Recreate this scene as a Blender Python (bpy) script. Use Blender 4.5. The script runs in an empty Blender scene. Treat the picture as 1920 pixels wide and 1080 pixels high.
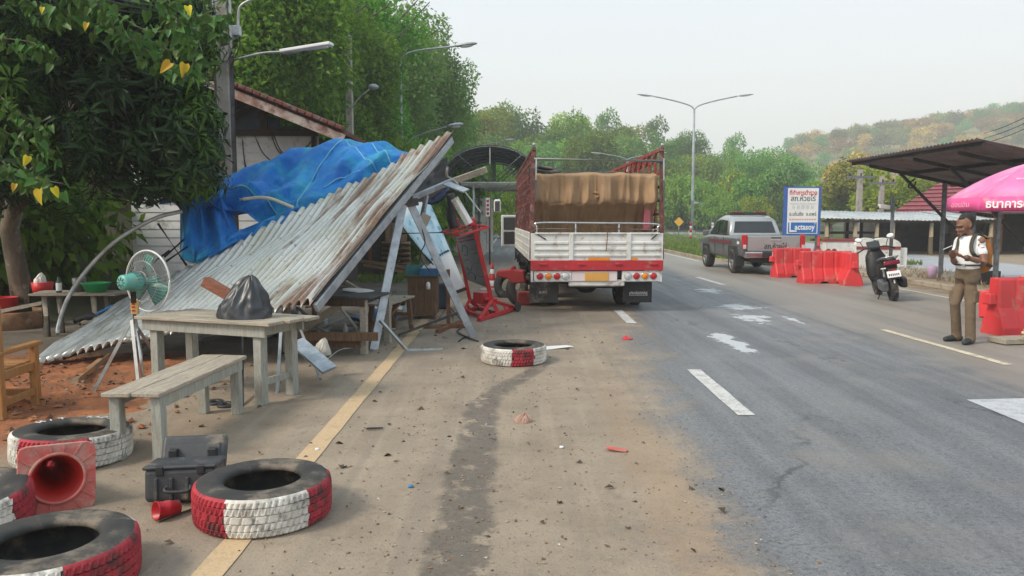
HAZE = True
import bpy, bmesh, math, random
import numpy as np
from mathutils import Vector, Matrix, Euler, noise as mnoise
R = math.radians
PI = math.pi
scene = bpy.context.scene
COL = scene.collection
# ---------------------------------------------------------------- camera
CAMH, FPX, PITCH = 1.68, 1442.0, math.atan(132 / 1442.0)
cam_d = bpy.data.cameras.new('camera'); cam = bpy.data.objects.new('camera', cam_d); COL.objects.link(cam)
cam.location = (0, 0, CAMH); cam.rotation_euler = (PI / 2 - PITCH, 0, 0)
cam_d.sensor_width = 36; cam_d.lens = 36 * FPX / 1920; cam_d.clip_start = .05; cam_d.clip_end = 3000
scene.camera = cam
# ---------------------------------------------------------------- sky, sun, exposure
SUN_EL, SUN_AZ = R(42), R(-118)         # azimuth from +Y towards +X: the sun stands to the left, a little behind
w = bpy.data.worlds.new('World'); scene.world = w; w.use_nodes = True
wn, wl = w.node_tree.nodes, w.node_tree.links
bg = wn['Background']
sky = wn.new('ShaderNodeTexSky'); sky.sky_type = 'NISHITA'; sky.sun_disc = False
sky.sun_elevation = SUN_EL; sky.sun_rotation = SUN_AZ; sky.air_density = 1.2; sky.dust_density = 6.0; sky.ozone_density = 1.0
hz = wn.new('ShaderNodeMix'); hz.data_type = 'RGBA'; hz.inputs[0].default_value = .72
hz.inputs[7].default_value = (7.1, 7.2, 7.15, 1)      # even, thin veil of high cloud
tcw = wn.new('ShaderNodeTexCoord'); sx = wn.new('ShaderNodeSeparateXYZ'); wl.new(tcw.outputs['Generated'], sx.inputs[0])
rmp = wn.new('ShaderNodeMapRange'); rmp.inputs[1].default_value = 0; rmp.inputs[2].default_value = .6; wl.new(sx.outputs[2], rmp.inputs[0])
vg = wn.new('ShaderNodeMix'); vg.data_type = 'RGBA'; wl.new(rmp.outputs[0], vg.inputs[0]); vg.inputs[6].default_value = (8.0, 7.3, 6.9, 1); vg.inputs[7].default_value = (5.6, 6.9, 7.6, 1)
wl.new(vg.outputs[2], hz.inputs[7]); wl.new(sky.outputs[0], hz.inputs[6]); wl.new(hz.outputs[2], bg.inputs[0])
bg.inputs[1].default_value = .1
sun_d = bpy.data.lights.new('sun', 'SUN'); sun = bpy.data.objects.new('sun', sun_d); COL.objects.link(sun)
sun_d.energy = 1.9; sun_d.angle = R(14); sun_d.color = (1, .9, .76)
sdir = Vector((math.sin(SUN_AZ) * math.cos(SUN_EL), math.cos(SUN_AZ) * math.cos(SUN_EL), math.sin(SUN_EL)))
sun.rotation_euler = (-sdir).to_track_quat('-Z', 'Y').to_euler()
vs = scene.view_settings
scene.display_settings.display_device = 'sRGB'
vs.view_transform = 'Standard'; vs.look = 'None'; vs.gamma = 1; vs.use_curve_mapping = False
vs.exposure = 0.74
scene.render.engine = 'CYCLES'
scene.cycles.use_denoising = True
scene.cycles.max_bounces = 6; scene.cycles.diffuse_bounces = 3; scene.cycles.glossy_bounces = 3
scene.cycles.transmission_bounces = 4; scene.cycles.transparent_max_bounces = 8; scene.cycles.volume_bounces = 1

# ---------------------------------------------------------------- picture <-> place
_cp, _sp = math.cos(PITCH), math.sin(PITCH)
def ray(px, py):
    a, v = (px - 960) / FPX, (540 - py) / FPX
    return Vector((a, _cp + v * _sp, v * _cp - _sp))
def at(px, py, Y):
    d = ray(px, py); t = Y / d.y
    return Vector((d.x * t, Y, CAMH + d.z * t))
def G(px, py, z=0.0):
    d = ray(px, py); t = (z - CAMH) / d.z
    return Vector((d.x * t, d.y * t, z))

# ---------------------------------------------------------------- materials
class NT:
    def __init__(s, name):
        s.m = bpy.data.materials.new(name); s.m.use_nodes = True
        s.n, s.l = s.m.node_tree.nodes, s.m.node_tree.links
        s.bsdf = s.n['Principled BSDF']; s.out = s.n['Material Output']
    def put(s, sock, v):
        if hasattr(v, 'is_linked'): s.l.new(v, sock)
        elif isinstance(v, (tuple, list)) and len(v) == 3 and sock.type == 'RGBA': sock.default_value = (*v, 1)
        else: sock.default_value = v
    def geo(s, k='Position'): return s.n.new('ShaderNodeNewGeometry').outputs[k]
    def tc(s, k='Object'): return s.n.new('ShaderNodeTexCoord').outputs[k]
    def math(s, op, a, b=0.0, c=0.0, clamp=False):
        n = s.n.new('ShaderNodeMath'); n.operation = op; n.use_clamp = clamp
        s.put(n.inputs[0], a); s.put(n.inputs[1], b); s.put(n.inputs[2], c); return n.outputs[0]
    def step(s, v, lo, hi):
        n = s.n.new('ShaderNodeMapRange'); n.interpolation_type = 'SMOOTHSTEP'
        s.put(n.inputs['Value'], v)
        if lo <= hi:
            n.inputs[1].default_value = lo; n.inputs[2].default_value = hi; n.inputs[3].default_value = 0; n.inputs[4].default_value = 1
        else:
            n.inputs[1].default_value = hi; n.inputs[2].default_value = lo; n.inputs[3].default_value = 1; n.inputs[4].default_value = 0
        return n.outputs[0]
    def noise(s, vec, scale, detail=4, rough=.6, dist=0):
        n = s.n.new('ShaderNodeTexNoise'); s.l.new(vec, n.inputs['Vector'])
        n.inputs['Scale'].default_value = scale; n.inputs['Detail'].default_value = detail
        n.inputs['Roughness'].default_value = rough; n.inputs['Distortion'].default_value = dist; return n.outputs[0]
    def vor(s, vec, scale, feature='F1', out='Distance'):
        n = s.n.new('ShaderNodeTexVoronoi'); n.feature = feature; s.l.new(vec, n.inputs['Vector']); n.inputs['Scale'].default_value = scale
        return n.outputs[out]
    def sep(s, vec): n = s.n.new('ShaderNodeSeparateXYZ'); s.l.new(vec, n.inputs[0]); return n.outputs
    def comb(s, x, y, z=0.0):
        n = s.n.new('ShaderNodeCombineXYZ'); s.put(n.inputs[0], x); s.put(n.inputs[1], y); s.put(n.inputs[2], z); return n.outputs[0]
    def scl(s, vec, sc):
        n = s.n.new('ShaderNodeVectorMath'); n.operation = 'MULTIPLY'; s.l.new(vec, n.inputs[0]); n.inputs[1].default_value = sc; return n.outputs[0]
    def mix(s, f, a, b, mode='MIX'):
        n = s.n.new('ShaderNodeMix'); n.data_type = 'RGBA'; n.blend_type = mode
        s.put(n.inputs[0], f); s.put(n.inputs[6], a); s.put(n.inputs[7], b); return n.outputs[2]
    def fmix(s, f, a, b):
        n = s.n.new('ShaderNodeMix'); n.data_type = 'FLOAT'; s.put(n.inputs[0], f); s.put(n.inputs[2], a); s.put(n.inputs[3], b); return n.outputs[0]
    def bump(s, h, strength=.3, dist=.01):
        n = s.n.new('ShaderNodeBump'); n.inputs['Strength'].default_value = strength; n.inputs['Distance'].default_value = dist
        s.l.new(h, n.inputs['Height']); s.l.new(n.outputs[0], s.bsdf.inputs['Normal'])
    def set(s, col=None, rough=None, metal=None, spec=None, **k):
        b = s.bsdf.inputs
        if col is not None: s.put(b['Base Color'], col)
        if rough is not None: s.put(b['Roughness'], rough)
        if metal is not None: s.put(b['Metallic'], metal)
        if spec is not None: s.put(b['Specular IOR Level'], spec)
        for kk, v in k.items(): s.put(b[kk.replace('_', ' ')], v)
        return s.m

def pm(name, c1, c2=None, rough=.6, metal=0.0, scale=4, dirt=None, amt=.5, dscale=3, bump=0.0, bscale=40, stretch=None, spec=.4, fine=.0):
    """a worn procedural surface: two tones, blotches of dirt, fine relief"""
    t = NT(name); v = t.tc('Object')
    if stretch: v = t.scl(v, stretch)
    c2 = c2 or tuple(x * .8 for x in c1)
    col = t.mix(t.step(t.noise(v, scale, 5), .35, .65), c1, c2)
    r = rough
    if fine: col = t.mix(t.math('MULTIPLY', t.step(t.noise(v, bscale * 1.5, 3), .5, .75), fine), col, tuple(x * .45 for x in c1))
    if dirt:
        d = t.math('MULTIPLY', t.step(t.noise(t.tc('Object'), dscale, 7, .68), .62 - amt * .32, .74 - amt * .2), .85)
        col = t.mix(d, col, dirt); r = t.fmix(d, rough, .9)
    if bump: t.bump(t.noise(v, bscale, 4), bump, .02)
    return t.set(col, r, metal, spec)

def leafmat(name, a, b, c, trans=.28, rough=.5, var=.35, yellow=None):
    t = NT(name)
    rnd = t.geo('Random Per Island'); pos = t.tc('Object')
    n = t.noise(pos, .9, 3)
    col = t.mix(t.step(n, .35, .68), a, b)
    col = t.mix(t.math('MULTIPLY', t.step(rnd, .45, 1), .75), col, c)
    if yellow: col = t.mix(t.step(rnd, .955, .97), col, yellow)
    oi = t.n.new('ShaderNodeObjectInfo').outputs['Random']
    h = t.n.new('ShaderNodeHueSaturation'); t.l.new(col, h.inputs['Color'])
    t.put(h.inputs['Hue'], t.math('MULTIPLY_ADD', oi, .05, .475)); t.put(h.inputs['Value'], t.math('MULTIPLY_ADD', oi, var * 2, 1 - var))
    t.set(h.outputs[0], rough, 0, .2)
    tr = t.n.new('ShaderNodeBsdfTranslucent'); t.l.new(h.outputs[0], tr.inputs[0])
    mx = t.n.new('ShaderNodeMixShader'); mx.inputs[0].default_value = trans
    t.l.new(t.bsdf.outputs[0], mx.inputs[1]); t.l.new(tr.outputs[0], mx.inputs[2]); t.l.new(mx.outputs[0], t.out.inputs[0])
    return t.m

# ---------------------------------------------------------------- mesh building
def frame_of(d, up=Vector((0, 0, 1))):
    d = Vector(d).normalized(); up = Vector(up)
    if abs(d.dot(up)) > .98: up = Vector((0, 1, 0)) if abs(d.y) < .9 else Vector((1, 0, 0))
    x = d.cross(up).normalized(); return x, x.cross(d).normalized(), d

class MB:
    def __init__(s): s.V, s.F, s.M, s.S, s.UV = [], [], [], [], None
    def add(s, vs, fs, m=0, smooth=False, T=None):
        o = len(s.V)
        s.V += [tuple(T @ Vector(v)) if T is not None else tuple(v) for v in vs]
        for f in fs: s.F.append(tuple(i + o for i in f)); s.M.append(m); s.S.append(smooth)
        return s
    def box(s, c, d, rot=None, m=0, taper=1.0, T=None):
        x, y, z = d[0] / 2, d[1] / 2, d[2] / 2; k = taper
        vs = [(-x, -y, -z), (x, -y, -z), (x, y, -z), (-x, y, -z), (-x * k, -y * k, z), (x * k, -y * k, z), (x * k, y * k, z), (-x * k, y * k, z)]
        r = Euler(rot).to_matrix() if rot is not None else Matrix.Identity(3)
        vs = [r @ Vector(v) + Vector(c) for v in vs]
        return s.add(vs, [(3, 2, 1, 0), (4, 5, 6, 7), (0, 1, 5, 4), (1, 2, 6, 5), (2, 3, 7, 6), (3, 0, 4, 7)], m, False, T)
    def bar(s, p, q, wd, ht, m=0, up=(0, 0, 1), T=None):
        p, q = Vector(p), Vector(q); x, y, _ = frame_of(q - p, up); x, y = x * wd / 2, y * ht / 2
        vs = [p - x - y, p + x - y, p + x + y, p - x + y, q - x - y, q + x - y, q + x + y, q - x + y]
        return s.add(vs, [(3, 2, 1, 0), (4, 5, 6, 7), (0, 1, 5, 4), (1, 2, 6, 5), (2, 3, 7, 6), (3, 0, 4, 7)], m, False, T)
    def tube(s, pts, r, seg=8, m=0, cap=True, T=None, flat=1.0):
        pts = [Vector(p) for p in pts]; n = len(pts)
        rs = list(r) if isinstance(r, (list, tuple)) else [r] * n
        vs, x0 = [], None
        for i, p in enumerate(pts):
            d = pts[min(i + 1, n - 1)] - pts[max(i - 1, 0)]
            if d.length < 1e-9: d = Vector((0, 0, 1))
            d.normalize()
            if x0 is None: x, y, _ = frame_of(d)
            else:
                x = (x0 - d * x0.dot(d))
                x = x.normalized() if x.length > 1e-6 else frame_of(d)[0]
                y = x.cross(d).normalized() * -1; y = d.cross(x).normalized()
            x0 = x
            for k in range(seg):
                a = 2 * PI * k / seg; vs.append(p + x * (rs[i] * math.cos(a)) + y * (rs[i] * flat * math.sin(a)))
        fs = [(i * seg + k, i * seg + (k + 1) % seg, (i + 1) * seg + (k + 1) % seg, (i + 1) * seg + k) for i in range(n - 1) for k in range(seg)]
        if cap: fs += [tuple(range(seg - 1, -1, -1)), tuple(range((n - 1) * seg, n * seg))]
        return s.add(vs, fs, m, True, T)
    def lathe(s, prof, seg=24, T=None, m=0, smooth=True, close=False, mf=None):
        n = len(prof)
        vs = [(r * math.cos(2 * PI * k / seg), r * math.sin(2 * PI * k / seg), z) for r, z in prof for k in range(seg)]
        o = len(s.V); rows = n if close else n - 1
        s.V += [tuple(T @ Vector(v)) if T is not None else v for v in vs]
        for i in range(rows):
            j = (i + 1) % n
            for k in range(seg):
                k2 = (k + 1) % seg
                s.F.append((o + i * seg + k, o + i * seg + k2, o + j * seg + k2, o + j * seg + k))
                s.M.append(mf(i, k) if mf else m); s.S.append(smooth)
        return s
    def ell(s, c, r, seg=16, rings=10, m=0, T=None, rot=None):
        rx, ry, rz = (r, r, r) if not hasattr(r, '__len__') else r
        Rm = Euler(rot).to_matrix() if rot is not None else Matrix.Identity(3); c = Vector(c)
        vs = [c + Rm @ Vector((0, 0, -rz))]
        for i in range(1, rings):
            t = -PI / 2 + PI * i / rings
            vs += [c + Rm @ Vector((rx * math.cos(t) * math.cos(2 * PI * k / seg), ry * math.cos(t) * math.sin(2 * PI * k / seg), rz * math.sin(t))) for k in range(seg)]
        vs.append(c + Rm @ Vector((0, 0, rz))); L = len(vs) - 1
        fs = [(0, 1 + (k + 1) % seg, 1 + k) for k in range(seg)]
        for i in range(rings - 2):
            a, b = 1 + i * seg, 1 + (i + 1) * seg
            fs += [(a + k, a + (k + 1) % seg, b + (k + 1) % seg, b + k) for k in range(seg)]
        a = 1 + (rings - 2) * seg
        fs += [(a + k, a + (k + 1) % seg, L) for k in range(seg)]
        return s.add(vs, fs, m, True, T)
    def prism(s, pts, h, T=None, m=0):
        """a flat outline in local xy, thickened by h along local z"""
        n = len(pts)
        vs = [(x, y, 0) for x, y in pts] + [(x, y, h) for x, y in pts]
        fs = [tuple(range(n - 1, -1, -1)), tuple(range(n, 2 * n))] + [(i, (i + 1) % n, n + (i + 1) % n, n + i) for i in range(n)]
        return s.add(vs, fs, m, False, T)
    def grid(s, fn, nu, nv, m=0, smooth=True, T=None, uv=True, mf=None):
        o = len(s.V)
        if uv and s.UV is None: s.UV = {}
        for j in range(nv + 1):
            for i in range(nu + 1):
                p = fn(i / nu, j / nv); s.V.append(tuple(T @ Vector(p)) if T is not None else tuple(p))
                if uv: s.UV[len(s.V) - 1] = (i / nu, j / nv)
        for j in range(nv):
            for i in range(nu):
                a = o + j * (nu + 1) + i
                s.F.append((a, a + 1, a + nu + 2, a + nu + 1)); s.M.append(mf(i, j) if mf else m); s.S.append(smooth)
        return s
    def mesh(s, name, mats):
        me = bpy.data.meshes.new(name); me.from_pydata(s.V, [], s.F)
        for mm in (mats if isinstance(mats, (list, tuple)) else [mats]): me.materials.append(mm)
        me.polygons.foreach_set('material_index', s.M); me.polygons.foreach_set('use_smooth', s.S)
        if s.UV:
            uvl = me.uv_layers.new(name='UVMap'); L = np.zeros(len(me.loops), dtype=np.int32); me.loops.foreach_get('vertex_index', L)
            uvl.data.foreach_set('uv', np.array([s.UV.get(int(i), (0, 0)) for i in L], dtype=np.float32).ravel())
        me.update(); return me
    def build(s, name, mats, parent=None, world=False, bevel=0.0, thick=0.0, seg=1):
        return link(name, s.mesh(name, mats), parent, world, bevel, thick, seg)

def link(name, me, parent=None, world=False, bevel=0.0, thick=0.0, seg=1):
    o = bpy.data.objects.new(name, me); COL.objects.link(o)
    if parent is not None:
        o.parent = parent
        if world:
            M = parent.matrix_basis.copy()
            if parent.parent is not None: M = parent.parent.matrix_basis @ parent.matrix_parent_inverse @ M
            o.matrix_parent_inverse = M.inverted()
    if thick:
        k = o.modifiers.new('thick', 'SOLIDIFY'); k.thickness = thick; k.offset = 0
    if bevel:
        b = o.modifiers.new('bevel', 'BEVEL'); b.width = bevel; b.segments = seg; b.limit_method = 'ANGLE'; b.angle_limit = R(40)
    return o
def tag(o, label=None, cat=None, group=None, kind=None):
    if label: o['label'] = label
    if cat: o['category'] = cat
    if group: o['group'] = group
    if kind: o['kind'] = kind
    return o
def thing(name, label, cat, loc=(0, 0, 0), rz=0.0, group=None, rot=None):
    o = bpy.data.objects.new(name, None); COL.objects.link(o); o.empty_display_size = .1
    o.location = loc; o.rotation_euler = rot if rot is not None else (0, 0, rz)
    o.rotation_mode = 'XYZ'
    return tag(o, label, cat, group)
def structure(o): o['kind'] = 'structure'; return o
def dup(o, parent=None, loc=None, rz=None, label=None, group=None, sc=None):
    c = o.copy(); COL.objects.link(c)
    if parent is not None: c.parent = parent
    for ch in list(o.children): dup(ch, c)
    if loc is not None: c.location = loc
    if rz is not None: c.rotation_euler = (c.rotation_euler[0], c.rotation_euler[1], rz)
    if sc is not None: c.scale = sc
    if label: c['label'] = label
    if group: c['group'] = group
    return c
def TR(loc=(0, 0, 0), rot=(0, 0, 0), sc=None):
    M = Matrix.Translation(Vector(loc)) @ Euler(rot).to_matrix().to_4x4()
    if sc: M = M @ Matrix.Diagonal((*sc, 1))
    return M
def axisT(c, d, up=(0, 0, 1)):
    """local z along d at c"""
    x, y, z = frame_of(d, up)
    M = Matrix((x, y, z)).transposed().to_4x4(); M.translation = Vector(c); return M
def text(s, size, mat, M, parent=None, name='lettering', bold=0.0, ext=.0015, align='CENTER', fit=None, world=False):
    cu = bpy.data.curves.new(name, 'FONT'); cu.body = s; cu.size = size; cu.align_x = align; cu.align_y = 'CENTER'
    cu.extrude = ext; cu.offset = bold; cu.resolution_u = 3
    tmp = bpy.data.objects.new('tmp_text', cu); COL.objects.link(tmp)
    me = bpy.data.meshes.new_from_object(tmp.evaluated_get(bpy.context.evaluated_depsgraph_get())); me.name = name
    bpy.data.objects.remove(tmp); bpy.data.curves.remove(cu)
    if fit and len(me.vertices):
        xs = [v.co.x for v in me.vertices]; k = fit / max(max(xs) - min(xs), 1e-6)
        me.transform(Matrix.Diagonal((k, 1, 1, 1)))
    me.materials.clear(); me.materials.append(mat); me.transform(M)
    return link(name, me, parent, world)
def lerp(a, b, t): return a + (b - a) * t
def fbm(p, o=4, s=1.0): return mnoise.fractal(Vector(p) * s, .6, 2.0, o)
def cr(pts, n):
    """Catmull-Rom through points"""
    P = [Vector(p) for p in pts]; P = [P[0] * 2 - P[1]] + P + [P[-1] * 2 - P[-2]]; out = []
    for i in range(1, len(P) - 2):
        for k in range(n):
            t = k / n; a, b, c, d = P[i - 1], P[i], P[i + 1], P[i + 2]
            out.append(.5 * ((2 * b) + (c - a) * t + (2 * a - 5 * b + 4 * c - d) * t * t + (3 * b - a - 3 * c + d) * t ** 3))
    out.append(P[-2]); return out
rng = random.Random(7)
# ---------------------------------------------------------------- shared materials
M = {}
def wood(name, a, b, rough=.75, dirt=None, amt=.4, st=(14, 14, 1.2)):
    t = NT(name); v = t.scl(t.tc('Object'), st)
    g = t.noise(v, 4, 6, .7, .6); col = t.mix(t.step(g, .3, .7), a, b)
    col = t.mix(t.math('MULTIPLY', t.step(t.noise(v, 14, 3), .55, .72), .55), col, tuple(x * .4 for x in b))
    if dirt: col = t.mix(t.math('MULTIPLY', t.step(t.noise(t.tc('Object'), 5, 6, .65), .62 - amt * .3, .78 - amt * .2), .8), col, dirt)
    t.bump(g, .35, .006); return t.set(col, rough, 0, .3)
DUST = (.36, .28, .20)
M['oldwood'] = wood('grey_weathered_wood', (.40, .37, .31), (.24, .215, .17), dirt=(.42, .36, .28), st=(9, 9, 9))
M['oldwood_x'] = wood('grey_weathered_plank', (.40, .36, .29), (.22, .19, .15), dirt=(.40, .33, .25), st=(1.3, 14, 14))
M['oldwood_y'] = wood('grey_weathered_plank_long', (.42, .37, .30), (.24, .20, .16), dirt=(.40, .33, .25), st=(14, 1.3, 14))
M['legwood'] = wood('painted_grey_leg_wood', (.36, .37, .33), (.25, .25, .22), dirt=(.33, .27, .2), amt=.35, st=(10, 10, 1.5))
M['brownwood'] = wood('brown_boards', (.20, .12, .07), (.10, .06, .035), dirt=(.3, .24, .18), amt=.2)
M['orangewood'] = wood('orange_varnished_wood', (.42, .21, .075), (.28, .13, .045), rough=.45, dirt=(.38, .26, .16), amt=.3)
M['darkwood'] = wood('dark_stained_wood', (.10, .075, .055), (.05, .035, .025))
M['logwood'] = wood('log_bark', (.33, .22, .14), (.17, .11, .07), st=(1.5, 9, 9))
M['galv'] = pm('galvanised_steel', (.42, .46, .50), (.28, .31, .35), .42, .55, 7, dirt=(.25, .2, .15), amt=.12, dscale=5, bump=.05)
M['galv_d'] = pm('dull_galvanised_steel', (.20, .22, .24), (.12, .13, .14), .5, .5, 9, dirt=(.2, .12, .07), amt=.3)
M['pipe'] = pm('pale_steel_pipe', (.42, .44, .44), (.3, .31, .3), .4, .5, 6, dirt=(.3, .2, .12), amt=.2)
M['darksteel'] = pm('dark_steel', (.05, .05, .055), (.03, .03, .03), .55, .4, 9, dirt=(.15, .1, .07), amt=.25)
M['rust'] = pm('rusty_steel', (.22, .09, .045), (.13, .06, .035), .8, .1, 8, dirt=(.3, .2, .13), amt=.3, bump=.2)
M['black'] = pm('black_plastic', (.022, .023, .025), (.034, .035, .037), .5, 0, 5, dirt=(.2, .16, .12), amt=.12)
M['rubber'] = pm('black_rubber', (.028, .028, .028), (.045, .043, .04), .78, 0, 6, dirt=(.19, .155, .12), amt=.36, dscale=4, bump=.12, bscale=60)
M['tred'] = pm('red_tyre_paint', (.40, .03, .045), (.27, .02, .032), .66, 0, 9, dirt=(.05, .042, .038), amt=.42, dscale=7, bump=.15, bscale=60)
M['twhite'] = pm('white_tyre_paint', (.70, .68, .63), (.52, .49, .44), .68, 0, 9, dirt=(.06, .052, .045), amt=.42, dscale=6, bump=.15, bscale=60)
M['white'] = pm('white_paint', (.74, .74, .72), (.64, .64, .61), .45, 0, 3, dirt=(.32, .26, .2), amt=.25, dscale=4)
M['cleanwhite'] = pm('clean_white', (.78, .78, .77), (.72, .72, .71), .4)
M['redpaint'] = pm('red_paint', (.56, .025, .03), (.42, .02, .028), .42, 0, 4, dirt=(.3, .2, .15), amt=.16, dscale=6)
M['redplastic'] = pm('red_barrier_plastic', (.66, .042, .048), (.55, .045, .05), .48, 0, 2, dirt=(.42, .24, .18), amt=.26, dscale=3)
M['conered'] = pm('faded_red_plastic', (.52, .10, .085), (.44, .13, .11), .7, 0, 5, dirt=(.44, .28, .23), amt=.5, dscale=7, bump=.1)
M['conein'] = pm('red_plastic_inside', (.45, .02, .015), (.35, .02, .015), .5)
M['concrete'] = pm('concrete', (.36, .34, .31), (.25, .235, .21), .85, 0, 3, dirt=(.18, .16, .13), amt=.35, bump=.2)
M['teal'] = pm('teal_plastic', (.12, .36, .31), (.10, .30, .26), .4, 0, 5, dirt=(.3, .27, .2), amt=.2, dscale=9)
M['chrome'] = pm('polished_steel', (.6, .6, .6), (.5, .5, .5), .22, .9)
M['grn'] = pm('green_plastic', (.04, .40, .14), (.035, .33, .11), .4)
M['bluep'] = pm('blue_plastic', (.03, .20, .42), (.03, .15, .34), .4)
M['orangep'] = pm('orange_fabric', (.62, .16, .04), (.5, .12, .03), .7)
M['yellowp'] = pm('yellow_plastic', (.75, .42, .04), (.7, .36, .04), .5)
M['glassd'] = pm('dark_tinted_glass', (.02, .024, .026), (.03, .034, .036), .08, 0, 2, spec=.6)
M['redlens'] = pm('red_lens', (.5, .015, .02), (.42, .015, .02), .18)
M['amberlens'] = pm('amber_lens', (.75, .25, .02), (.7, .22, .02), .2)
M['clearlens'] = pm('clear_lens', (.6, .6, .6), (.5, .5, .5), .15)
M['ink'] = pm('black_ink', (.03, .03, .035), (.04, .04, .045), .6)
M['bark'] = pm('grey_bark', (.17, .14, .105), (.09, .075, .055), .9, 0, 6, dirt=(.28, .27, .23), amt=.25, dscale=9, bump=.5, bscale=25, stretch=(1, 1, .3))
M['pink'] = pm('faded_pink_cloth', (.80, .25, .46), (.76, .17, .39), .7, 0, 1.6, dirt=(.78, .42, .56), amt=.4, dscale=2)
M['skin'] = pm('brown_skin', (.22, .108, .066), (.185, .09, .055), .5, 0, 9)
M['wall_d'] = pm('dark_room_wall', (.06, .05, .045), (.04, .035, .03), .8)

# ---------------------------------------------------------------- ground, roads and hills
def mat_ground():
    t = NT('earth_ground'); p = t.geo(); x, y, z = t.sep(p)
    big = t.noise(p, .25, 4); mid = t.noise(p, 1.3, 6, .65); fine = t.noise(p, 22, 5, .7)
    md = t.noise(p, 1.4, 6, .65); streak2 = t.noise(t.comb(t.math('MULTIPLY', x, 7), t.math('MULTIPLY', y, .25)), 1.0, 5, .6)
    col = t.mix(t.step(md, .3, .72), (.325, .262, .196), (.228, .18, .134))
    col = t.mix(t.math('MULTIPLY', t.step(streak2, .48, .7), .4), col, (.36, .295, .225))
    col = t.mix(t.math('MULTIPLY', t.step(t.noise(p, 26, 5, .72), .54, .68), .55), col, (.19, .14, .10))
    col = t.mix(t.math('MULTIPLY', t.step(t.noise(p, 4.5, 6, .72), .57, .72), .45), col, (.17, .145, .12))
    # red soil where the shoulder has been dug, dark trodden soil under the stalls
    soil = t.math('MULTIPLY', t.step(t.math('MULTIPLY_ADD', mid, 1.6, x), -2.5, -3.3), t.step(t.math('MULTIPLY_ADD', mid, 1.2, y), 5.2, 6.1))
    soilc = t.mix(t.step(t.noise(p, 6, 5, .7), .35, .68), (.33, .13, .06), (.21, .085, .045))
    col = t.mix(t.math('MULTIPLY', soil, t.step(y, 11.5, 9.0)), col, soilc)
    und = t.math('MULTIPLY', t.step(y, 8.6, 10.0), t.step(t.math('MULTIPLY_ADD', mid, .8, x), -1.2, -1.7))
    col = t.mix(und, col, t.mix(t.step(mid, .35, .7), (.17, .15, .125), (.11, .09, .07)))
    # grass in the far distance
    col = t.mix(t.step(t.math('MULTIPLY_ADD', big, 14, y), 52, 66), col, t.mix(t.step(mid, .35, .7), (.10, .15, .04), (.15, .17, .06)))
    t.bump(t.math('ADD', t.math('MULTIPLY', mid, 1.5), t.math('ADD', fine, t.noise(p, 70, 4, .7))), .55, .02)
    return t.set(col, .92, 0, .2)
_s = [(G(1412, 597), .30, .55), (G(1368, 640), .17, 1.0), (G(1385, 575), .35, .55), (G(1490, 601), .08, .5), (G(1330, 545), .25, .6)]
SPILLS = [(c.x, c.y, a, b_) for c, a, b_ in _s]
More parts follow.
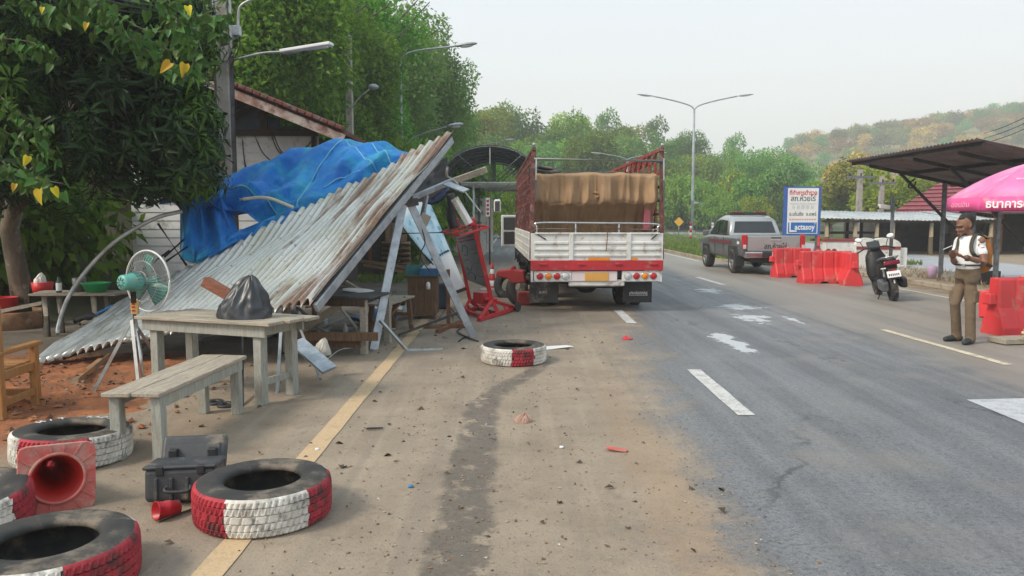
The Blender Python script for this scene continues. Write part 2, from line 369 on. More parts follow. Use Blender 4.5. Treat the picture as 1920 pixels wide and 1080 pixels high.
def mat_road():
    t = NT('dusty_asphalt'); p = t.geo(); x, y, z = t.sep(p)
    mid = t.noise(p, 1.4, 6, .65); fine = t.noise(p, 26, 5, .72); grain = t.noise(p, 110, 3, .7)
    streak = t.noise(t.comb(t.math('MULTIPLY', x, 2.3), t.math('MULTIPLY', y, .10)), 1.0, 5, .6)
    streak2 = t.noise(t.comb(t.math('MULTIPLY', x, 7), t.math('MULTIPLY', y, .25)), 1.0, 5, .6)
    vor = t.vor(p, 75)
    asp = t.mix(t.step(t.math('MULTIPLY_ADD', mid, .35, t.math('MULTIPLY', streak, .7)), .38, .66), (.112, .116, .126), (.185, .19, .202))
    asp = t.mix(t.math('MULTIPLY', t.step(streak2, .5, .75), .22), asp, (.29, .285, .275))
    asp = t.mix(t.math('MULTIPLY', t.step(t.noise(p, 30, 5, .8), .49, .60), .72), asp, (.06, .063, .07))
    asp = t.mix(t.math('MULTIPLY', t.step(t.noise(p, 45, 3, .7), .60, .70), .6), asp, (.33, .33, .33))
    asp = t.mix(t.math('MULTIPLY', t.step(t.noise(p, 6, 6, .75), .54, .7), .4), asp, (.12, .122, .13))
    asp = t.mix(t.math('MULTIPLY', t.step(grain, .52, .62), .6), asp, (.06, .062, .07))
    asp = t.mix(t.math('MULTIPLY', t.step(vor, .30, .12), .35), asp, (.33, .33, .33))
    ck = t.vor(t.comb(t.math('MULTIPLY_ADD', mid, .7, t.math('MULTIPLY', x, .55)), t.math('MULTIPLY_ADD', mid, .9, t.math('MULTIPLY', y, .22))), 1.0, 'DISTANCE_TO_EDGE')
    asp = t.mix(t.math('MULTIPLY', t.math('MULTIPLY', t.step(ck, .012, .003), t.step(t.noise(p, .7, 3), .48, .6)), .75), asp, (.05, .05, .052))
    asp = t.mix(t.math('MULTIPLY', t.step(t.noise(p, .6, 5, .65), .5, .68), .45), asp, (.21, .19, .165))
    bigp = t.noise(p, .45, 4, .6)
    tan = t.mix(t.step(mid, .3, .72), (.325, .262, .196), (.228, .18, .134))
    tan = t.mix(t.math('MULTIPLY', t.step(bigp, .45, .7), .45), tan, (.21, .175, .14))
    tan = t.mix(t.math('MULTIPLY', t.step(streak2, .48, .7), .4), tan, (.36, .295, .225))
    tan = t.mix(t.math('MULTIPLY', t.step(fine, .54, .68), .55), tan, (.19, .14, .10))
    tan = t.mix(t.math('MULTIPLY', t.step(t.noise(p, 4.5, 6, .72), .55, .68), .5), tan, (.17, .145, .12))
    tan = t.mix(t.math('MULTIPLY', t.step(grain, .55, .66), .6), tan, (.15, .115, .085))
    trk = t.noise(t.comb(t.math('MULTIPLY', x, 4.5), t.math('MULTIPLY', y, .06)), 1.0, 3, .5)
    tan = t.mix(t.math('MULTIPLY', t.step(trk, .53, .66), .38), tan, (.20, .17, .14))
    # bare, dusty lane on the right
    rt = t.step(t.math('ADD', x, t.math('MULTIPLY_ADD', mid, 1.2, t.math('MULTIPLY', streak, 1.6))), 5.9, 7.0)
    rcol = t.mix(t.step(streak, .35, .65), (.27, .243, .21), (.21, .19, .168))
    rcol = t.mix(t.math('MULTIPLY', t.step(grain, .54, .68), .5), rcol, (.10, .095, .085))
    col = t.mix(rt, asp, rcol)
    # dust covering the left lane; its border drifts to the right with distance
    edge = t.math('SUBTRACT', x, t.math('MINIMUM', t.math('MULTIPLY_ADD', y, .10, .62), 2.1))
    edge = t.math('ADD', edge, t.math('ADD', t.math('MULTIPLY', t.math('SUBTRACT', mid, .5), 1.3), t.math('MULTIPLY', t.math('SUBTRACT', streak, .5), 1.1)))
    edge = t.math('ADD', edge, t.math('ADD', t.math('MULTIPLY', t.math('SUBTRACT', t.noise(p, 5, 7, .75), .5), 1.1), t.math('MULTIPLY', t.math('SUBTRACT', fine, .5), .7)))
    d = t.step(edge, .45, -.35)
    d = t.math('MULTIPLY', d, t.step(t.math('MULTIPLY_ADD', mid, 8, y), 42, 24))
    col = t.mix(d, col, tan)
    # reddish sand washed along the wheel track
    rs = t.math('MULTIPLY', t.step(t.math('ABSOLUTE', t.math('ADD', t.math('SUBTRACT', x, .93), t.math('MULTIPLY', t.math('SUBTRACT', mid, .5), .5))), .28, .03), t.step(y, 9.0, 4.5))
    col = t.mix(t.math('MULTIPLY', rs, .38), col, (.31, .205, .12))
    # wet run-off
    n = t.n.new('ShaderNodeMapRange'); n.interpolation_type = 'SMOOTHSTEP'; t.put(n.inputs['Value'], y)
    n.inputs[1].default_value = 6.6; n.inputs[2].default_value = 9.0; n.inputs[3].default_value = -.27; n.inputs[4].default_value = .34
    wobble = t.math('ADD', t.math('MULTIPLY', t.math('SUBTRACT', t.noise(p, 3.5, 6, .7), .5), .28), t.math('MULTIPLY', t.math('SUBTRACT', mid, .5), .18))
    wd = t.math('ABSOLUTE', t.math('ADD', t.math('SUBTRACT', x, n.outputs[0]), wobble))
    wet = t.math('MULTIPLY', t.step(t.math('SUBTRACT', wd, t.math('MULTIPLY', t.step(y, 9, 5), .06)), .135, .05), t.step(y, 9.4, 8.7))
    wet = t.math('MULTIPLY', wet, t.step(t.noise(p, 5, 5, .7), .34, .46))
    # pale cement spilt on the lane
    sm = None
    for cx_, cy_, rx_, ry_ in SPILLS:
        dx = t.math('DIVIDE', t.math('SUBTRACT', x, cx_), rx_); dy = t.math('DIVIDE', t.math('SUBTRACT', y, cy_), ry_)
        q = t.math('SQRT', t.math('ADD', t.math('MULTIPLY', dx, dx), t.math('MULTIPLY', dy, dy))); q = t.math('ADD', q, t.math('MULTIPLY', t.math('SUBTRACT', t.noise(p, 3.2, 8, .72), .5), 5.5))
        q = t.step(q, .85, .62); sm = q if sm is None else t.math('MAXIMUM', sm, q)
    col = t.mix(t.math('MULTIPLY', sm, t.math('MULTIPLY_ADD', fine, .5, .5)), col, (.56, .58, .60))
    col = t.mix(t.math('MULTIPLY', wet, .82), col, t.mix(t.step(fine, .35, .65), (.125, .10, .075), (.085, .072, .06)))
    rough = t.fmix(d, t.fmix(t.step(streak, .4, .65), .62, .48), .92)
    rough = t.fmix(wet, rough, .48)
    h = t.math('ADD', t.math('MULTIPLY', grain, .7), t.math('ADD', fine, t.math('MULTIPLY', mid, .8)))
    t.bump(h, .5, .012)
    return t.set(col, rough, 0, .45)
def mat_paint(name, c, wear=.5, dirt=(.3, .235, .17)):
    t = NT(name); p = t.geo()
    m = t.step(t.noise(p, 7, 7, .75), .40 + wear * .1, .62 + wear * .1); f = t.step(t.noise(p, 60, 4, .7), .5, .66)
    col = t.mix(t.math('MULTIPLY', m, .85), c, dirt); col = t.mix(t.math('MULTIPLY', f, .4), col, (.16, .14, .12))
    t.bump(t.noise(p, 90, 3), .3, .006); return t.set(col, .8, 0, .3)

def sheet(name, pts, mat, z, n=1):
    b = MB(); b.add([(x, y, z) for x, y in pts], [tuple(range(len(pts)))]); return structure(b.build(name, mat))
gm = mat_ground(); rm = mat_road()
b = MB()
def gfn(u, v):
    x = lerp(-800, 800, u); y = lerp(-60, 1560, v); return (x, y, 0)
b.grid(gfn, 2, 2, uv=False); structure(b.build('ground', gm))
sheet('road', [(-1.75, -30), (9.5, -30), (9.5, 25.5), (7.45, 30), (7.45, 75), (12, 120), (5, 125), (-1.9, 75), (-1.75, 20)], rm, .004)
# the opposite carriageway beyond the median, bending away
oc = cr([(15.4, -30), (15.3, 5), (15.1, 24), (15.6, 40), (19, 80), (27, 120), (48, 160)], 8)
b = MB(); vs = []
for i, p in enumerate(oc):
    d = (oc[min(i + 1, len(oc) - 1)] - oc[max(i - 1, 0)]).normalized(); nrm = Vector((d.y, -d.x))
    for s_ in (-2.0, 2.2): vs.append((p.x + nrm.x * s_ * (1 + i * .02), p.y + nrm.y * s_, .004))
b.add(vs, [(2 * i, 2 * i + 1, 2 * i + 3, 2 * i + 2) for i in range(len(oc) - 1)])
structure(b.build('far_road', pm('pale_asphalt', (.34, .35, .37), (.28, .29, .31), .7, scale=2)))
# median: kerb and bare island near, grass farther on
mk = pm('dusty_kerb_concrete', (.36, .31, .24), (.27, .225, .17), .9, 0, 3, dirt=(.2, .15, .1), amt=.4, bump=.3)
isl = pm('bare_island_ground', (.33, .28, .22), (.25, .205, .15), .95, 0, 1.2, dirt=(.18, .14, .09), amt=.4, bump=.4)
b = MB(); b.box((10.45 + 1.28, 5, .05), (2.5, 43, .10)); structure(b.build('median_island', isl))
kerb = tag(thing('median_kerb', 'dusty pale concrete kerb edging the island under the checkpoint canopy', 'kerb', (10.2, 14, 0)))
kb = MB(); kb.box((0, 0, .07), (.26, 1.94, .14)); kme = None
for i in range(14):
    o = kb.build('kerb_stone', mk, kerb, bevel=.02) if i == 0 else link('kerb_stone', kme, kerb, bevel=.02)
    kme = o.data; o.location = (rng.uniform(-.012, .012), -1 + i * 1.0 * 2 - 13 + 1, rng.uniform(-.012, .008)); o.rotation_euler = (0, 0, R(rng.uniform(-.5, .5)))
gr_m = pm('grass_verge_soil', (.09, .13, .035), (.14, .16, .05), .95, 0, .8, bump=.4)
sheet('grass_median', [(7.75, 30.3), (9.6, 26.8), (12.9, 26.8), (13.1, 40), (16, 78), (22, 115), (12, 115), (7.75, 75)], gr_m, .012)
# kerb line of the grass median
b = MB(); b.box((7.6, 52, .06), (.14, 44, .12)); b.box((8.52, 28.2, .061), (.14, 4.3, .122), (0, 0, R(28)))
tag(b.build('grass_kerb', mk), 'low kerb along the grass median behind the pickup', 'kerb')

# painted markings
yl = mat_paint('dusty_yellow_line_paint', (.50, .36, .215), 1.0, (.34, .26, .18)); wl_ = mat_paint('worn_white_line_paint', (.54, .54, .53), .45, (.3, .28, .26))
cl_ = mat_paint('cream_line_paint', (.62, .53, .40), .35, (.33, .28, .22))
def rect_line(name, p, q, wd, mat, z=.009):
    p, q = Vector(p[:2]), Vector(q[:2]); d = (q - p).normalized(); nn = Vector((d.y, -d.x)) * wd / 2
    pts = []
    L = (q - p).length; k = max(2, int(L / .25)); rr = random.Random(int(p.y * 100))
    for i in range(k + 1): c = p + d * (L * i / k) + nn * (1 + rr.uniform(-.10, .05)); pts.append((c.x, c.y))
    for i in range(k, -1, -1): c = p + d * (L * i / k) - nn * (1 + rr.uniform(-.10, .05)); pts.append((c.x, c.y))
    vs = [(x, y, z) for x, y in pts]; b = MB(); n = len(vs)
    b.add(vs, [(i, i + 1, n - 2 - i, n - 1 - i) for i in range(k)]); return structure(b.build(name, mat))
rect_line('edge_line', (-1.43, 2.2), (-1.43, 32), .15, yl)
rect_line('edge_line', (-1.32, 33), (-1.2, 70), .15, wl_)
a_, b_ = G(1300, 694), G(1400, 780); rect_line('lane_dash', b_, a_, .155, wl_)
a_, b_ = G(1158, 582), G(1185, 607); rect_line('lane_dash', b_, a_, .16, wl_)
for yy in (18, 23.8, 29.6, 35.4): rect_line('lane_dash', (2.05, yy), (2.05, yy + 1.9), .15, wl_)
rect_line('lane_dash', G(1890, 685), G(1655, 619), .12, cl_)
rect_line('lane_dash', G(1358, 535), G(1307, 520), .14, wl_)
rect_line('edge_line', (9.15, 3), (9.15, 20.5), .12, cl_)
rect_line('edge_line', (7.2, 29.5), (7.2, 72), .13, wl_)
p = [G(1812, 751), G(1935, 748), G(1985, 800), G(1925, 798)]
sheet('lane_arrow', [(v.x, v.y) for v in p], mat_paint('faded_arrow_paint', (.46, .47, .50), .75, (.25, .255, .27)), .009)
# hills
def hfn_left(x, y):
    d = max(0, -7.5 - x - .02 * max(0, y - 15)); f = min(1, max(0, (y - 9) / 8))
    return f * (d * .62 - .0045 * d * d + .5 * fbm((x, y, 3), 3, .25) * min(1, d / 3)) - .05
b = MB()
b.grid(lambda u, v: (lerp(-60, -5.5, u), lerp(8, 150, v * v), hfn_left(lerp(-60, -5.5, u), lerp(8, 150, v * v))), 40, 50, uv=False)
structure(b.build('hillside', pm('wooded_hillside_soil', (.10, .075, .05), (.06, .07, .03), .95, 0, .5, bump=.5)))
def hfn_mid(x, y):
    s_ = 1 / (1 + math.exp(-(y - 118) / 9)); e = 1 / (1 + math.exp((x - 42) / 7)); return (9.5 + 3.5 * fbm((x, y, 9), 3, .03)) * s_ * e - .3
b = MB(); b.grid(lambda u, v: (lerp(-90, 75, u), lerp(88, 240, v), hfn_mid(lerp(-90, 75, u), lerp(88, 240, v))), 40, 36, uv=False)
structure(b.build('wooded_ridge', pm('ridge_soil', (.07, .08, .035), (.09, .09, .05), .95, 0, .3)))
def hfn_right(x, y):
    s_ = min(1, max(0, (y - 190) / 170)); s_ = s_ * s_ * (3 - 2 * s_)
    e = min(1, max(0, (x - 75) / 45)); e = e * e * (3 - 2 * e)
    top = 30 + max(0, x - 120) * .155
    return s_ * e * (top + 3.5 * fbm((x, y, 1), 4, .018)) - .4
b = MB(); b.grid(lambda u, v: (lerp(60, 420, u), lerp(180, 520, v), hfn_right(lerp(60, 420, u), lerp(180, 520, v))), 70, 50, uv=False)
structure(b.build('far_hill', pm('dry_hill_soil', (.26, .19, .075), (.19, .18, .06), .95, 0, .08)))
# ---------------------------------------------------------------- vegetation
def leaf_arrays(pos, ax, nrm, L, W, fold=.18):
    """one folded leaf (4 corners) per position"""
    ax = ax / np.linalg.norm(ax, axis=1, keepdims=True)
    sd = np.cross(nrm, ax); sd /= np.maximum(np.linalg.norm(sd, axis=1, keepdims=True), 1e-6)
    up = np.cross(ax, sd)
    L = L[:, None]; W = W[:, None]
    v = np.stack([pos, pos + ax * L * .45 + sd * W * .5 + up * W * fold, pos + ax * L - up * L * .12, pos + ax * L * .45 - sd * W * .5 + up * W * fold], 1)
    return v.reshape(-1, 3)
def leaf_obj_mesh(name, verts, mat, extra=None):
    n = len(verts) // 4
    me = bpy.data.meshes.new(name)
    me.vertices.add(n * 4); me.vertices.foreach_set('co', verts.astype(np.float32).ravel())
    me.loops.add(n * 4); me.loops.foreach_set('vertex_index', np.arange(n * 4, dtype=np.int32))
    me.polygons.add(n); me.polygons.foreach_set('loop_start', np.arange(0, n * 4, 4, dtype=np.int32))
    me.materials.append(mat); me.update(calc_edges=True); return me
def unit(r, n):
    d = r.normal(size=(n, 3)); return d / np.linalg.norm(d, axis=1, keepdims=True)
def crown_mesh(name, seed, n, rad, cz, mat, leaf=.25, lobes=16, lob=.42, low=-.9, wid=.55, droop=.35, shell=.55):
    r = np.random.default_rng(seed); rad = np.array(rad)
    C, S = [], []
    for i in range(lobes):
        d = unit(r, 1)[0]; d[2] = max(d[2], low)
        C.append(d * rad * r.uniform(.35, .82) + np.array([0, 0, cz])); S.append(r.uniform(.6, 1.15) * lob)
    C = np.array(C); S = np.array(S); wgt = S ** 2 / np.sum(S ** 2)
    k = r.choice(lobes, n, p=wgt); d = unit(r, n)
    rr = shell + (1 - shell) * r.random(n) ** .6
    rr *= 1 + .22 * np.sin(d[:, 0] * 9 + k) * np.sin(d[:, 1] * 8 + 2 * k) + (r.random(n) < .06) * r.random(n) * .35
    pos = C[k] + d * (rad * S[k][:, None]) * rr[:, None]
    nrm = d * .75 + np.array([0, 0, .55]) + r.normal(size=(n, 3)) * .45
    ax = r.normal(size=(n, 3)) + d * .6 + np.array([0, 0, -droop])
    L = leaf * r.uniform(.65, 1.35, n); return leaf_obj_mesh(name, leaf_arrays(pos, ax, nrm, L, L * wid), mat)
def trunk_mesh(seed, h, r0, spread=2.0, n_l=6, lean=.3, h0=.35):
    rr = random.Random(seed); b = MB()
    pts = [(0, 0, -.4)]; x = y = 0
    for i in range(1, 7): x += rr.uniform(-.1, .1) * lean * 2; y += rr.uniform(-.1, .1) * lean * 2; pts.append((x, y, h * i / 6))
    b.tube(pts, [r0 * (1.25 - .95 * i / 6) for i in range(7)], 8)
    for i in range(n_l):
        k = rr.uniform(h0, .95); j = min(5, int(k * 6)); p = Vector(pts[j]).lerp(Vector(pts[j + 1]), k * 6 - j)
        a = rr.uniform(0, 2 * PI); L = spread * rr.uniform(.5, 1)
        e = p + Vector((math.cos(a) * L, math.sin(a) * L, L * rr.uniform(.3, .9)))
        b.tube([p, p.lerp(e, .5) + Vector((0, 0, -.08 * L)), e], [r0 * .45, r0 * .3, r0 * .1], 6)
    return b.mesh('trunk', M['bark'])
LF = dict(
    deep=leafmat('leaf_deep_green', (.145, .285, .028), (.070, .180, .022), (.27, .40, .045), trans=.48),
    mid=leafmat('leaf_mid_green', (.215, .36, .034), (.110, .25, .028), (.34, .46, .055), trans=.48),
    lime=leafmat('leaf_lime', (.31, .40, .028), (.19, .30, .024), (.44, .46, .045), trans=.45),
    pale=leafmat('leaf_pale_green', (.19, .33, .080), (.115, .235, .056), (.29, .41, .11), trans=.47),
    dry=leafmat('leaf_dry_orange', (.50, .28, .07), (.36, .23, .055), (.58, .38, .11)),
    olive=leafmat('leaf_olive', (.23, .23, .04), (.15, .18, .03), (.36, .29, .06)),
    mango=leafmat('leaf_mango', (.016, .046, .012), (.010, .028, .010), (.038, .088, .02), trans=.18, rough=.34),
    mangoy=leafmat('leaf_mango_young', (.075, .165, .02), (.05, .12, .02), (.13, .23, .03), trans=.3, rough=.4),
    vine=leafmat('leaf_vine', (.085, .18, .032), (.05, .12, .028), (.14, .25, .045), trans=.35, rough=.4, var=.25))
LF['vineyellow'] = leafmat('leaf_vine_yellow', (.62, .46, .03), (.55, .40, .03), (.66, .52, .06), trans=.35, var=.1)
def tree_proto(name, label, cat, crown_me, trunk_me, group):
    t = thing(name, label, cat, group=group); link('trunk', trunk_me, t); link('crown', crown_me, t); return t
FOREST = []
def plant(spots, protos, group):
    for i, (x, y, z, s_, k, *rest) in enumerate(spots):
        P = protos[k]; first = not P.get('used')
        if first: o = P['o']; P['used'] = True; o.location = (x, y, z); o.rotation_euler = (0, 0, rng.uniform(0, 6.28))
        else: o = dup(P['o'], loc=(x, y, z), rz=rng.uniform(0, 6.28))
        q = s_ * rng.uniform(.94, 1.06); o.scale = (q, q, s_ * (rest[0] if rest else 1)); o['group'] = group
tall_tr = trunk_mesh(3, 9.5, .17, 2.6, 9); low_tr = trunk_mesh(4, 3.2, .14, 2.0, 7)
def fp(seed, mat, n=24000, leaf=.17, rad=(2.9, 2.9, 5.6), cz=6.2, **k): return crown_mesh('crown', seed, n, rad, cz, LF[mat], leaf, lobes=46, lob=.25, **k)
near_p = {k: dict(o=tree_proto('forest_tree', lab, 'tree', fp(sd, k), tall_tr, 'trees of the wooded slope behind the stalls')) for k, sd, lab in (
    ('deep', 11, 'tall deep green tree in the dense wood on the slope behind the clapboard house'),
    ('mid', 12, 'tall mid green leafy tree in the dense wood on the slope behind the clapboard house'),
    ('pale', 13, 'tall feathery pale green tree in the wood along the left of the road'))}
spots = []
for row, (y0, xs, s_) in enumerate([(22, (-14, -11.2, -8.6, -6.6), 1.0), (27, (-16, -12.5, -9.6, -7.2), 1.05), (33, (-19, -15, -11.5, -8.6, -6.6), 1.12),
                                    (41, (-20, -15, -11.4, -8.6, -6.3), 1.22), (50, (-22, -16, -12, -8.6, -6.6), 1.25), (60, (-22, -15, -10.5, -7.4), 1.3), (72, (-22, -15, -10, -7.2), 1.25), (85, (-20, -13, -8.5, -5.5), 1.05)]):
    for x in xs:
        xx, yy = x + rng.uniform(-.6, .6), y0 + rng.uniform(-1.8, 1.8)
        k = ('mid', 'deep', 'mid', 'deep')[rng.randrange(4)] if row < 3 else ('deep', 'pale', 'pale', 'mid')[rng.randrange(4)]
        spots.append((xx, yy, hfn_left(xx, yy), s_ * rng.uniform(.9, 1.1), k))
spots.append((-6.9, 30.5, 0.4, 1.05, 'deep', .9)); spots.append((-5.6, 46, 0.0, 1.25, 'pale'))
plant(spots, near_p, 'trees of the wooded slope behind the stalls')
# a sparse tree whose twigs stand against the sky
sp = tree_proto('sparse_tree', 'thin twiggy tree against the bright sky at the end of the left wood', 'tree',
                crown_mesh('crown', 41, 2600, (2.6, 2.6, 4.8), 9.5, LF['pale'], .26, lobes=20, lob=.26), trunk_mesh(8, 13, .16, 2.6, 16, .5), None)
sp.location = (-4.3, 58, 0)
# bushes under the wood, behind the stalls
bush_me = {k: crown_mesh('foliage', sd, 4200, (1.5, 1.5, 1.3), 1.1, LF[k], .17, lobes=12, lob=.5, low=-.3) for k, sd in (('deep', 21), ('mid', 22), ('lime', 23))}
st_me = MB(); 
for i in range(5): st_me.tube([(0, 0, -.1), (math.cos(i * 1.3) * .4, math.sin(i * 1.3) * .4, .7), (math.cos(i * 1.3) * .8, math.sin(i * 1.3) * .8, 1.4)], [.035, .025, .012], 5)
st_me = st_me.mesh('stem', M['bark'])
def bush(x, y, z, s_, k, label, sz=1, group=None):
    t = thing('bush', label, 'bush', (x, y, z), rng.uniform(0, 6), group); t.scale = (s_, s_, s_ * sz); link('foliage', bush_me[k], t); link('stem', st_me, t); return t
bush(-9.6, 14.4, .3, 1.3, 'deep', 'dark bush added to deepen the shade behind the shaded table', 1.1)  # dark bushes here are added as backing for the shade under the mango
bush(-9.0, 13.6, .0, 1.35, 'deep', 'dark bush added to fill the shade right behind the mango trunk', 1.25)
bush(-9.9, 12.9, .3, 1.3, 'deep', 'dark bush added to deepen the shade at the far left behind the planter', 1.25)
bush(-12.0, 13.2, .6, 1.4, 'deep', 'dark bush added as dark backing at the photo edge behind the mango trunk', 1.2)
bush(-3.4, 24.5, 0, 1.15, 'deep', 'deep green bush beside the gable end of the clapboard house', 1.6)
bush(-3.2, 33, 0, 1.2, 'mid', 'mid green bush behind the peak of the fallen tin roof', 1.7)
bush(-2.4, 44, 0, 1.1, 'lime', 'sunlit yellow green bush seen under the arched shelter', 1.3)
bush(-2.9, 52, 0, 1.6, 'mid', 'mid green bush at the end of the arched shelter', 1.7)
bush(-.2, 64, 0, 1.5, 'lime', 'bright lime bush beyond the truck cab mirror', 1.5)
bush(1.6, 84, 0, 1.8, 'mid', 'green bush far down the road behind the cargo truck', 1.5)
for px, Y, s_, k, lab in ((1255, 92, 2.2, 'mid', 'wide green bush on the far slope just left of the tall double lamp'), (1288, 96, 2.0, 'deep', 'dark green bush on the far slope behind the tall lamp pole'), (1322, 90, 2.0, 'mid', 'green bush on the far slope right of the tall lamp pole'), (1352, 94, 2.3, 'lime', 'yellowish bush on the far slope above the pickup bonnet'),
                           (1385, 92, 2.1, 'deep', 'dark bush on the far slope above the pickup cab'), (1415, 95, 2.3, 'mid', 'green bush on the far slope above the pickup bed'), (1450, 92, 2.2, 'deep', 'dark bush on the far slope left of the blue framed sign'), (1235, 98, 2.6, 'mid', 'tall green bush on the far slope beside the truck rack')):
    c = at(px, 430, Y); bush(c.x, Y, hfn_mid(c.x, Y), s_, k, lab, 1.35)
# the ridge straight ahead
ridge_tr = trunk_mesh(5, 6.5, .16, 2.2, 7)
def rp(seed, mat, n=6500, leaf=.34, **k): return crown_mesh('crown', seed, n, (3.6, 3.6, 3.9), 5.2, LF[mat], leaf, lobes=18, lob=.40, **k)
ridge_p = {k: dict(o=tree_proto('ridge_tree', lab, 'tree', rp(sd, k), ridge_tr, None)) for k, sd, lab in (
    ('mid', 31, 'rounded mid green tree on the wooded ridge beyond the truck'), ('deep', 32, 'dark green tree on the wooded ridge beyond the truck'),
    ('lime', 33, 'yellow green tree on the wooded ridge beyond the truck'), ('pale', 34, 'pale hazy green tree on the wooded ridge beyond the truck'))}
spots = []
def ridge_h(px):   # how high the wood stands along the skyline
    return np.interp(px, [900, 960, 1050, 1120, 1200, 1250, 1300, 1400, 1460, 1500], [1.45, 1.36, 1.32, 1.24, 1.12, 1.08, .86, .90, .84, .72])
for y0, step, z_add in ((98, 6.4, 0), (108, 6.2, 0), (119, 6.2, 0), (131, 6.6, 0), (146, 7.5, 0)):
    x = -16.0
    while x < 68:
        xx, yy = x + rng.uniform(-1.6, 1.6), y0 + rng.uniform(-3.5, 3.5)
        px = 960 + xx / yy * FPX
        if 870 < px < 1575 and not (y0 < 110 and 1240 < px < 1345):
            spots.append((xx, yy, hfn_mid(xx, yy), float(ridge_h(px)) * rng.uniform(.8, 1.12), rng.choice(['mid', 'mid', 'deep', 'lime', 'pale', 'mid', 'deep'])))
        x += step
plant(spots, ridge_p, 'trees of the wooded ridge beyond the truck')
def lone(px, py_top, Y, s_, k, label, me=None, tr=None):
    c = at(px, py_top, Y); h = 9.1 * s_
    t = thing('skyline_tree', label, 'tree', (c.x, Y, c.z - h)); t.scale = (s_ * .7, s_ * .7, s_); link('trunk', tr or ridge_tr, t); link('crown', me or ridge_p[k]['o'].children[1].data, t); return t
thin_me = crown_mesh('crown', 51, 900, (2.9, 2.9, 3.3), 6.2, LF['pale'], .45, lobes=12, lob=.28)
thin_tr = trunk_mesh(9, 9, .16, 2.6, 12, .3, .5)
lone(1140, 200, 150, 1.5, 'pale', 'tall thin open tree rising alone above the ridge skyline', thin_me, thin_tr)
lone(1232, 214, 150, 1.4, 'pale', 'pale feathery tree rising above the skyline near the tall double lamp', thin_me, thin_tr)
lone(1380, 246, 150, 1.25, 'pale', 'slim tree with two tufts on the skyline right of the tall double lamp', thin_me, thin_tr)
lone(1335, 258, 150, 1.1, 'deep', 'small dark tree on the skyline just right of the tall lamp pole')
lone(1432, 262, 150, 1.3, 'deep', 'broad dark tree on the skyline left of the dry hill')
# the wide rain tree
rain_me = crown_mesh('crown', 61, 12000, (7.4, 6, 3.0), 6.2, LF['pale'], .30, lobes=34, lob=.26, low=-.25)
c = at(1428, 425, 96); t = thing('rain_tree', 'wide low spreading tree with dusty green crown behind the blue framed sign', 'tree', (c.x, 96, 0)); link('trunk', trunk_mesh(15, 6, .35, 4.5, 12), t); link('crown', rain_me, t); t.scale = (1, 1, 1.12)
# bright trees behind the shed
def rtree(px, Y, s_, k, label, sz=1):
    c = at(px, 420, Y); t = thing('roadside_tree', label, 'tree', (c.x, Y, 0), rng.uniform(0, 6)); t.scale = (s_, s_, s_ * sz); link('trunk', low_tr, t)
    link('crown', round_me[k], t); return t
round_me = {k: crown_mesh('crown', sd, 5200, (2.5, 2.5, 2.2), 3.5, LF[k], .27, lobes=20, lob=.4) for k, sd in (('lime', 71), ('dry', 72), ('mid', 73), ('olive', 74))}
rtree(1655, 58, 1.0, 'lime', 'bright lime green tree behind the low tin roofed shed'); rtree(1720, 60, .92, 'lime', 'lime green tree behind the dark red roof')
rtree(1592, 64, 1.12, 'olive', 'yellowing tree behind the wooden power pole right of the sign'); rtree(1560, 66, .85, 'lime', 'small green tree right beside the blue framed sign')
rtree(1615, 72, 1.35, 'dry', 'orange leafed dry tree left of the lime green trees'); rtree(1420, 74, .7, 'lime', 'yellow green rounded tree above the pickup roof')
rtree(1790, 66, 1.15, 'olive', 'olive tree above the dark red roof under the checkpoint canopy'); rtree(1880, 70, 1.2, 'dry', 'dry orange tree behind the pink parasol')
rtree(1345, 82, .75, 'mid', 'green tree standing behind the grass median lamps'); rtree(1510, 76, .8, 'mid', 'mid green tree behind the sign post')
# the dry hill
far_tr = trunk_mesh(6, 5.5, .2, 2.2, 4)
def hp(seed, mat): return crown_mesh('crown', seed, 1500, (4.2, 4.2, 4.0), 5.4, LF[mat], .66, lobes=12, lob=.46)
hill_p = {k: dict(o=tree_proto('hill_tree', lab, 'tree', hp(sd, k), far_tr, None)) for k, sd, lab in (
    ('dry', 81, 'orange brown dry tree on the sunlit far hill'), ('olive', 82, 'olive yellow tree on the sunlit far hill'), ('pale', 83, 'grey green tree on the sunlit far hill'))}
spots = []
y = 215.0
while y < 400:
    x = 62.0 + rng.uniform(0, 5)
    while x < .70 * y + 8:
        xx, yy = x + rng.uniform(-2.5, 2.5), y + rng.uniform(-3, 3); px = 960 + xx / yy * FPX
        if 1462 < px < 1950 and hfn_right(xx, yy) > .3:
            lo = 1 - min(1, hfn_right(xx, yy) / 22)
            spots.append((xx, yy, hfn_right(xx, yy), rng.uniform(.75, 1.1), 'pale' if rng.random() < .22 + .35 * lo else ('dry' if rng.random() < .5 else 'olive')))
        x += 7.6
    y += 15.5
plant(spots, hill_p, 'trees on the sunlit far hill')
lone(1886, 207, 330, 1.3, 'pale', 'tall green tree on top of the far hill at the photo edge', hill_p['pale']['o'].children[1].data, far_tr)
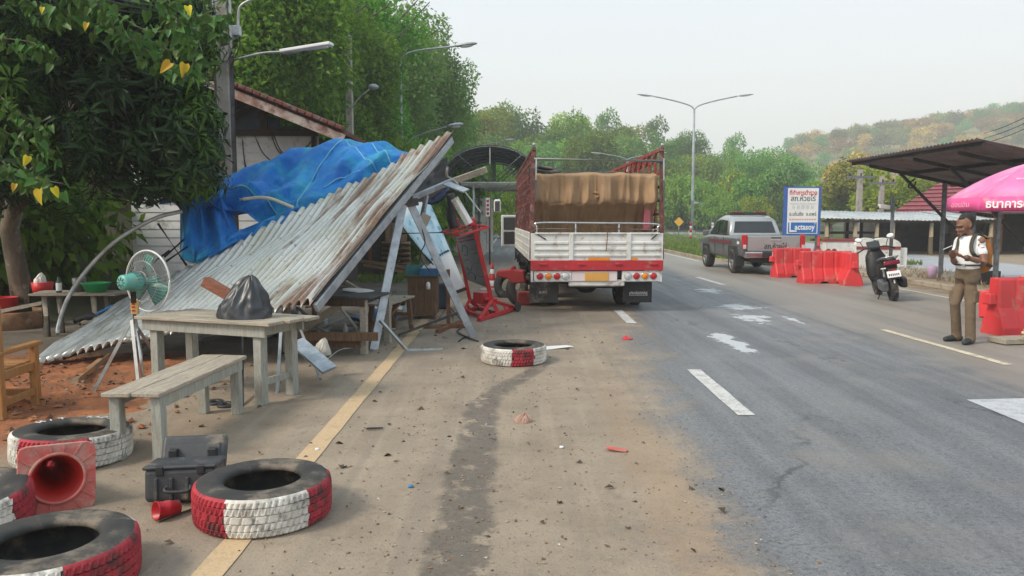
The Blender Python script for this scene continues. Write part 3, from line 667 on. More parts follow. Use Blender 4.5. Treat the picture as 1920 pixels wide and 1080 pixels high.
# grass
def grass(name, n, fx, h, mat, seed):
    r = np.random.default_rng(seed); pos = fx(r, n); ax = r.normal(size=(n, 3)) * .45; ax[:, 2] = 1
    L = h * r.uniform(.4, 1.2, n); o = link(name, leaf_obj_mesh(name, leaf_arrays(pos, ax, r.normal(size=(n, 3)), L, L * .16, .05), mat)); tag(o, kind='stuff'); return o
gm1 = leafmat('grass_blades', (.15, .25, .05), (.10, .19, .035), (.24, .30, .08), trans=.3, var=.05)
def fx1(r, n):
    y = 27 + 50 * r.random(n) ** 1.7; lo = np.where(y < 31, 7.8 + (31 - y) * .42, 7.8); x = lo + (5 + (y - 27) * .12) * r.random(n); return np.stack([x, y, np.full(n, .01)], 1)
grass('median_grass', 16000, fx1, .22, gm1, 5)
def fx2(r, n):
    y = r.uniform(19.5, 24, n); x = r.uniform(-4.2, -2.2, n); return np.stack([x, y, np.zeros(n)], 1)
grass('stall_grass', 1500, fx2, .2, gm1, 6)
def fx3(r, n):
    y = r.uniform(10, 24, n); x = 10.5 + 2.2 * r.random(n) ** 2; return np.stack([x, y, np.full(n, .1)], 1)
grass('dry_island_grass', 900, fx3, .16, leafmat('dry_grass', (.34, .27, .12), (.25, .2, .1), (.4, .33, .17), var=.1), 7)

# the mango tree
mg = G(40, 613); mgc = Vector((-6.5, 10.3, 3.75))
mango = tag(thing('mango_tree', 'big dark mango tree with long drooping leaves beside the fallen roof', 'tree', (mg.x, mg.y, 0)))
b = MB(); r0 = mg + Vector((0, 0, -.05))
tp = [r0, mg + Vector((.02, 0, .7)), mg + Vector((-.06, -.05, 1.5)), mg + Vector((.3, -.3, 2.3))]
b.tube(tp, [.19, .15, .13, .12], 12)
for i in range(11):
    a = rng.uniform(0, 6.28); e = mgc + Vector((math.cos(a) * 2.3, math.sin(a) * 2.0, rng.uniform(-.9, 1.7)))
    s0 = tp[2].lerp(tp[3], rng.random()); b.tube([s0, s0.lerp(e, .5) + Vector((0, 0, .15)), e], [.06, .04, .015], 6)
b.build('trunk', M['bark'], mango, True)
def spray_mesh(seed, mat, nl=11, L0=.25, far=False):
    rr = random.Random(seed); b = MB()
    b.tube([(0, 0, -.22), (0, 0, 0)], [.006, .004], 4)
    for i in range(nl):
        a = i * 2.4 + rr.uniform(-.3, .3); el = rr.uniform(-.75, .45); L = L0 * rr.uniform(.7, 1.15); W = L * .2
        d = Vector((math.cos(a) * math.cos(el), math.sin(a) * math.cos(el), math.sin(el))); s_ = d.cross(Vector((0, 0, 1))).normalized(); u = s_.cross(d)
        p0 = d * .02 + Vector((0, 0, -.03 * (i % 3))); p1 = p0 + d * L * .45; p2 = p0 + d * L - Vector((0, 0, L * rr.uniform(.25, .6)))
        b.add([p0, p1 + s_ * W * .5 + u * .006, p1 - s_ * W * .5 + u * .006, p1 - u * .004, p2], [(0, 3, 1), (0, 2, 3), (3, 4, 1), (3, 2, 4)], 0, False)
    return b.mesh('leaf_spray', mat)
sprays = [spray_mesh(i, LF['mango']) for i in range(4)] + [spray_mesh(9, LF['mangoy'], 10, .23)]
lob = [(mgc + Vector((rng.uniform(-1.9, 1.9), rng.uniform(-1.6, 1.6), rng.uniform(-1.2, 1.5))), rng.uniform(.75, 1.25)) for _ in range(20)]
lob += [(Vector((-4.6, 9.6, 4.0)), .95), (Vector((-3.95, 9.6, 2.95)), .5), (Vector((-3.95, 9.6, 2.5)), .48), (Vector((-3.93, 9.5, 2.75)), .45), (Vector((-4.0, 9.6, 2.2)), .42), (Vector((-4.25, 9.7, 3.2)), .8), (Vector((-4.3, 9.9, 2.6)), .7), (Vector((-4.2, 9.9, 3.9)), .6), (Vector((-4.75, 9.7, 3.2)), .95), (Vector((-4.8, 10.0, 2.5)), .75), (Vector((-4.4, 10.1, 3.0)), .62), (Vector((-7.2, 8.6, 2.9)), 1.0), (Vector((-5.9, 8.7, 3.6)), 1.1), (Vector((-5.5, 9.2, 2.5)), .8), (Vector((-6.6, 8.9, 2.2)), .8), (Vector((-5.0, 9.6, 4.3)), .9), (Vector((-6.3, 9.0, 4.7)), 1.0), (Vector((-7.0, 9.2, 3.4)), 1.2)]
cand = []
for i in range(2500):
    c, r_ = lob[rng.randrange(len(lob))]; d = Vector((rng.gauss(0, 1), rng.gauss(0, 1), rng.gauss(0, 1))).normalized()
    p = c + d * r_ * rng.uniform(.55, 1.05); px = 960 + p.x / p.y * FPX
    if px > 458 or p.z < 1.5 or p.x > -3.5: continue
    cand.append((p, d))
cand.sort(key=lambda q: q[0].y)
stuffV = MB(); n_obj = 0
for i, (p, d) in enumerate(cand):
    k = rng.randrange(4)
    px = 960 + p.x / p.y * FPX; young = (px > 340 and rng.random() < .55) or rng.random() < .05 or (px < 110 and p.z > 2.2 and rng.random() < .35)
    if young: k = 4
    q = (d + Vector((0, 0, .6))).to_track_quat('Z', 'Y'); sc_ = rng.uniform(.8, 1.2)
    if i < 290:
        o = link('leaf_spray', sprays[k], mango); o.location = p - mango.location; o.rotation_mode = 'QUATERNION'; o.rotation_quaternion = q; o.scale = (sc_,) * 3
    else:
        me = sprays[k]; MX = Matrix.LocRotScale(p, q, (sc_,) * 3)
        stuffV.add([v.co for v in me.vertices], [tuple(f.vertices) for f in me.polygons], 1 if young else 0, False, MX)
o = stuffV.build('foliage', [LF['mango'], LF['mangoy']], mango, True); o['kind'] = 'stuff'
# climbing vine with heart leaves hanging in front of the mango
def heart_mesh(mat):
    b = MB(); pts = [(0, 0), (.30, .10), (.46, -.12), (.42, -.42), (.22, -.78), (0, -1.05), (-.22, -.78), (-.42, -.42), (-.46, -.12), (-.30, .10)]
    vs = [(x, y, -.18 * y * y + .22 * abs(x)) for x, y in pts] + [(0, -.4, -.05)]
    b.add(vs, [(i, (i + 1) % 10, 10) for i in range(10)], 0, True); return b.mesh('leaf', mat)
hl, hy = heart_mesh(LF['vine']), heart_mesh(LF['vineyellow'])
vine = thing('climbing_vine', 'climbing vine with pale heart shaped leaves trailing over the dark mango tree', 'vine', (-5.5, 7.9, 0))
strands = [[(90, -60), (190, 5), (290, 60), (400, 20)], [(120, -40), (200, 40), (300, 110), (345, 135)], [(250, -40), (330, 40), (400, 60), (420, 30)], [(160, -30), (210, 60), (265, 70), (330, 100)],
           [(300, -30), (350, 60), (375, 120)], [(20, -30), (60, 10), (110, 25), (170, 30)], [(0, 180), (40, 215), (80, 240), (95, 300)], [(0, 240), (40, 270), (70, 330), (85, 350)], [(0, 300), (50, 330), (120, 345)], [(-10, 70), (60, 80), (90, 100)]]
b = MB()
for i, sd in enumerate(strands):
    Yv = 7.5 + .15 * (i % 4); pp = cr([at(x, y, Yv) for x, y in sd], 12); b.tube(pp, .006, 5)
    for k, p in enumerate(pp):
        if rng.random() < .12: continue
        for _ in range(2 if i > 5 else 3):
            yel = False
            o = link('leaf', hl, vine); o.location = p + Vector((rng.uniform(-.09, .09), rng.uniform(-.12, .05), rng.uniform(-.12, .05))) - vine.location
            s_ = rng.uniform(.06, .115); o.scale = (s_ * rng.uniform(.7, 1.05), s_, s_ * 1.4); o.rotation_euler = (R(rng.uniform(20, 115)), R(rng.uniform(-50, 50)), R(rng.uniform(-80, 80)))
b.build('stem', M['bark'], vine, True)
for x, y, s_ in ((352, 12, .13), (347, 120, .16), (163, 43, .10), (52, 293, .13), (75, 355, .19), (320, 118, .17), (80, 14, .08), (28, 345, .10), (100, 352, .13)):
    o = link('leaf', hy, vine); o.location = at(x, y, 7.35) - vine.location; o.scale = (s_ * .6, s_ * .75, s_ * 1.3); o.rotation_euler = (R(rng.uniform(55, 85)), R(rng.uniform(-45, 45)), R(rng.uniform(-50, 50))); o['label'] = 'yellow heart shaped leaf'
# ---------------------------------------------------------------- clapboard house
hx0, hx1, hy = -7.38, -3.72, 15.0
house = tag(thing('clapboard_house', 'white clapboard house with red brown gable roof behind the blue tarpaulin', 'house', (-6, 15, 0)))
siding = pm('white_clapboard', (.78, .79, .80), (.68, .70, .72), .6, 0, 2, dirt=(.35, .33, .3), amt=.25, dscale=3)
roofm = pm('red_brown_roof', (.17, .055, .045), (.12, .045, .038), .75, 0, 6, dirt=(.25, .2, .17), amt=.35, dscale=6, bump=.3)
fasc = pm('peeling_fascia', (.50, .44, .40), (.30, .16, .13), .8, 0, 5, dirt=(.15, .08, .06), amt=.5, dscale=7)
rdg = Vector((-6.15, 14.5, 4.43)); sl = .405
def roof_z(x): return rdg.z - abs(x - rdg.x) * sl
gabm = pm('painted_shade_gable_board', (.10, .12, .15), (.075, .09, .115), .8, 0, 2, dirt=(.05, .05, .05), amt=.3)  # upper boards coloured dark to carry the shade on the gable
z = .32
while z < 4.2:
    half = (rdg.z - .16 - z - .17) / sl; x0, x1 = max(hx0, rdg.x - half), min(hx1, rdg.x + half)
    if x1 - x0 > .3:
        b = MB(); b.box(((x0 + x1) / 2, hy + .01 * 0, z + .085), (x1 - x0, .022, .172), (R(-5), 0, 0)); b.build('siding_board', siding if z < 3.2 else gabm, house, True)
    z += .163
b = MB(); b.box(((hx0 + hx1) / 2, 16.8, 1.7), (hx1 - hx0 - .02, 3.5, 3.0)); b.build('wall', M['wall_d'], house, True)
b = MB(); b.bar((hx0, hy - .05, 3.30), (hx1, hy - .05, 3.30), .05, .12); b.build('tie_beam', M['darkwood'], house, True)
b = MB(); b.bar((-4.75, hy - .05, 3.36), (-4.75, hy - .05, 3.86), .13, .05, up=(0, 1, 0)); b.build('king_post', M['darkwood'], house, True)
for p, q in (((-5.6, 3.38), (-4.85, 3.9)), ((-3.80, 2.6), (-3.80, 3.24)), ((-3.9, 3.36), (-4.1, 3.55))):
    b = MB(); b.bar((p[0], hy - .055, p[1]), (q[0], hy - .055, q[1]), .09, .05, up=(0, 1, 0)); b.build('brace', M['darkwood'], house, True)
for s_ in (-1, 1):
    x_e = rdg.x + (3.15 if s_ > 0 else -1.75); b = MB()
    p0, p1 = Vector((rdg.x, 17.4, rdg.z + .05)), Vector((x_e, 17.4, roof_z(x_e) + .05))
    b.bar(p0 - Vector((0, .25, 0)), p1 - Vector((0, .25, 0)), 6.4, .07, up=(0, 0, 1)); b.build('roof_slope', roofm, house, True)
    b = MB(); b.bar((rdg.x, 13.92, rdg.z - .07), (x_e, 13.92, roof_z(x_e) - .07), .05, .15); b.build('fascia', fasc, house, True)
    b = MB()
    for i in range(24):
        t = (i + .5) / 24; c = Vector((lerp(rdg.x, x_e, t), 13.90, 0)); c.z = roof_z(c.x) + .10
        b.box(c, (.14, .16, .085), (0, math.atan(sl) * s_, R(rng.uniform(-3, 3))))
    b.build('verge_tiles', roofm, house, True, bevel=.02)
b = MB(); b.box((-6.29, hy - .03, 1.95), (.12, .05, 1.5)); b.build('door_frame', M['darkwood'], house, True)
for pts in ([(457, 290), (462, 320), (478, 322), (503, 318)], [(478, 255), (492, 285), (512, 305), (525, 315)], [(508, 250), (520, 280), (540, 300)], [(512, 250), (526, 282), (548, 302)], [(590, 255), (575, 275), (555, 285)], [(455, 262), (457, 290), (462, 318)]):
    b = MB(); b.tube(cr([at(x, y, 14.85) for x, y in pts], 8), .012, 5); b.build('wall_cable', M['black'], house, True)

# ---------------------------------------------------------------- utility poles and lamps
def conc_pole(px, base_y, top_z, Y, wdt, label, name='utility_pole'):
    c = at(px, base_y, Y); t = tag(thing(name, label, 'utility pole', (c.x, Y, 0)))
    b = MB(); b.box((0, 0, top_z / 2), (wdt * 1.15, wdt * 1.15, top_z), taper=.85); b.build('pole', M['concrete'], t, bevel=.015); return t
up = conc_pole(423, 200, 8.6, 12.6, .19, 'square concrete power pole beside the mango crown with a tube lamp arm')
X0, Y0 = up.location.x, 12.6
b = MB(); b.tube([(X0 + .135, Y0 - .05, .2), (X0 + .135, Y0 - .05, 8.3)], .035, 8); b.build('conduit', M['pipe'], up, True)
b = MB(); b.tube([(X0 - .14, Y0 - .03, 1.2), (X0 - .14, Y0 - .03, 8)], .02, 6); b.build('conduit', M['pipe'], up, True)
def pl(pts, Y): return [at(x, y, Y) for x, y in pts]
b = MB(); b.tube(cr(pl([(440, 112), (490, 100), (530, 97)], 12.5), 5), .02, 6); b.build('lamp_arm', M['pipe'], up, True)
b = MB(); b.bar(at(528, 97, 12.5), at(622, 82, 12.3), .16, .05); b.build('lamp_tray', M['cleanwhite'], up, True, bevel=.01)
b = MB(); b.tube([at(534, 101, 12.45), at(615, 88, 12.25)], .018, 8); b.build('fluorescent_tube', M['clearlens'], up, True)
b = MB(); b.tube(cr(pl([(447, 70), (447, 25), (455, 8), (480, -4)], 12.55), 6), .022, 8); b.build('lamp_bracket', M['pipe'], up, True)
b = MB(); b.box(at(444, 58, 12.5), (.12, .1, .16)); b.build('junction_box', M['galv'], up, True, bevel=.01)
b = MB(); b.bar(at(410, 80, 12.5), at(445, 68, 12.5), .03, .03); b.build('clamp', M['galv_d'], up, True)
b = MB(); b.tube(cr(pl([(449, 70), (449, 88), (436, 118), (433, 130)], 12.5), 5), .012, 5); b.build('cable', M['black'], up, True)
up2 = conc_pole(655, 200, 7.2, 24, .2, 'weathered concrete pole rising behind the blue tarpaulin')
b = MB(); b.tube(cr(pl([(658, 205), (672, 185), (694, 166)], 23.8), 5), .02, 6); b.build('lamp_arm', M['pipe'], up2, True)
b = MB(); b.ell(at(700, 163, 23.8), (.16, .12, .09)); b.build('lamp_head', M['galv'], up2, True)
b = MB()
for i, (a, c) in enumerate((((120, -10), (262, 66)), ((150, -14), (290, 74)), ((175, -14), (300, 72)))):
    b = MB(); p, q = at(*a, 7.0), Vector((X0, Y0, 4.9 + i * .12)); b.tube([p.lerp(q, k / 8) - Vector((0, 0, .5 * (k / 8) * (1 - k / 8))) for k in range(9)], .008, 4)
    tag(b.build('overhead_wire', M['black']), ['lowest thin black wire running through the mango leaves', 'middle thin black wire running through the mango leaves', 'upper thin black wire running through the mango leaves'][i], 'wire', 'wires over the mango tree')

lampm = pm('galvanised_lamp_pole', (.36, .40, .42), (.28, .31, .33), .5, .4, 3)
def lamp_head(t, p, d, mat=None, L=.75):
    d = Vector(d).normalized(); x, y, _ = frame_of(d); Mx = Matrix((x, d, y)).transposed().to_4x4(); Mx.translation = p
    b = MB(); k = L / .75
    sec = [(-.02, .05, .04), (.12 * k, .1, .08), (.4 * k, .15, .10), (.62 * k, .13, .08), (.75 * k, .05, .04)]
    vs = []
    for yy, ww, hh in sec:
        for a in range(10): vs.append((ww * math.cos(2 * PI * a / 10), yy, hh * math.sin(2 * PI * a / 10) * (1 if a < 6 else .55)))
    n = len(sec); b.add(vs, [(i * 10 + a, (i + 1) * 10 + a, (i + 1) * 10 + (a + 1) % 10, i * 10 + (a + 1) % 10) for i in range(n - 1) for a in range(10)] + [tuple(range(10)), tuple(range((n - 1) * 10 + 9, (n - 1) * 10 - 1, -1))], 0, True, Mx)
    o = b.build('lamp_head', mat or lampm, t); b2 = MB(); b2.ell((0, .38 * k, -.05), (.11, .24 * k, .06), 10, 6, 0, Mx); b2.build('lens', M['clearlens'], o); return o
def street_lamp(x, Y, H, arms, label, r=.075, rise=.9, L=.75):
    t = tag(thing('street_lamp', label, 'street lamp', (x, Y, 0)), group=None)
    b = MB(); b.tube([(0, 0, 0), (0, 0, H * .5), (0, 0, H)], [r * 1.25, r, r * .7], 10); b.build('pole', lampm, t)
    b = MB(); b.box((0, 0, .2), (r * 4.2, r * 4.2, .4)); b.build('base', M['concrete'], t, bevel=.02)
    for dx, dz, dy in arms:
        b = MB(); e = Vector((dx, dy, H + dz)); c = [(0, 0, H - .02), (dx * .12, dy * .12, H + dz * .3), (dx * .5, dy * .5, H + dz * .66), e]
        if abs(dz) > .9 * rise: c = [(0, 0, H - .02), (dx * .06, dy * .06, H + dz * .45), (dx * .3, dy * .3, H + dz * .78), e]
        b.tube(cr(c, 6), r * .5, 8); b.build('arm', lampm, t); lamp_head(t, e, (dx, dy, dz * .35), L=L)
    return t
c = at(1297, 437, 76); t = street_lamp(c.x, 76, at(1301, 205, 76).z, [(-4.0, 1.25, 0), (4.1, 1.25, 0)], 'tall double armed street lamp standing alone against the pale sky', .13, 3, 1.6)
c = at(753, 300, 33); street_lamp(c.x, 33, at(753, 118, 33).z, [(2.35, .62, -.3)], 'tall single armed street lamp in front of the left wood', .075, .6, .9)
def sl2(px_pole, py_top, Y, arms, label, **k): c = at(px_pole, py_top, Y); return street_lamp(c.x, Y, c.z, arms, label, **k)
sl2(765, 268, 30, [(1.55, .6, -.2)], 'single armed street lamp just behind the peak of the fallen tin roof', r=.05, L=.6)
sl2(898, 277, 62, [(2.0, .5, -.5)], 'single armed street lamp behind the arched shelter', r=.07, L=.9)
sl2(1176, 300, 88, [(-2.8, .7, 0), (3.2, .7, 0)], 'double armed street lamp whose head shows over the truck bed', r=.1, L=1.3)
sl2(1289, 365, 150, [(-2.4, .8, 0), (2.2, .8, 0)], 'small far double armed lamp left of the red and white post', r=.14, L=1.6)
sl2(1378, 372, 130, [(-1.9, .8, 0), (1.9, .7, 0)], 'small far double armed lamp above the pickup', r=.12, L=1.4)
sl2(1335, 387, 84, [(-1.3, .35, 0)], 'short single armed lamp on a pale pole left of the pickup', r=.09, L=.9)
for px, yt, yb, Y, wd, lab in ((1607, 318, 470, 52, .36, 'thick concrete power pole behind the checkpoint canopy corner'), (1648, 330, 470, 54, .34, 'leaning pale power pole in front of the lime green trees'),
                               (1556, 325, 430, 80, .28, 'thin far power pole right of the blue framed sign'), (1394, 366, 425, 120, .4, 'far pale pole above the pickup roof'), (1449, 370, 425, 110, .3, 'far thin pole between pickup and sign')):
    c, d = at(px, yb, Y), at(px, yt, Y); t = tag(thing('power_pole', lab, 'utility pole', (c.x, Y, 0)))
    b = MB(); b.box((0, 0, d.z / 2), (wd, wd, d.z), taper=.75); b.build('pole', M['concrete'], t)
    b = MB(); b.box((0, -.1, d.z - .5), (1.8, .12, .14))
    b.build('crossarm', M['galv_d'], t)
    for k in (-.75, 0, .75):
        b = MB(); b.lathe([(.001, 0), (.07, 0), (.05, .1), (.08, .14), (.001, .24)], 8, TR((k, -.1, d.z - .42))); b.build('insulator', M['darksteel'], t)
b = MB()
for i, z_ in enumerate((0, .9, 1.6)):
    b = MB(); p, q = at(1845, 268 - i * 9, 60), at(1990, 203 - i * 12, 52); b.tube([p.lerp(q, k / 6) - Vector((0, 0, 1.2 * (k / 6) * (1 - k / 6))) for k in range(7)], .03, 4)
    tag(b.build('overhead_wire', M['black']), ['lowest thin wire crossing the far hill at the photo edge', 'middle thin wire crossing the far hill at the photo edge', 'upper thin wire crossing the far hill at the photo edge'][i], 'wire', 'wires above the checkpoint canopy')

# ---------------------------------------------------------------- arched shelter over the shoulder
sh = tag(thing('arched_shelter', 'dark arched roof shelter on steel posts over the left shoulder', 'shelter', (-.75, 30, 0)))
cx, hw, zs, rise = -.80, 1.78, 2.95, 1.32
def arch(u): a = PI * u; return Vector((cx - hw * math.cos(a) * 1.0, 0, zs + rise * math.sin(a) ** .92))
shm = pm('dark_translucent_sheet', (.10, .11, .125), (.075, .08, .09), .45, 0, 3)
for k in range(6):
    y0, y1 = 28.2 + k * 1.5, 28.2 + k * 1.5 + 1.49
    b = MB(); b.grid(lambda u, v: arch(u) + Vector((0, lerp(y0, y1, v), .03)), 20, 1, uv=False); b.build('roof_sheet', shm, sh, True, thick=.012)
for k in range(7):
    y = 28.2 + k * 1.5
    b = MB(); b.tube([arch(i / 16) + Vector((0, y, -.02)) for i in range(17)], .03, 6); b.build('arch_rib', M['galv_d'], sh, True)
    b = MB(); b.bar((cx - hw, y, zs), (cx + hw, y, zs), .05, .05); b.build('tie_bar', M['pipe'], sh, True)
    if k % 2 == 0:
        b = MB()
        for a_ in (.27, .5, .73): b.tube([(cx, y, zs), arch(a_) + Vector((0, y, 0))], .028, 6)
        b.build('truss_web', M['pipe'], sh, True)
for k in range(1, 6):
    b = MB(); p = arch(k / 6); b.tube([(p.x, 28.1, p.z - .02), (p.x, 37.3, p.z - .02)], .025, 5); b.build('purlin', M['galv_d'], sh, True)
for x in (-1.4, 1.0):
    for y in (28.3, 32.8, 37.1):
        b = MB(); b.tube([(x, y, 0), (x, y, zs)], .045, 8); b.build('post', M['pipe'], sh, True)
# sign post, white fence, walking person's neighbours under the shelter
c = at(918, 400, 27.5); t = tag(thing('sign_post', 'slim post with narrow white sign in red lettering under the arched shelter', 'sign', (c.x, 27.5, 0)))
b = MB(); b.tube([(0, 0, 0), (0, 0, 2.6)], .03, 8); b.build('post', M['rust'], t)
b = MB(); b.box((-.06, -.05, 2.05), (.15, .03, .66)); b.build('sign_plate', M['cleanwhite'], t)
for k in range(4): b = MB(); b.box((-.06, -.069, 1.83 + k * .145), (.09, .006, .085)); b.build('lettering', M['redpaint'], t)
wf = tag(thing('panel_fence', 'white panel fence under the arched shelter, left of the sign post', 'fence', (-1.9, 33, 0)))
for k in range(7):
    b = MB(); b.box((-2.75 + k * .3, 33, 1.35), (.28, .05, 2.3)); b.build('panel', M['white'], wf, True, bevel=.01)
b = MB(); b.box((-1.85, 33.06, 2.35), (2.1, .05, .08)); b.build('rail', M['white'], wf, True)

# ---------------------------------------------------------------- checkpoint canopy, right
cn = tag(thing('checkpoint_canopy', 'cantilevered tin roof canopy on slim steel posts beside the road', 'canopy', (11.2, 18, 0)))
tin = pm('dark_tin_underside', (.20, .17, .175), (.13, .11, .115), .55, .35, 2, dirt=(.23, .12, .07), amt=.35, dscale=2)
def cz(x): return 3.19 - .212 * (x - 9.16)
for k in range(8):
    y0 = 15.15 + k * .74; b = MB()
    b.grid(lambda u, v: (lerp(9.05, 13.6, u), lerp(y0, y0 + .77, v), cz(lerp(9.05, 13.6, u)) + .018 * math.sin(v * 2 * PI * 5) + .004 * (k % 2)), 1, 40, uv=False); b.build('roof_sheet', tin, cn, True, thick=.003)
for x in (9.2, 10.5, 11.9, 13.3):
    b = MB(); b.bar((x, 15.2, cz(x) - .06), (x, 21, cz(x) - .06), .05, .08); b.build('purlin', M['darksteel'], cn, True)
for y in (16.2, 18, 20.2):
    b = MB(); b.bar((9.3, y, cz(9.3) - .14), (13.3, y, cz(13.3) - .14), .06, .08); b.build('rafter', M['darksteel'], cn, True)
for y in (17.9, 20.2):
    b = MB(); b.bar((11.28, y, 0), (11.28, y, cz(11.28) - .17), .085, .085, up=(0, 1, 0)); b.build('post', M['galv_d'], cn, True)
    b = MB(); b.bar((10.1, y, cz(10.1) - .16), (12.05, y + .02, .95), .06, .06, up=(0, 1, 0)); b.build('diagonal_brace', M['darksteel'], cn, True)
b = MB(); b.bar((12.1, 20.25, 0), (12.1, 20.25, cz(12.1) - .2), .09, .09, up=(0, 1, 0)); b.build('post', M['galv_d'], cn, True)
b = MB(); b.bar((12.1, 17.95, 0), (12.1, 17.95, cz(12.1) - .2), .09, .09, up=(0, 1, 0)); b.build('post', M['galv_d'], cn, True)
b = MB(); b.tube(cr(pl([(1716, 335), (1706, 343), (1704, 352), (1712, 351), (1718, 341)], 20), 5), .02, 6); b.build('hook', M['darksteel'], cn, True)

# pink parasol
pr = tag(thing('parasol', 'pink market parasol with white bank lettering on its valance', 'parasol', (8.75, 12.5, 0)))
valm = pm('bright_pink_valance', (.78, .11, .33), (.72, .09, .29), .65, 0, 3, dirt=(.6, .3, .4), amt=.2); n_p = 8; Rp = 1.5
def prad(i, r, z): a = 2 * PI * (i + .5) / n_p + R(-5.5); return Vector((r * math.sin(a), -r * math.cos(a), z))
for i in range(n_p):
    b = MB()
    def fn(u, v, i=i):
        r = Rp * v; z = 2.62 - .62 * v ** 1.75
        p = prad(i - 1, r, z).lerp(prad(i, r, z), u); p.z -= .05 * v * math.sin(PI * u) * -0 ; q = p.normalized(); s_ = 4 * u * (1 - u) * .05 * v
        p.x *= 1 - s_ * .6; p.y *= 1 - s_ * .6; return p
    b.grid(fn, 6, 8); g_ = b.build('gore', M['pink'], pr, thick=.003)
    b = MB(); z1 = 2.0
    b.grid(lambda u, v, i=i: fn(u, 1.0, i) * 1.0 + Vector((0, 0, -.21 * v)) + prad(i - .5, .012 * v, 0), 6, 2); b.build('valance', valm, pr, thick=.003)
    b = MB(); b.tube([(0, 0, 2.58), prad(i, Rp * .5, 2.62 - .62 * .5 ** 1.75 - .015), prad(i, Rp * .98, 2.0)], .007, 5); b.build('rib', M['darksteel'], pr)
b = MB(); b.tube([(0, 0, .12), (0, 0, 2.7)], .022, 8); b.build('pole', M['pipe'], pr)
b = MB(); b.lathe([(.001, 0), (.25, 0), (.25, .1), (.06, .14), (.001, .14)], 16, TR((0, 0, .1))); b.build('base', M['concrete'], pr)
def gore_T(i, r, z, tilt):
    a = 2 * PI * i / n_p + R(-5.5); ra = r * math.cos(PI / n_p); return Matrix.Translation((ra * math.sin(a), -ra * math.cos(a), z)) @ Matrix.Rotation(a, 4, 'Z') @ Matrix.Rotation(R(90) - tilt, 4, 'X')
txtw = pm('white_print', (.80, .78, .79), (.76, .74, .75), .6)
pinkp = pm('pale_pink_print', (.80, .42, .55), (.78, .4, .5), .6)
text('ธนาคารออมสิน', .17, txtw, gore_T(-1, Rp, 1.885, 0) @ Matrix.Translation((.0, 0, .05)), pr, bold=.004, fit=.98)
text('ออมสิน', .12, pinkp, gore_T(-2, Rp, 1.885, 0) @ Matrix.Translation((0, 0, .05)), pr, fit=.6)
Mg = gore_T(-1, Rp * .62, 2.62 - .62 * .62 ** 1.75 + .02, R(90) - R(28)) @ Matrix.Translation((0, 0, .02))
b = MB(); b.lathe([(.001, 0), (.12, 0), (.13, .004), (.12, .008), (.001, .008)], 24, Mg); b.lathe([(.145, 0), (.16, 0), (.16, .006), (.145, .006)], 24, Mg, close=True); b.build('emblem', pm('gold_emblem', (.55, .42, .25), (.4, .35, .25), .5), pr)
text('ธนาคารออมสิน', .07, txtw, Mg @ Matrix.Translation((0, -.23, .0)), pr)

# ---------------------------------------------------------------- low shed and the red roofed house
shd = tag(thing('tin_roofed_shed', 'long low open shed with pale tin roof and wooden posts behind the far road', 'shed', (20, 36, 0)))
tinw = pm('pale_tin_sheet', (.46, .49, .50), (.38, .40, .41), .5, .3, 1.5, dirt=(.3, .25, .2), amt=.25)
for k in range(11):
    x0 = 13.75 + k * .72; b = MB()
    b.grid(lambda u, v: (x0 + u * .76, lerp(34.2, 38.4, v), lerp(1.60, 2.0, v) + .02 * math.sin(u * PI * 8) + .05 * math.sin(x0 * .6) + .005 * (k % 2)), 24, 1, uv=False); b.build('roof_sheet', tinw, shd, True, thick=.004)
b = MB(); b.bar((13.8, 34.35, 1.52), (21.6, 34.35, 1.50), .06, .1); b.build('eave_beam', M['darkwood'], shd, True)
b = MB(); b.bar((13.8, 38.2, 1.9), (21.6, 38.2, 1.9), .06, .1); b.build('back_beam', M['darkwood'], shd, True)
pw = wood('pale_post_wood', (.42, .35, .24), (.3, .24, .16))
for x in (14.1, 15.35, 16.3, 17.0, 18.75, 20.4, 21.4):
    b = MB(); b.tube([(x, 34.5, -.02), (x + rng.uniform(-.05, .05), 34.5, 1.5)], [.11, .09], 8); b.build('post', pw, shd, True)
    b = MB(); b.tube([(x + .3, 38.2, -.02), (x + .3, 38.2, 1.86)], [.09, .08], 8); b.build('post', M['darkwood'], shd, True)
b = MB(); b.box((16.2, 37.6, .95), (3.2, .3, .12)); b.box((16.2, 37.6, .6), (3.2, .3, .12)); b.build('rail', M['darkwood'], shd, True)
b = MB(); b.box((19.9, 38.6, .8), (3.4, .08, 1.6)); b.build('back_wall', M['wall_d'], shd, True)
b = MB(); b.box((17.9, 36.8, .55), (.9, .7, 1.1)); b.build('counter', M['darkwood'], shd, True)
rh = tag(thing('red_roofed_house', 'house with dark red hip roof behind the pale tin shed', 'house', (30, 52, 0)))
redroof = pm('dark_red_roof_tiles', (.26, .045, .055), (.20, .035, .045), .6, 0, 3, dirt=(.15, .05, .05), amt=.3)
p = [at(1655, 411, 46), at(2060, 411, 46), at(1900, 333, 52), at(1762, 343, 52), at(1690, 411, 58)]
for k in range(9):   # courses of tiles down the slope facing the road
    t0, t1 = k / 9, (k + 1.06) / 9
    a0, a1 = p[3].lerp(p[0], t0), p[3].lerp(p[0], t1); c0, c1 = p[2].lerp(p[1], t0), p[2].lerp(p[1], t1); u_ = Vector((0, -.05, .07))
    b = MB(); b.add([a0, c0, c1 + u_, a1 + u_, a1, c1], [(3, 2, 1, 0), (4, 5, 2, 3)]); b.build('roof_course', redroof, rh, True)
b = MB(); b.add([p[0], p[3], p[4]], [(0, 1, 2)]); b.build('roof_hip', redroof, rh, True)
b = MB(); b.box((31, 52, .9), (13, 10, 1.7)); b.build('wall', M['wall_d'], rh, True)
c0 = at(1860, 480, 40)
ow = tag(thing('market_stall', 'dark stall front with orange brown board and leaning posts right of the shed', 'stall', (c0.x, 38, 0)))
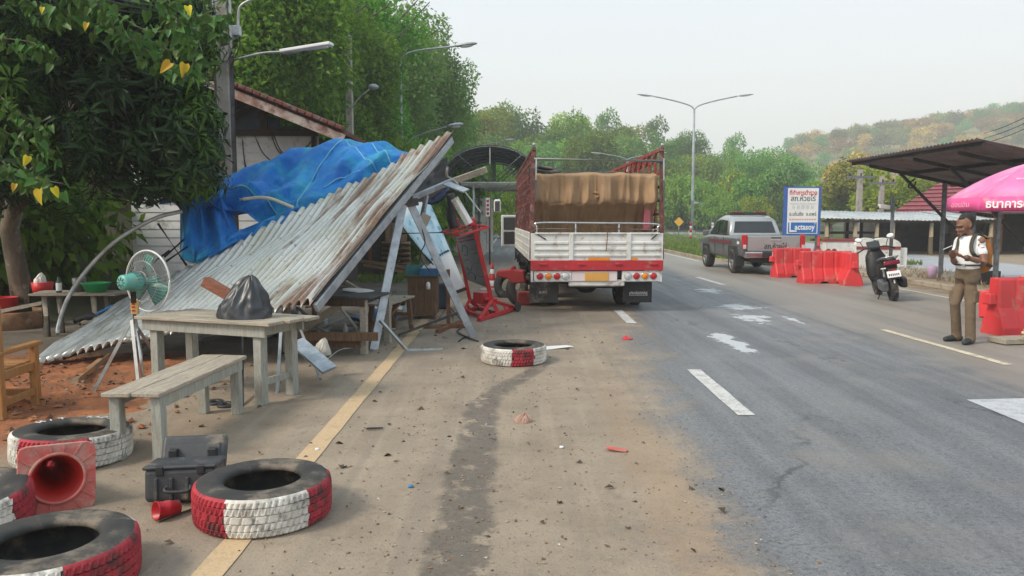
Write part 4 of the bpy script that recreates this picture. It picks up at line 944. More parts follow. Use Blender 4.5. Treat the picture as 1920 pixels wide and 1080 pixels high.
b = MB(); b.box((25.9, 39, 1.0), (6.6, .1, 2.0)); b.build('back_wall', M['wall_d'], ow, True)
b = MB(); b.box((25.0, 36.6, 2.05), (7.4, 4.6, .08), (R(4), 0, 0)); b.build('roof', pm('stall_roof', (.12, .06, .06), (.09, .05, .05), .7), ow, True)
for x, wd in ((24.05, .5),):
    b = MB(); b.box((x, 38.2, 1.0), (wd, .06, 2.0)); b.build('board', pm('orange_board', (.48, .24, .10), (.4, .19, .08), .6), ow, True)
for x0, x1 in ((22.4, 22.9), (24.6, 25.2), (26.6, 26.8)):
    b = MB(); b.tube([(x0, 37, 0), (x1, 37, 1.95)], .12, 8); b.build('post', pw, ow, True)
b = MB(); b.box((22.0, 37.6, .45), (1.6, .7, .9)); b.build('counter', M['darkwood'], ow, True)
for k in range(8):
    c = Vector((24.7 + k * .28, 36.1, 1.66)); b = MB(); b.add([c + Vector((-.14, 0, .12)), c + Vector((.14, 0, .12)), c + Vector((.14, -.03, -.05)), c + Vector((0, -.05, -.12)), c + Vector((-.14, -.03, -.05))], [(0, 1, 2, 3, 4)])
    b.build('blue_fringe', pm('blue_cloth', (.2, .28, .5), (.14, .2, .4), .8) if k == 0 else bpy.data.materials['blue_cloth'], ow, True, thick=.01)

# CCTV pole
c = G(1668, 522); cc = tag(thing('camera_pole', 'slim grey pole carrying a white security camera behind the motorbike', 'pole', (c.x, c.y, 0)))
b = MB(); b.tube([(0, 0, 0), (0, 0, at(1668, 372, c.y).z)], .05, 8); b.build('pole', M['galv'], cc)
cm = at(1661, 388, c.y); b = MB(); b.box(cm + Vector((-.06, -.02, 0)), (.3, .13, .12), (0, R(6), 0)); b.build('security_camera', M['cleanwhite'], cc, True, bevel=.02)
b = MB(); b.lathe([(.001, 0), (.045, 0), (.045, .03), (.001, .03)], 12, axisT(cm + Vector((-.2, -.02, -.02)), (-1, 0, -.1))); b.build('lens', M['black'], cc, True)
# low red and white wall with mural
wl3 = tag(thing('painted_wall', 'low white wall with red capping and red heart shapes beneath the blue framed sign', 'wall', (11.2, 27, 0)))
Yw = 26.5; p0, p1 = at(1545, 452, Yw), at(1602, 487, Yw)
b = MB(); b.box(((p0.x + p1.x) / 2, Yw, p0.z / 2), (p1.x - p0.x, .25, p0.z)); b.build('wall', M['white'], wl3, True, bevel=.01)
b = MB(); b.box(((p0.x + p1.x) / 2, Yw, p0.z + .03), (p1.x - p0.x + .06, .3, .09)); b.build('coping', pm('dull_red_paint', (.30, .05, .05), (.22, .04, .04), .7), wl3, True)
dr = bpy.data.materials['dull_red_paint']
for px in (1550, 1561):
    c = at(px, 474, Yw); pts = [(.11 * math.cos(a), .15 * math.sin(a)) for a in [PI * k / 10 for k in range(11)]] + [(-.10, -.12), (.10, -.12)]
    b = MB(); b.prism(pts, .012, TR((c.x, Yw - .128, c.z), (R(90), 0, 0))); b.build('red_heart', dr, wl3, True)
c = at(1585, 471, Yw); b = MB(); b.box((c.x, Yw - .128, c.z), (.22, .01, .22)); b.build('red_square', dr, wl3, True)
WL4 = None; wl4 = tag(thing('painted_wall', 'low white wall with half round tops and red band behind the motorbike', 'wall', (12.9, 26, 0)))
Yw = 24.5
for px in (1622, 1655):
    c = at(px, 505, Yw); k = .36 if px < 1640 else .5
    pts = [(k * math.cos(PI * i / 12), .8 + .24 * math.sin(PI * i / 12)) for i in range(13)] + [(-k, 0), (k, 0)]
    b = MB(); b.prism(pts, .2, TR((c.x, Yw + .1, 0), (R(90), 0, 0))); b.build('wall_panel', M['white'], wl4, True)
    b = MB(); b.box((c.x, Yw - .11, .72), (2 * k - .02, .012, .1)); b.build('red_band', dr, wl4, True)
c = at(1640, 505, Yw); b = MB(); b.box((c.x, Yw + .05, .36), (2.0, .14, .72)); b.build('wall', M['white'], wl4, True)
# the blue framed sign
Ys = 29.5; s0, s1 = at(1470, 350, Ys), at(1537, 442, Ys); cxs, czs = (s0.x + s1.x) / 2, (s0.z + s1.z) / 2; sw, shh = s1.x - s0.x, s0.z - s1.z
sg = tag(thing('police_sign', 'tall white sign in a blue frame with Thai lettering and a blue drink panel', 'sign', (cxs, Ys, 0)))
bm_ = pm('blue_sign_paint', (.05, .13, .42), (.045, .11, .36), .5); lb = pm('panel_blue', (.03, .16, .48), (.03, .14, .42), .45)
b = MB(); b.box((0, 0, czs), (sw, .05, shh)); b.build('frame', bm_, sg)
b = MB(); b.box((.02, -.03, czs + .01), (sw * .82, .014, shh * .93)); b.build('sign_board', M['cleanwhite'], sg)
b = MB(); b.box((.02, -.041, czs - shh * .335), (sw * .76, .01, shh * .215)); b.build('drink_panel', lb, sg)
for sx in (-1, 1): b = MB(); b.box((sx * sw * .42, .05, czs / 2), (.08, .06, czs)); b.build('leg', M['galv_d'], sg)
SF = lambda x, z, y=-.039: TR((.02 + x, y, czs + z), (R(90), 0, 0))
rp_, gp_, fp_ = pm('red_print', (.6, .03, .03), (.55, .03, .03), .5), M['ink'], pm('faded_grey_print', (.48, .49, .48), (.52, .53, .52), .5)
text('ที่ทำการตำรวจ', .22, rp_, SF(0, shh * .37), sg, bold=.006, fit=sw * .73)
text('สภ.ห้วยไร่', .28, gp_, SF(0, shh * .255), sg, bold=.003, fit=sw * .66)
text('Huairai Police Station', .12, fp_, SF(0, shh * .155), sg, fit=sw * .70)
text('会 赖 警 察 局', .17, fp_, SF(0, shh * .075), sg, fit=sw * .58)
text('อ.เด่นชัย  จ.แพร่', .19, gp_, SF(0, -shh * .06), sg, bold=.002, fit=sw * .72)
b = MB()
for k in range(11): b.box((.02 - sw * .33 + k * sw * .066, -.0395, czs - shh * .165), (sw * .045, .004, .045))
b.build('small_red_print', pm('pale_red_print', (.62, .25, .22), (.6, .3, .25), .5), sg)
text('L', .50, txtw, SF(-sw * .30, -shh * .335, -.048), sg, bold=.012, fit=sw * .11); b = MB(); b.box((.02 - sw * .23, -.048, czs - shh * .405), (sw * .16, .006, .05)); b.build('letter_foot', txtw, sg)
text('actasoy', .30, txtw, SF(sw * .06, -shh * .325, -.048), sg, bold=.008, fit=sw * .54)
b = MB(); b.lathe([(.022, 0), (.032, 0), (.032, .004), (.022, .004)], 12, SF(sw * .33, -shh * .25, -.048), close=True); b.build('trademark', txtw, sg)
# small road furniture far away
c = at(1273, 418, 70); t = tag(thing('warning_sign', 'small amber diamond road sign on the far verge behind the truck', 'sign', (c.x, 70, 0)))
b = MB(); b.box((0, 0, c.z + .1), (.62, .03, .62), (0, R(45), 0)); b.build('plate', M['yellowp'], t); b = MB(); b.tube([(0, .04, 0), (0, .04, c.z)], .04, 6); b.build('post', M['galv'], t)
for px, lab in ((1295, 'red and white banded marker post at the foot of the tall double lamp'), (1336, 'pale marker post at the left of the pickup')):
    c = at(px, 437, 60); t = tag(thing('marker_post', lab, 'post', (c.x, 60, 0)))
    for k in range(5): b = MB(); b.tube([(0, 0, k * .26), (0, 0, k * .26 + .255)], .1, 8); b.build('band', (M['redpaint'] if k % 2 == 0 and px < 1300 else M['white']), t)
# ---------------------------------------------------------------- the collapsed stall roof
def mat_tinroof():
    t = NT('dirty_corrugated_tin'); uv = t.tc('UV'); u, v, _ = t.sep(uv); p = t.tc('Object')
    st = t.noise(t.comb(t.math('MULTIPLY', u, 34), t.math('MULTIPLY', v, 3.2)), 1.0, 6, .66, .3)
    bl = t.noise(p, 1.1, 5, .6); fn = t.noise(p, 16, 5, .7)
    col = t.mix(t.step(bl, .35, .65), (.68, .68, .65), (.58, .58, .53))
    col = t.mix(t.math('MULTIPLY', t.step(st, .46, .68), .55), col, (.42, .40, .33))
    col = t.mix(t.math('MULTIPLY', t.step(t.noise(p, 2.4, 4), .52, .7), .4), col, (.48, .46, .27))
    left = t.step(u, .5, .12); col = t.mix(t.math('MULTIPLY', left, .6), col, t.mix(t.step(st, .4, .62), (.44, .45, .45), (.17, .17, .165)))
    val = t.math('MULTIPLY', t.step(t.math('SINE', t.math('MULTIPLY', u, 2 * PI * 33)), .1, -.8), t.math('MULTIPLY_ADD', fn, .9, .25), 0, True)
    col = t.mix(t.math('MULTIPLY', val, .8), col, (.20, .185, .145))       # dirt in the valleys, plus shade painted in so the ridges stand out
    # rust runs, most on the right hand sheets
    rs = t.noise(t.comb(t.math('MULTIPLY', u, 17), t.math('MULTIPLY', v, 1.7)), 1.0, 7, .7, .4)
    rr = t.step(t.math('ADD', rs, t.math('MULTIPLY', t.math('SUBTRACT', u, .62), .34)), .545, .67)
    col = t.mix(t.math('MULTIPLY', rr, .85), col, t.mix(t.step(fn, .35, .65), (.25, .12, .065), (.15, .085, .055)))
    col = t.mix(t.math('MULTIPLY', t.step(fn, .6, .67), .7), col, (.12, .10, .075))
    spk = t.vor(p, 20); col = t.mix(t.math('MULTIPLY', t.step(spk, .13, .06), .6), col, (.10, .08, .06))
    t.bump(fn, .15, .01)
    return t.set(col, t.fmix(rr, .38, .9), t.fmix(rr, .45, 0), .4)
tinroof = mat_tinroof()
BL, BR, TR_, TL = G(50, 686) + Vector((0, 0, .03)), at(586, 566, 8.5), at(851, 244, 11.5), at(250, 556, 9.9)
stall = tag(thing('collapsed_stall', 'collapsed roadside stall with rusty corrugated tin roof slanting to the ground', 'stall', (-2.6, 9.8, 0)))
NW = 33
def rsurf(u, v, k=0):
    q = BL.lerp(BR, u).lerp(TL.lerp(TR_, u), v)
    du = (BR.lerp(TR_, v) - BL.lerp(TL, v)); dv = (TL.lerp(TR_, u) - BL.lerp(BR, u)); n = du.cross(dv).normalized()
    sag = -.10 * math.sin(PI * u) * (1 - v) * v * 4 + .05 * fbm((u * 3, v * 3, 1), 2)
    return q + n * (sag + .029 * math.sin(2 * PI * NW * u) + .006 * k), n
NS = 6
for k in range(NS):
    ua, ub = k / NS - (.012 if k else 0), (k + 1) / NS
    v0, v1 = rng.uniform(-.015, .012), 1 + rng.uniform(-.03, .01)
    if k == NS - 1: v0, v1 = 0, 1
    nu = int(NW / NS * 10)
    b = MB()
    b.grid(lambda u, v: rsurf(lerp(ua, ub, u), lerp(v0, v1, v) + (.012 * math.sin(u * 37) if v < .01 else 0), k % 2)[0], nu, 22)
    for i, q in list(b.UV.items()): b.UV[i] = (lerp(ua, ub, q[0]), q[1])
    b.build('corrugated_sheet', tinroof, stall, True, thick=.003)
# steel edge channel, purlins, fallen posts
e0, e1 = at(592, 578, 8.53), at(847, 262, 11.5)
def channel(p, q, wd, dp, mat, name='steel_channel', up=(0, 0, 1), open_=1):
    p, q = Vector(p), Vector(q); x, y, d = frame_of(q - p, up); b = MB(); t = .006
    b.bar(p, q, wd, t, up=y)
    for s_ in (-1, 1): b.bar(p + x * s_ * (wd / 2 - t / 2) - y * open_ * dp / 2, q + x * s_ * (wd / 2 - t / 2) - y * open_ * dp / 2, t, dp - t, up=y)
    return b.build(name, mat, stall, True)
b = MB(); b.bar(e0, e1, .05, .105); b.build('edge_beam', M['galv'], stall, True, bevel=.004)
b = MB(); b.bar(e0 + Vector((-.02, .02, .085)), e1 + Vector((-.02, .02, .075)), .05, .035); b.build('dark_gap_strip', M['darksteel'], stall, True)
for v in (.12, .4, .68, .93):
    b = MB(); b.tube([rsurf(round(u_ * NW) / NW, v)[0] - rsurf(u_, v)[1] * .085 for u_ in [.06 + .92 * k_ / 9 for k_ in range(10)]], .032, 6); b.build('purlin', M['galv_d'], stall, True)
for u in (.35, .7):
    b = MB(); b.tube([rsurf(u, .05 + .92 * k_ / 9)[0] - rsurf(u, .05 + .92 * k_ / 9)[1] * .15 for k_ in range(10)], .032, 6); b.build('rafter', M['galv_d'], stall, True)
channel(at(756, 384, 10.35), G(701, 656), .105, .05, M['galv'], 'fallen_post', up=(.4, -1, 0))
channel(at(768, 378, 10.45), G(889, 633), .10, .05, M['galv'], 'fallen_post', up=(.3, -1, 0))
b = MB(); b.bar(at(748, 384, 10.4), at(782, 378, 10.5), .12, .1); b.build('post_head', M['darksteel'], stall, True)
for p, q, wd, ht, mt, nm in ((at(772, 372, 10.8), at(846, 340, 11.4), .05, .07, 'galv', 'beam'), (at(835, 345, 11.8), at(912, 318, 11.6), .05, .09, 'oldwood', 'broken_rafter'),
                             (at(836, 344, 11.2), at(874, 358, 11.0), .14, .02, 'galv', 'bent_plate'), (at(800, 366, 11.0), at(792, 405, 11.0), .05, .05, 'galv', 'short_post'),
                             (at(858, 330, 11.9), at(884, 416, 12.1), .022, .022, 'darksteel', 'thin_rod'), (at(852, 372, 12), at(880, 420, 12), .09, .09, 'white', 'fallen_tube'),
                             (at(556, 640, 7.9), at(618, 694, 7.5), .16, .03, 'galv', 'fallen_channel'), (at(712, 600, 9.7), G(762, 656), .035, .035, 'pipe', 'short_brace'),
                             (at(560, 610, 8.6), at(601, 711, 7.6), .025, .025, 'pipe', 'thin_rod'), (at(528, 600, 8.2), at(519, 752, 7.2), .03, .03, 'pipe', 'thin_rod'),
                             (at(455, 780, 6.6), at(455, 620, 8.3), .02, .02, 'darksteel', 'thin_rod'), (at(648, 528, 11.0), at(720, 570, 11.0), .04, .04, 'oldwood', 'loose_batten'),
                             (G(763, 658), G(830, 656), .05, .03, 'pipe', 'loose_rod'), (at(640, 520, 11), at(620, 506, 10.5), .03, .03, 'galv', 'loose_batten')):
    b = MB(); b.bar(p, q, wd, ht, up=(0, -.4, 1)); b.build(nm, M[mt], stall, True)
b = MB(); b.box(at(796, 412, 10.55), (.13, .08, .16), (0, R(25), 0)); b.build('switch_box', pm('beige_metal', (.36, .31, .25), (.28, .24, .19), .6), stall, True, bevel=.008)
b = MB(); b.tube(cr([at(790, 425, 10.5), at(797, 455, 10.5), at(788, 480, 10.6), at(806, 510, 10.7)], 6), .008, 5); b.tube([at(745, 438, 10.6), at(832, 436, 12.5)], .012, 5); b.build('cable', M['black'], stall, True)
# underside canvas that sagged between the beams
b = MB(); cs = [at(775, 345, 11.9), at(838, 292, 12.2), at(842, 340, 12.4), at(768, 378, 11.2)]
b.grid(lambda u, v: cs[0].lerp(cs[1], u).lerp(cs[3].lerp(cs[2], u), v) + Vector((0, .12 * fbm((u * 3, v * 3, 5)), -.12 * math.sin(PI * u) * v)), 12, 10, uv=False)
b.build('shade_cloth', pm('grey_shade_cloth', (.07, .07, .075), (.05, .05, .055), .9), stall, True, thick=.004)
navy = pm('navy_canvas', (.02, .035, .09), (.015, .025, .06), .7)
b = MB(); cs = [at(785, 352, 12.8), at(845, 336, 13.0), at(842, 362, 12.8), at(792, 380, 12.6)]
b.grid(lambda u, v: cs[0].lerp(cs[1], u).lerp(cs[3].lerp(cs[2], u), v) + Vector((0, .1 * fbm((u * 3, v * 3, 8)), -.1 * math.sin(PI * u))), 10, 8, uv=False)
b.build('navy_canvas', navy, stall, True, thick=.004)
b = MB(); b.tube(cr([at(843, 358, 12.6), at(848, 385, 12.6), at(846, 405, 12.6), at(852, 428, 12.6)], 5), [.07] * 4 + [.08] * 12, 8); b.build('black_sleeve', M['black'], stall, True)
b = MB(); b.bar(at(866, 352, 12.2), at(902, 398, 12.2), .05, .02); b.build('loose_strip', M['galv'], stall, True)
b = MB(); b.tube(cr([at(839, 312, 11.5), at(838, 330, 11.5), at(850, 338, 11.5), at(858, 346, 11.5)], 5), .02, 6); b.build('bent_rod', M['pipe'], stall, True)
rw = random.Random(41)
for k in range(30):
    c_ = Vector((rw.uniform(-4.6, -1.5), rw.uniform(9.6, 12.6), rw.choice((.03, .03, .12, .3, .6)))); a_ = rw.uniform(0, PI); L_ = rw.uniform(.35, 1.1); d_ = Vector((math.cos(a_), math.sin(a_), rw.uniform(-.1, .5))) * L_
    b = MB(); b.bar(c_, c_ + d_, rw.uniform(.02, .07), rw.uniform(.015, .04), up=(0, .3, 1)); b.build(rw.choice(('broken_batten', 'broken_board')), M[rw.choice(('oldwood', 'brownwood', 'galv', 'darksteel', 'pipe'))], stall, True)
for k in range(7):
    c_ = Vector((rw.uniform(-4.2, -1.8), rw.uniform(10.2, 12.8), rw.uniform(.05, .5))); s_ = rw.uniform(.18, .45); ph_ = rw.uniform(0, 6)
    b = MB(); b.grid(lambda u, v: c_ + Vector(((u - .5) * s_ * 2, (v - .5) * s_ * 1.3, .18 * s_ * math.sin(u * 7 + ph_) * math.cos(v * 5) + .3 * s_ * fbm((u * 2, v * 2, k), 2))), 14, 10, uv=False)
    b.build('torn_sheet', [M['white'], M['bluep'], M['darksteel'], M['galv']][k % 4], stall, True, thick=.004)
# bowed pipe frame
bow = [(108, 626), (111, 605), (128, 558), (163, 506), (212, 456), (258, 426), (300, 406), (342, 396)]
b = MB(); b.tube(cr([at(x, y, 9.35 + .09 * i) for i, (x, y) in enumerate(bow)], 6), .026, 8); b.build('bow_pipe', M['pipe'], stall, True)
for a_, c_ in (((296, 419), (350, 498)), ((312, 490), (352, 462)), ((308, 482), (346, 448)), ((268, 505), (318, 470))):
    b = MB(); b.tube([at(*a_, 9.95), at(*c_, 10.0)], .016, 6); b.build('frame_strut', M['darksteel'], stall, True)
# rubbish lying on the low side
for pts, rr_, mt in (([(188, 596), (215, 590), (240, 574)], .07, 'orangep'), ([(140, 602), (165, 594), (190, 592)], .055, 'darksteel'), ([(150, 606), (180, 600), (205, 598)], .05, 'oldwood'), ([(175, 592), (200, 580), (232, 566)], .03, 'bluep')):
    b = MB(); pp = cr([at(x, y, 9.75) for x, y in pts], 6)
    b.tube(pp, [rr_ * (.75 + .5 * mnoise.noise((i * .9, rr_ * 9, 0))) for i in range(len(pp))], 9)
    o = tag(b.build('cloth_scrap', M[mt]), {'orangep': 'crumpled orange cloth lying along the low edge of the tin roof', 'darksteel': 'dark rag bundle at the low end of the tin roof', 'oldwood': 'pale grey rag bundle beside the orange cloth', 'bluep': 'blue strip of plastic behind the orange cloth'}[mt], 'rag', 'rags along the low roof edge')

# ---------------------------------------------------------------- blue tarpaulin
def mat_tarp():
    t = NT('blue_tarpaulin'); p = t.tc('Object'); a = t.noise(p, 1.6, 6, .7); f = t.noise(p, 12, 5, .7)
    col = t.mix(t.step(a, .35, .7), (.010, .125, .43), (.012, .20, .55))
    tp = t.math('MULTIPLY', t.step(t.noise(p, 1.15, 4, .6, .5), .47, .62), t.step(f, .30, .58))
    col = t.mix(t.math('MULTIPLY', tp, .7), col, (.035, .34, .46))
    cre = t.noise(p, 5, 3, .5, 1.2); t.bump(t.math('ADD', t.math('MULTIPLY', cre, 2.5), f), .35, .02)
    return t.set(col, .58, 0, .3)
tarpm = mat_tarp(); hem = pm('pale_tarp_hem', (.16, .42, .55), (.10, .34, .5), .5)
tarp = tag(thing('blue_tarpaulin', 'large crumpled blue tarpaulin slumped over the back of the fallen roof', 'tarpaulin', (-3.5, 11.3, 0)))
def interp(xs, ys, x): return float(np.interp(x, xs, ys))
XA = [330, 400, 460, 520, 580, 640, 700, 772]
TOPA = [352, 337, 331, 301, 276, 262, 262, 291]; BOTA = [392, 388, 404, 430, 405, 374, 342, 302]
def smooth(xs, ys, x, w_=22): return sum(interp(xs, ys, x + d) for d in (-w_, -w_ / 2, 0, w_ / 2, w_)) / 5
def tarpA(u, v):
    px = lerp(335, 772, u); y0, y1 = smooth(XA, TOPA, px), smooth(XA, BOTA, px)
    py = lerp(y0, y1, v)
    edge = 9.95 + (px - 250) / 600 * 1.6
    Y = lerp(edge + 1.35 + .5 * math.sin(PI * u), edge + .18, v ** .8) - .28 * math.sin(PI * v) * (.5 + .5 * math.sin(u * 9))
    k = (px * .8 + py * 1.5) / 75.0; q = (px * 1.0 - py * .9) / 60.0
    f = .14 * (1 - abs(mnoise.noise((k, q * .35, 2))) * 2) + .10 * (1 - abs(mnoise.noise((q * .5 + 9, k * 1.3, 4))) * 2) + .05 * fbm((px / 22, py / 22, 1), 3)
    f *= min(1, 4 * min(u + .1, 1.1 - u)) * (.35 + .65 * math.sin(PI * min(1, v + .12)))
    tri = lambda s_: abs((s_ % 1) * 2 - 1)
    L_ = max(0, 1 - u * 1.7)
    f = f * (.30 + .35 * L_) + .13 * (.25 + L_) * (1 - 2 * tri(v * 1.6 - u * 1.3 + .25 * mnoise.noise((u * 4, v * 2, 7)))) + .05 * (1 - 2 * tri(u * 5.2 + v * 2.1 + .3 * mnoise.noise((u * 3, v * 3, 2))))
    d = ray(px, py); P_ = at(px, py, Y); return P_ - (d * .8 + Vector((0, 0, -.45))) * f * 2.0
b = MB(); b.grid(tarpA, 110, 60); b.build('main_sheet', tarpm, tarp, True, thick=.006)
XB = [338, 365, 392, 428, 475]; TOPB = [352, 349, 352, 384, 396]; BOTB = [486, 494, 484, 462, 436]
def tarpB(u, v):
    px = lerp(338, 432, u) + v * 20 * u; py = lerp(smooth(XB, TOPB, px, 10), smooth(XB, BOTB, px, 10), v)
    f = .12 * (1 - 2 * abs(((u * 1.9 + .3 * v + .3 * mnoise.noise((u * 3, v * 2, 0))) % 1) * 2 - 1)) + .05 * (1 - 2 * abs(((u * 4.3 - .5 * v) % 1) * 2 - 1)) + .04 * fbm((u * 5, v * 3, 3), 3)
    return at(px, py, 10.75 - .5 * v) - ray(px, py) * (f * (1 - .4 * v))
b = MB(); b.grid(tarpB, 50, 40); b.build('hanging_flap', tarpm, tarp, True, thick=.006)
def tarpC(u, v):
    px = lerp(368, 560, u); yt = interp([368, 415, 470, 520, 560], [470, 446, 424, 402, 384], px); yb = yt + lerp(38, 34, u)
    f = .10 * math.sin(v * PI) + .05 * fbm((u * 7, v * 3, 6), 3) + .04 * math.sin(u * 22 + v * 4)
    py = lerp(yt, yb, v); return at(px, py, 10.25 + .55 * u) - ray(px, py) * f
b = MB(); b.grid(tarpC, 50, 16); b.build('folded_edge', tarpm, tarp, True, thick=.006)
def tarpD(u, v):
    px = lerp(299, 350, u); py = lerp(interp([299, 320, 350], [377, 357, 351], px), interp([299, 325, 350], [383, 380, 366], px), v)
    return at(px, py, 10.7) - ray(px, py) * (.06 * math.sin(u * 7))
b = MB(); b.grid(tarpD, 14, 8); b.build('corner_flap', tarpm, tarp, True, thick=.006)
def seam(fn, pts, r=.011):
    b = MB(); pp = cr([Vector((*p, 0)) for p in pts], 10); b.tube([fn(p.x, p.y) - ray(600, 350) * .012 for p in pp], r, 5); b.build('seam', hem, tarp, True)
seam(tarpA, [(.70, .02), (.60, .35), (.52, .75), (.50, .95)]); seam(tarpA, [(.72, .03), (.79, .35), (.86, .75)]); seam(tarpA, [(.82, .05), (.88, .35), (.92, .7)])
seam(tarpA, [(.22, .55), (.34, .62), (.44, .85), (.5, .9)]); seam(tarpA, [(.62, .72), (.70, .62), (.78, .7)]); seam(tarpB, [(.03, .02), (.02, .3), (.05, .6), (.02, .95)], .013); seam(tarpA, [(.03, .4), (.15, .45), (.3, .25)], .009)
b = MB(); b.tube(cr([at(450, 374, 10.55), at(500, 371, 10.5), at(550, 389, 10.5)], 8), .022, 8); b.build('frame_tube', pm('cream_pipe', (.62, .60, .5), (.5, .48, .4), .5), tarp, True)

# ---------------------------------------------------------------- tyres
def tyre(cx, cy, label, Rt=.387, hw=.118, rb=.215, z=0, rot=(0, 0, 0), paint=(), seed=0, group='painted tyres used as road markers'):
    c = Vector((cx, cy, z)); Mx = TR(c + Vector((0, 0, hw)), rot); rr = random.Random(seed)
    gz = [-.088, -.066, -.060, -.028, -.022, .022, .028, .060, .066, .088]
    gr = [0, 0, .011, 0, 0, 0, 0, .011, 0, 0]
    prof = [(rb, -hw * .72), (rb + .012, -hw * .95), (rb + .05, -hw), (rb + .11, -hw * 1.02), (Rt - .025, -hw * .93)]
    n0 = len(prof)
    zs = [-.096, -.068, -.064, -.060, -.026, -.022, -.018, .018, .022, .026, .060, .064, .068, .096]
    ds = [.006, 0, .013, 0, 0, .012, 0, 0, .012, 0, 0, .013, 0, .006]
    k = hw / .118
    prof += [(Rt - d, zz * k) for zz, d in zip(zs, ds)]
    n1 = len(prof)
    prof += [(Rt - .025, hw * .93), (rb + .11, hw * 1.02), (rb + .05, hw), (rb + .012, hw * .95), (rb, hw * .72), (rb + .06, hw * .5), (Rt - .05, hw * .35), (Rt - .045, 0), (Rt - .05, -hw * .35), (rb + .06, -hw * .5)]
    seg = 216
    def mf(i, kk):
        if not (n0 - 1 <= i <= n1 - 1): return 0
        a = (math.degrees(2 * PI * (kk + .5) / seg) + 90 + 360) % 360     # 0 = towards -Y
        for a0, a1, m in paint:
            j = 3.5 * mnoise.noise((i * .5, a0, seed))
            if (a - a0 - j) % 360 < (a1 - a0) % 360: return m
        return 0
    b = MB(); b.lathe(prof, seg, None, 0, True, True, mf)
    for i in range(n0, n1):        # sipes across the blocks
        zz = prof[i][1]
        for kk in range(seg):
            sh_ = (kk + (2 if zz > 0 else 0) + int(abs(zz) * 45)) % 3
            if sh_ == 0 and (abs(zz) > .058 * k or (kk // 3) % 2 == 0 and abs(zz) < .026 * k or .018 * k < abs(zz) < .061 * k):
                x, y, z_ = b.V[i * seg + kk]; q = 1 - .009 / Rt; b.V[i * seg + kk] = (x * q, y * q, z_)
    for i in range(n0, n1 - 1):
        for kk in range(seg): b.S[i * seg + kk] = False
    o = b.build('tyre', [M['rubber'], M['tred'], M['twhite']]); o.matrix_world = Mx
    return tag(o, label, 'tyre', group)
Rr = 1; Ww = 2
p = G(496, 924, .12); T2 = tyre(p.x, p.y - .02, 'big red and white tyre lying beside the open black case', .378, .112, .205, paint=((-140, -13, Rr), (-13, 56, Ww), (56, 120, Rr), (120, 220, Ww)), seed=2)
p = G(963, 662, .10); T5 = tyre(p.x, p.y, 'white and red tyre lying alone in the lane beyond the run-off', .385, .105, .215, paint=((-75, -3, Ww), (-3, 37, Rr), (37, 100, Ww), (100, 190, Rr), (190, 285, Ww)), seed=5)
p = G(136, 828, .12); T3 = tyre(p.x, p.y, 'red and white tyre with white raised letters behind the fallen cone', .382, .112, .212, rot=(R(-2), R(2), R(10)), paint=((-80, -36, Ww), (-36, 35, Rr), (35, 110, Ww), (110, 200, Rr), (200, 280, Ww)), seed=3)
p = G(90, 1052, .12); T1 = tyre(p.x, p.y, 'tyre cut by the bottom left corner of the photo, nearest of all', .385, .116, .21, paint=((-110, -19, Rr), (-19, 40, Ww), (40, 130, Rr), (130, 250, Ww)), seed=1)
p = G(-92, 958, .12); T4 = tyre(p.x, p.y, 'red tyre with one white stripe half out of the left photo edge', .385, .118, .215, rot=(R(3), 0, 0), paint=((-120, 52, Rr), (52, 80, Ww), (80, 240, Rr)), seed=4)
# raised white letters on the sidewall of the tyre behind the cone
rwl = pm('raised_white_letter', (.68, .67, .64), (.5, .5, .48), .7)
def arc_text(ty, s, r, a0, step, size, hw):
    for i, ch in enumerate(s):
        if ch == ' ': continue
        a = R(a0 - i * step); Mx = Matrix.Translation((r * math.cos(a), r * math.sin(a), hw * 1.035)) @ Matrix.Rotation(a - PI / 2, 4, 'Z')
        text(ch, size, rwl, Mx, ty, bold=.001)
arc_text(T3, 'H/T', .302, 150, 14, .075, .112); arc_text(T3, 'RADIAL', .302, 88, 10.5, .07, .112)
# tyres near the truck and on the verge
T6 = tyre(0, 0, 'dusty tyre leaning against the truck wheel behind the red stand', .36, .10, .2, group='loose tyres near the truck', paint=((60, 110, Rr), (110, 150, Ww)), seed=6)
c = G(985, 572); T6.matrix_world = TR((c.x - .02, c.y + .2, .27), (R(62), R(-12), R(25)))
T7 = tyre(0, 0, 'grey bare tyre lying between the red stand and the truck', .36, .10, .2, group='loose tyres near the truck', paint=(), seed=7)
c = G(958, 560); T7.matrix_world = TR((c.x, c.y + .3, .25), (R(68), R(6), R(-8)))

# ---------------------------------------------------------------- table, bench, chair
def leg(t, x, y, z, wd, mat, sp=0):
    b = MB(); b.bar((x + sp * x, y, 0), (x, y, z), wd, wd, up=(0, 1, 0)); return b.build('leg', mat, t, bevel=.004)
tb = tag(thing('wooden_table', 'grey weathered plank table carrying the black rubbish bag', 'table', (-2.72, 7.22, 0), R(-21)))
for k, (y, dz, L) in enumerate(((-.225, 0, 1.56), (.0, .004, 1.60), (.225, -.003, 1.54))):
    b = MB(); b.box((.0 + .03 * k, y, .745 + dz), (L, .215, .03), (0, R((k - 1) * .3), R((k - 1) * .4))); b.build('plank', M['oldwood_x'], tb, bevel=.004)
for y in (-.27, .27): b = MB(); b.box((-.02, y, .675), (1.42, .032, .105)); b.build('apron', M['legwood'], tb, bevel=.003)
for x in (-.68, .60): b = MB(); b.box((x, 0, .675), (.032, .5, .10)); b.build('apron', M['legwood'], tb, bevel=.003)
for x in (-.62, .58):
    for y in (-.215, .225): leg(tb, x, y, .73, .088, M['legwood'])
for x in (-.62, .58): b = MB(); b.box((x, 0, .2), (.03, .42, .06)); b.build('stretcher', M['legwood'], tb)
bn = tag(thing('wooden_bench', 'grey two plank bench in front of the weathered table', 'bench', (-2.55, 5.88, 0), R(-3.5)))
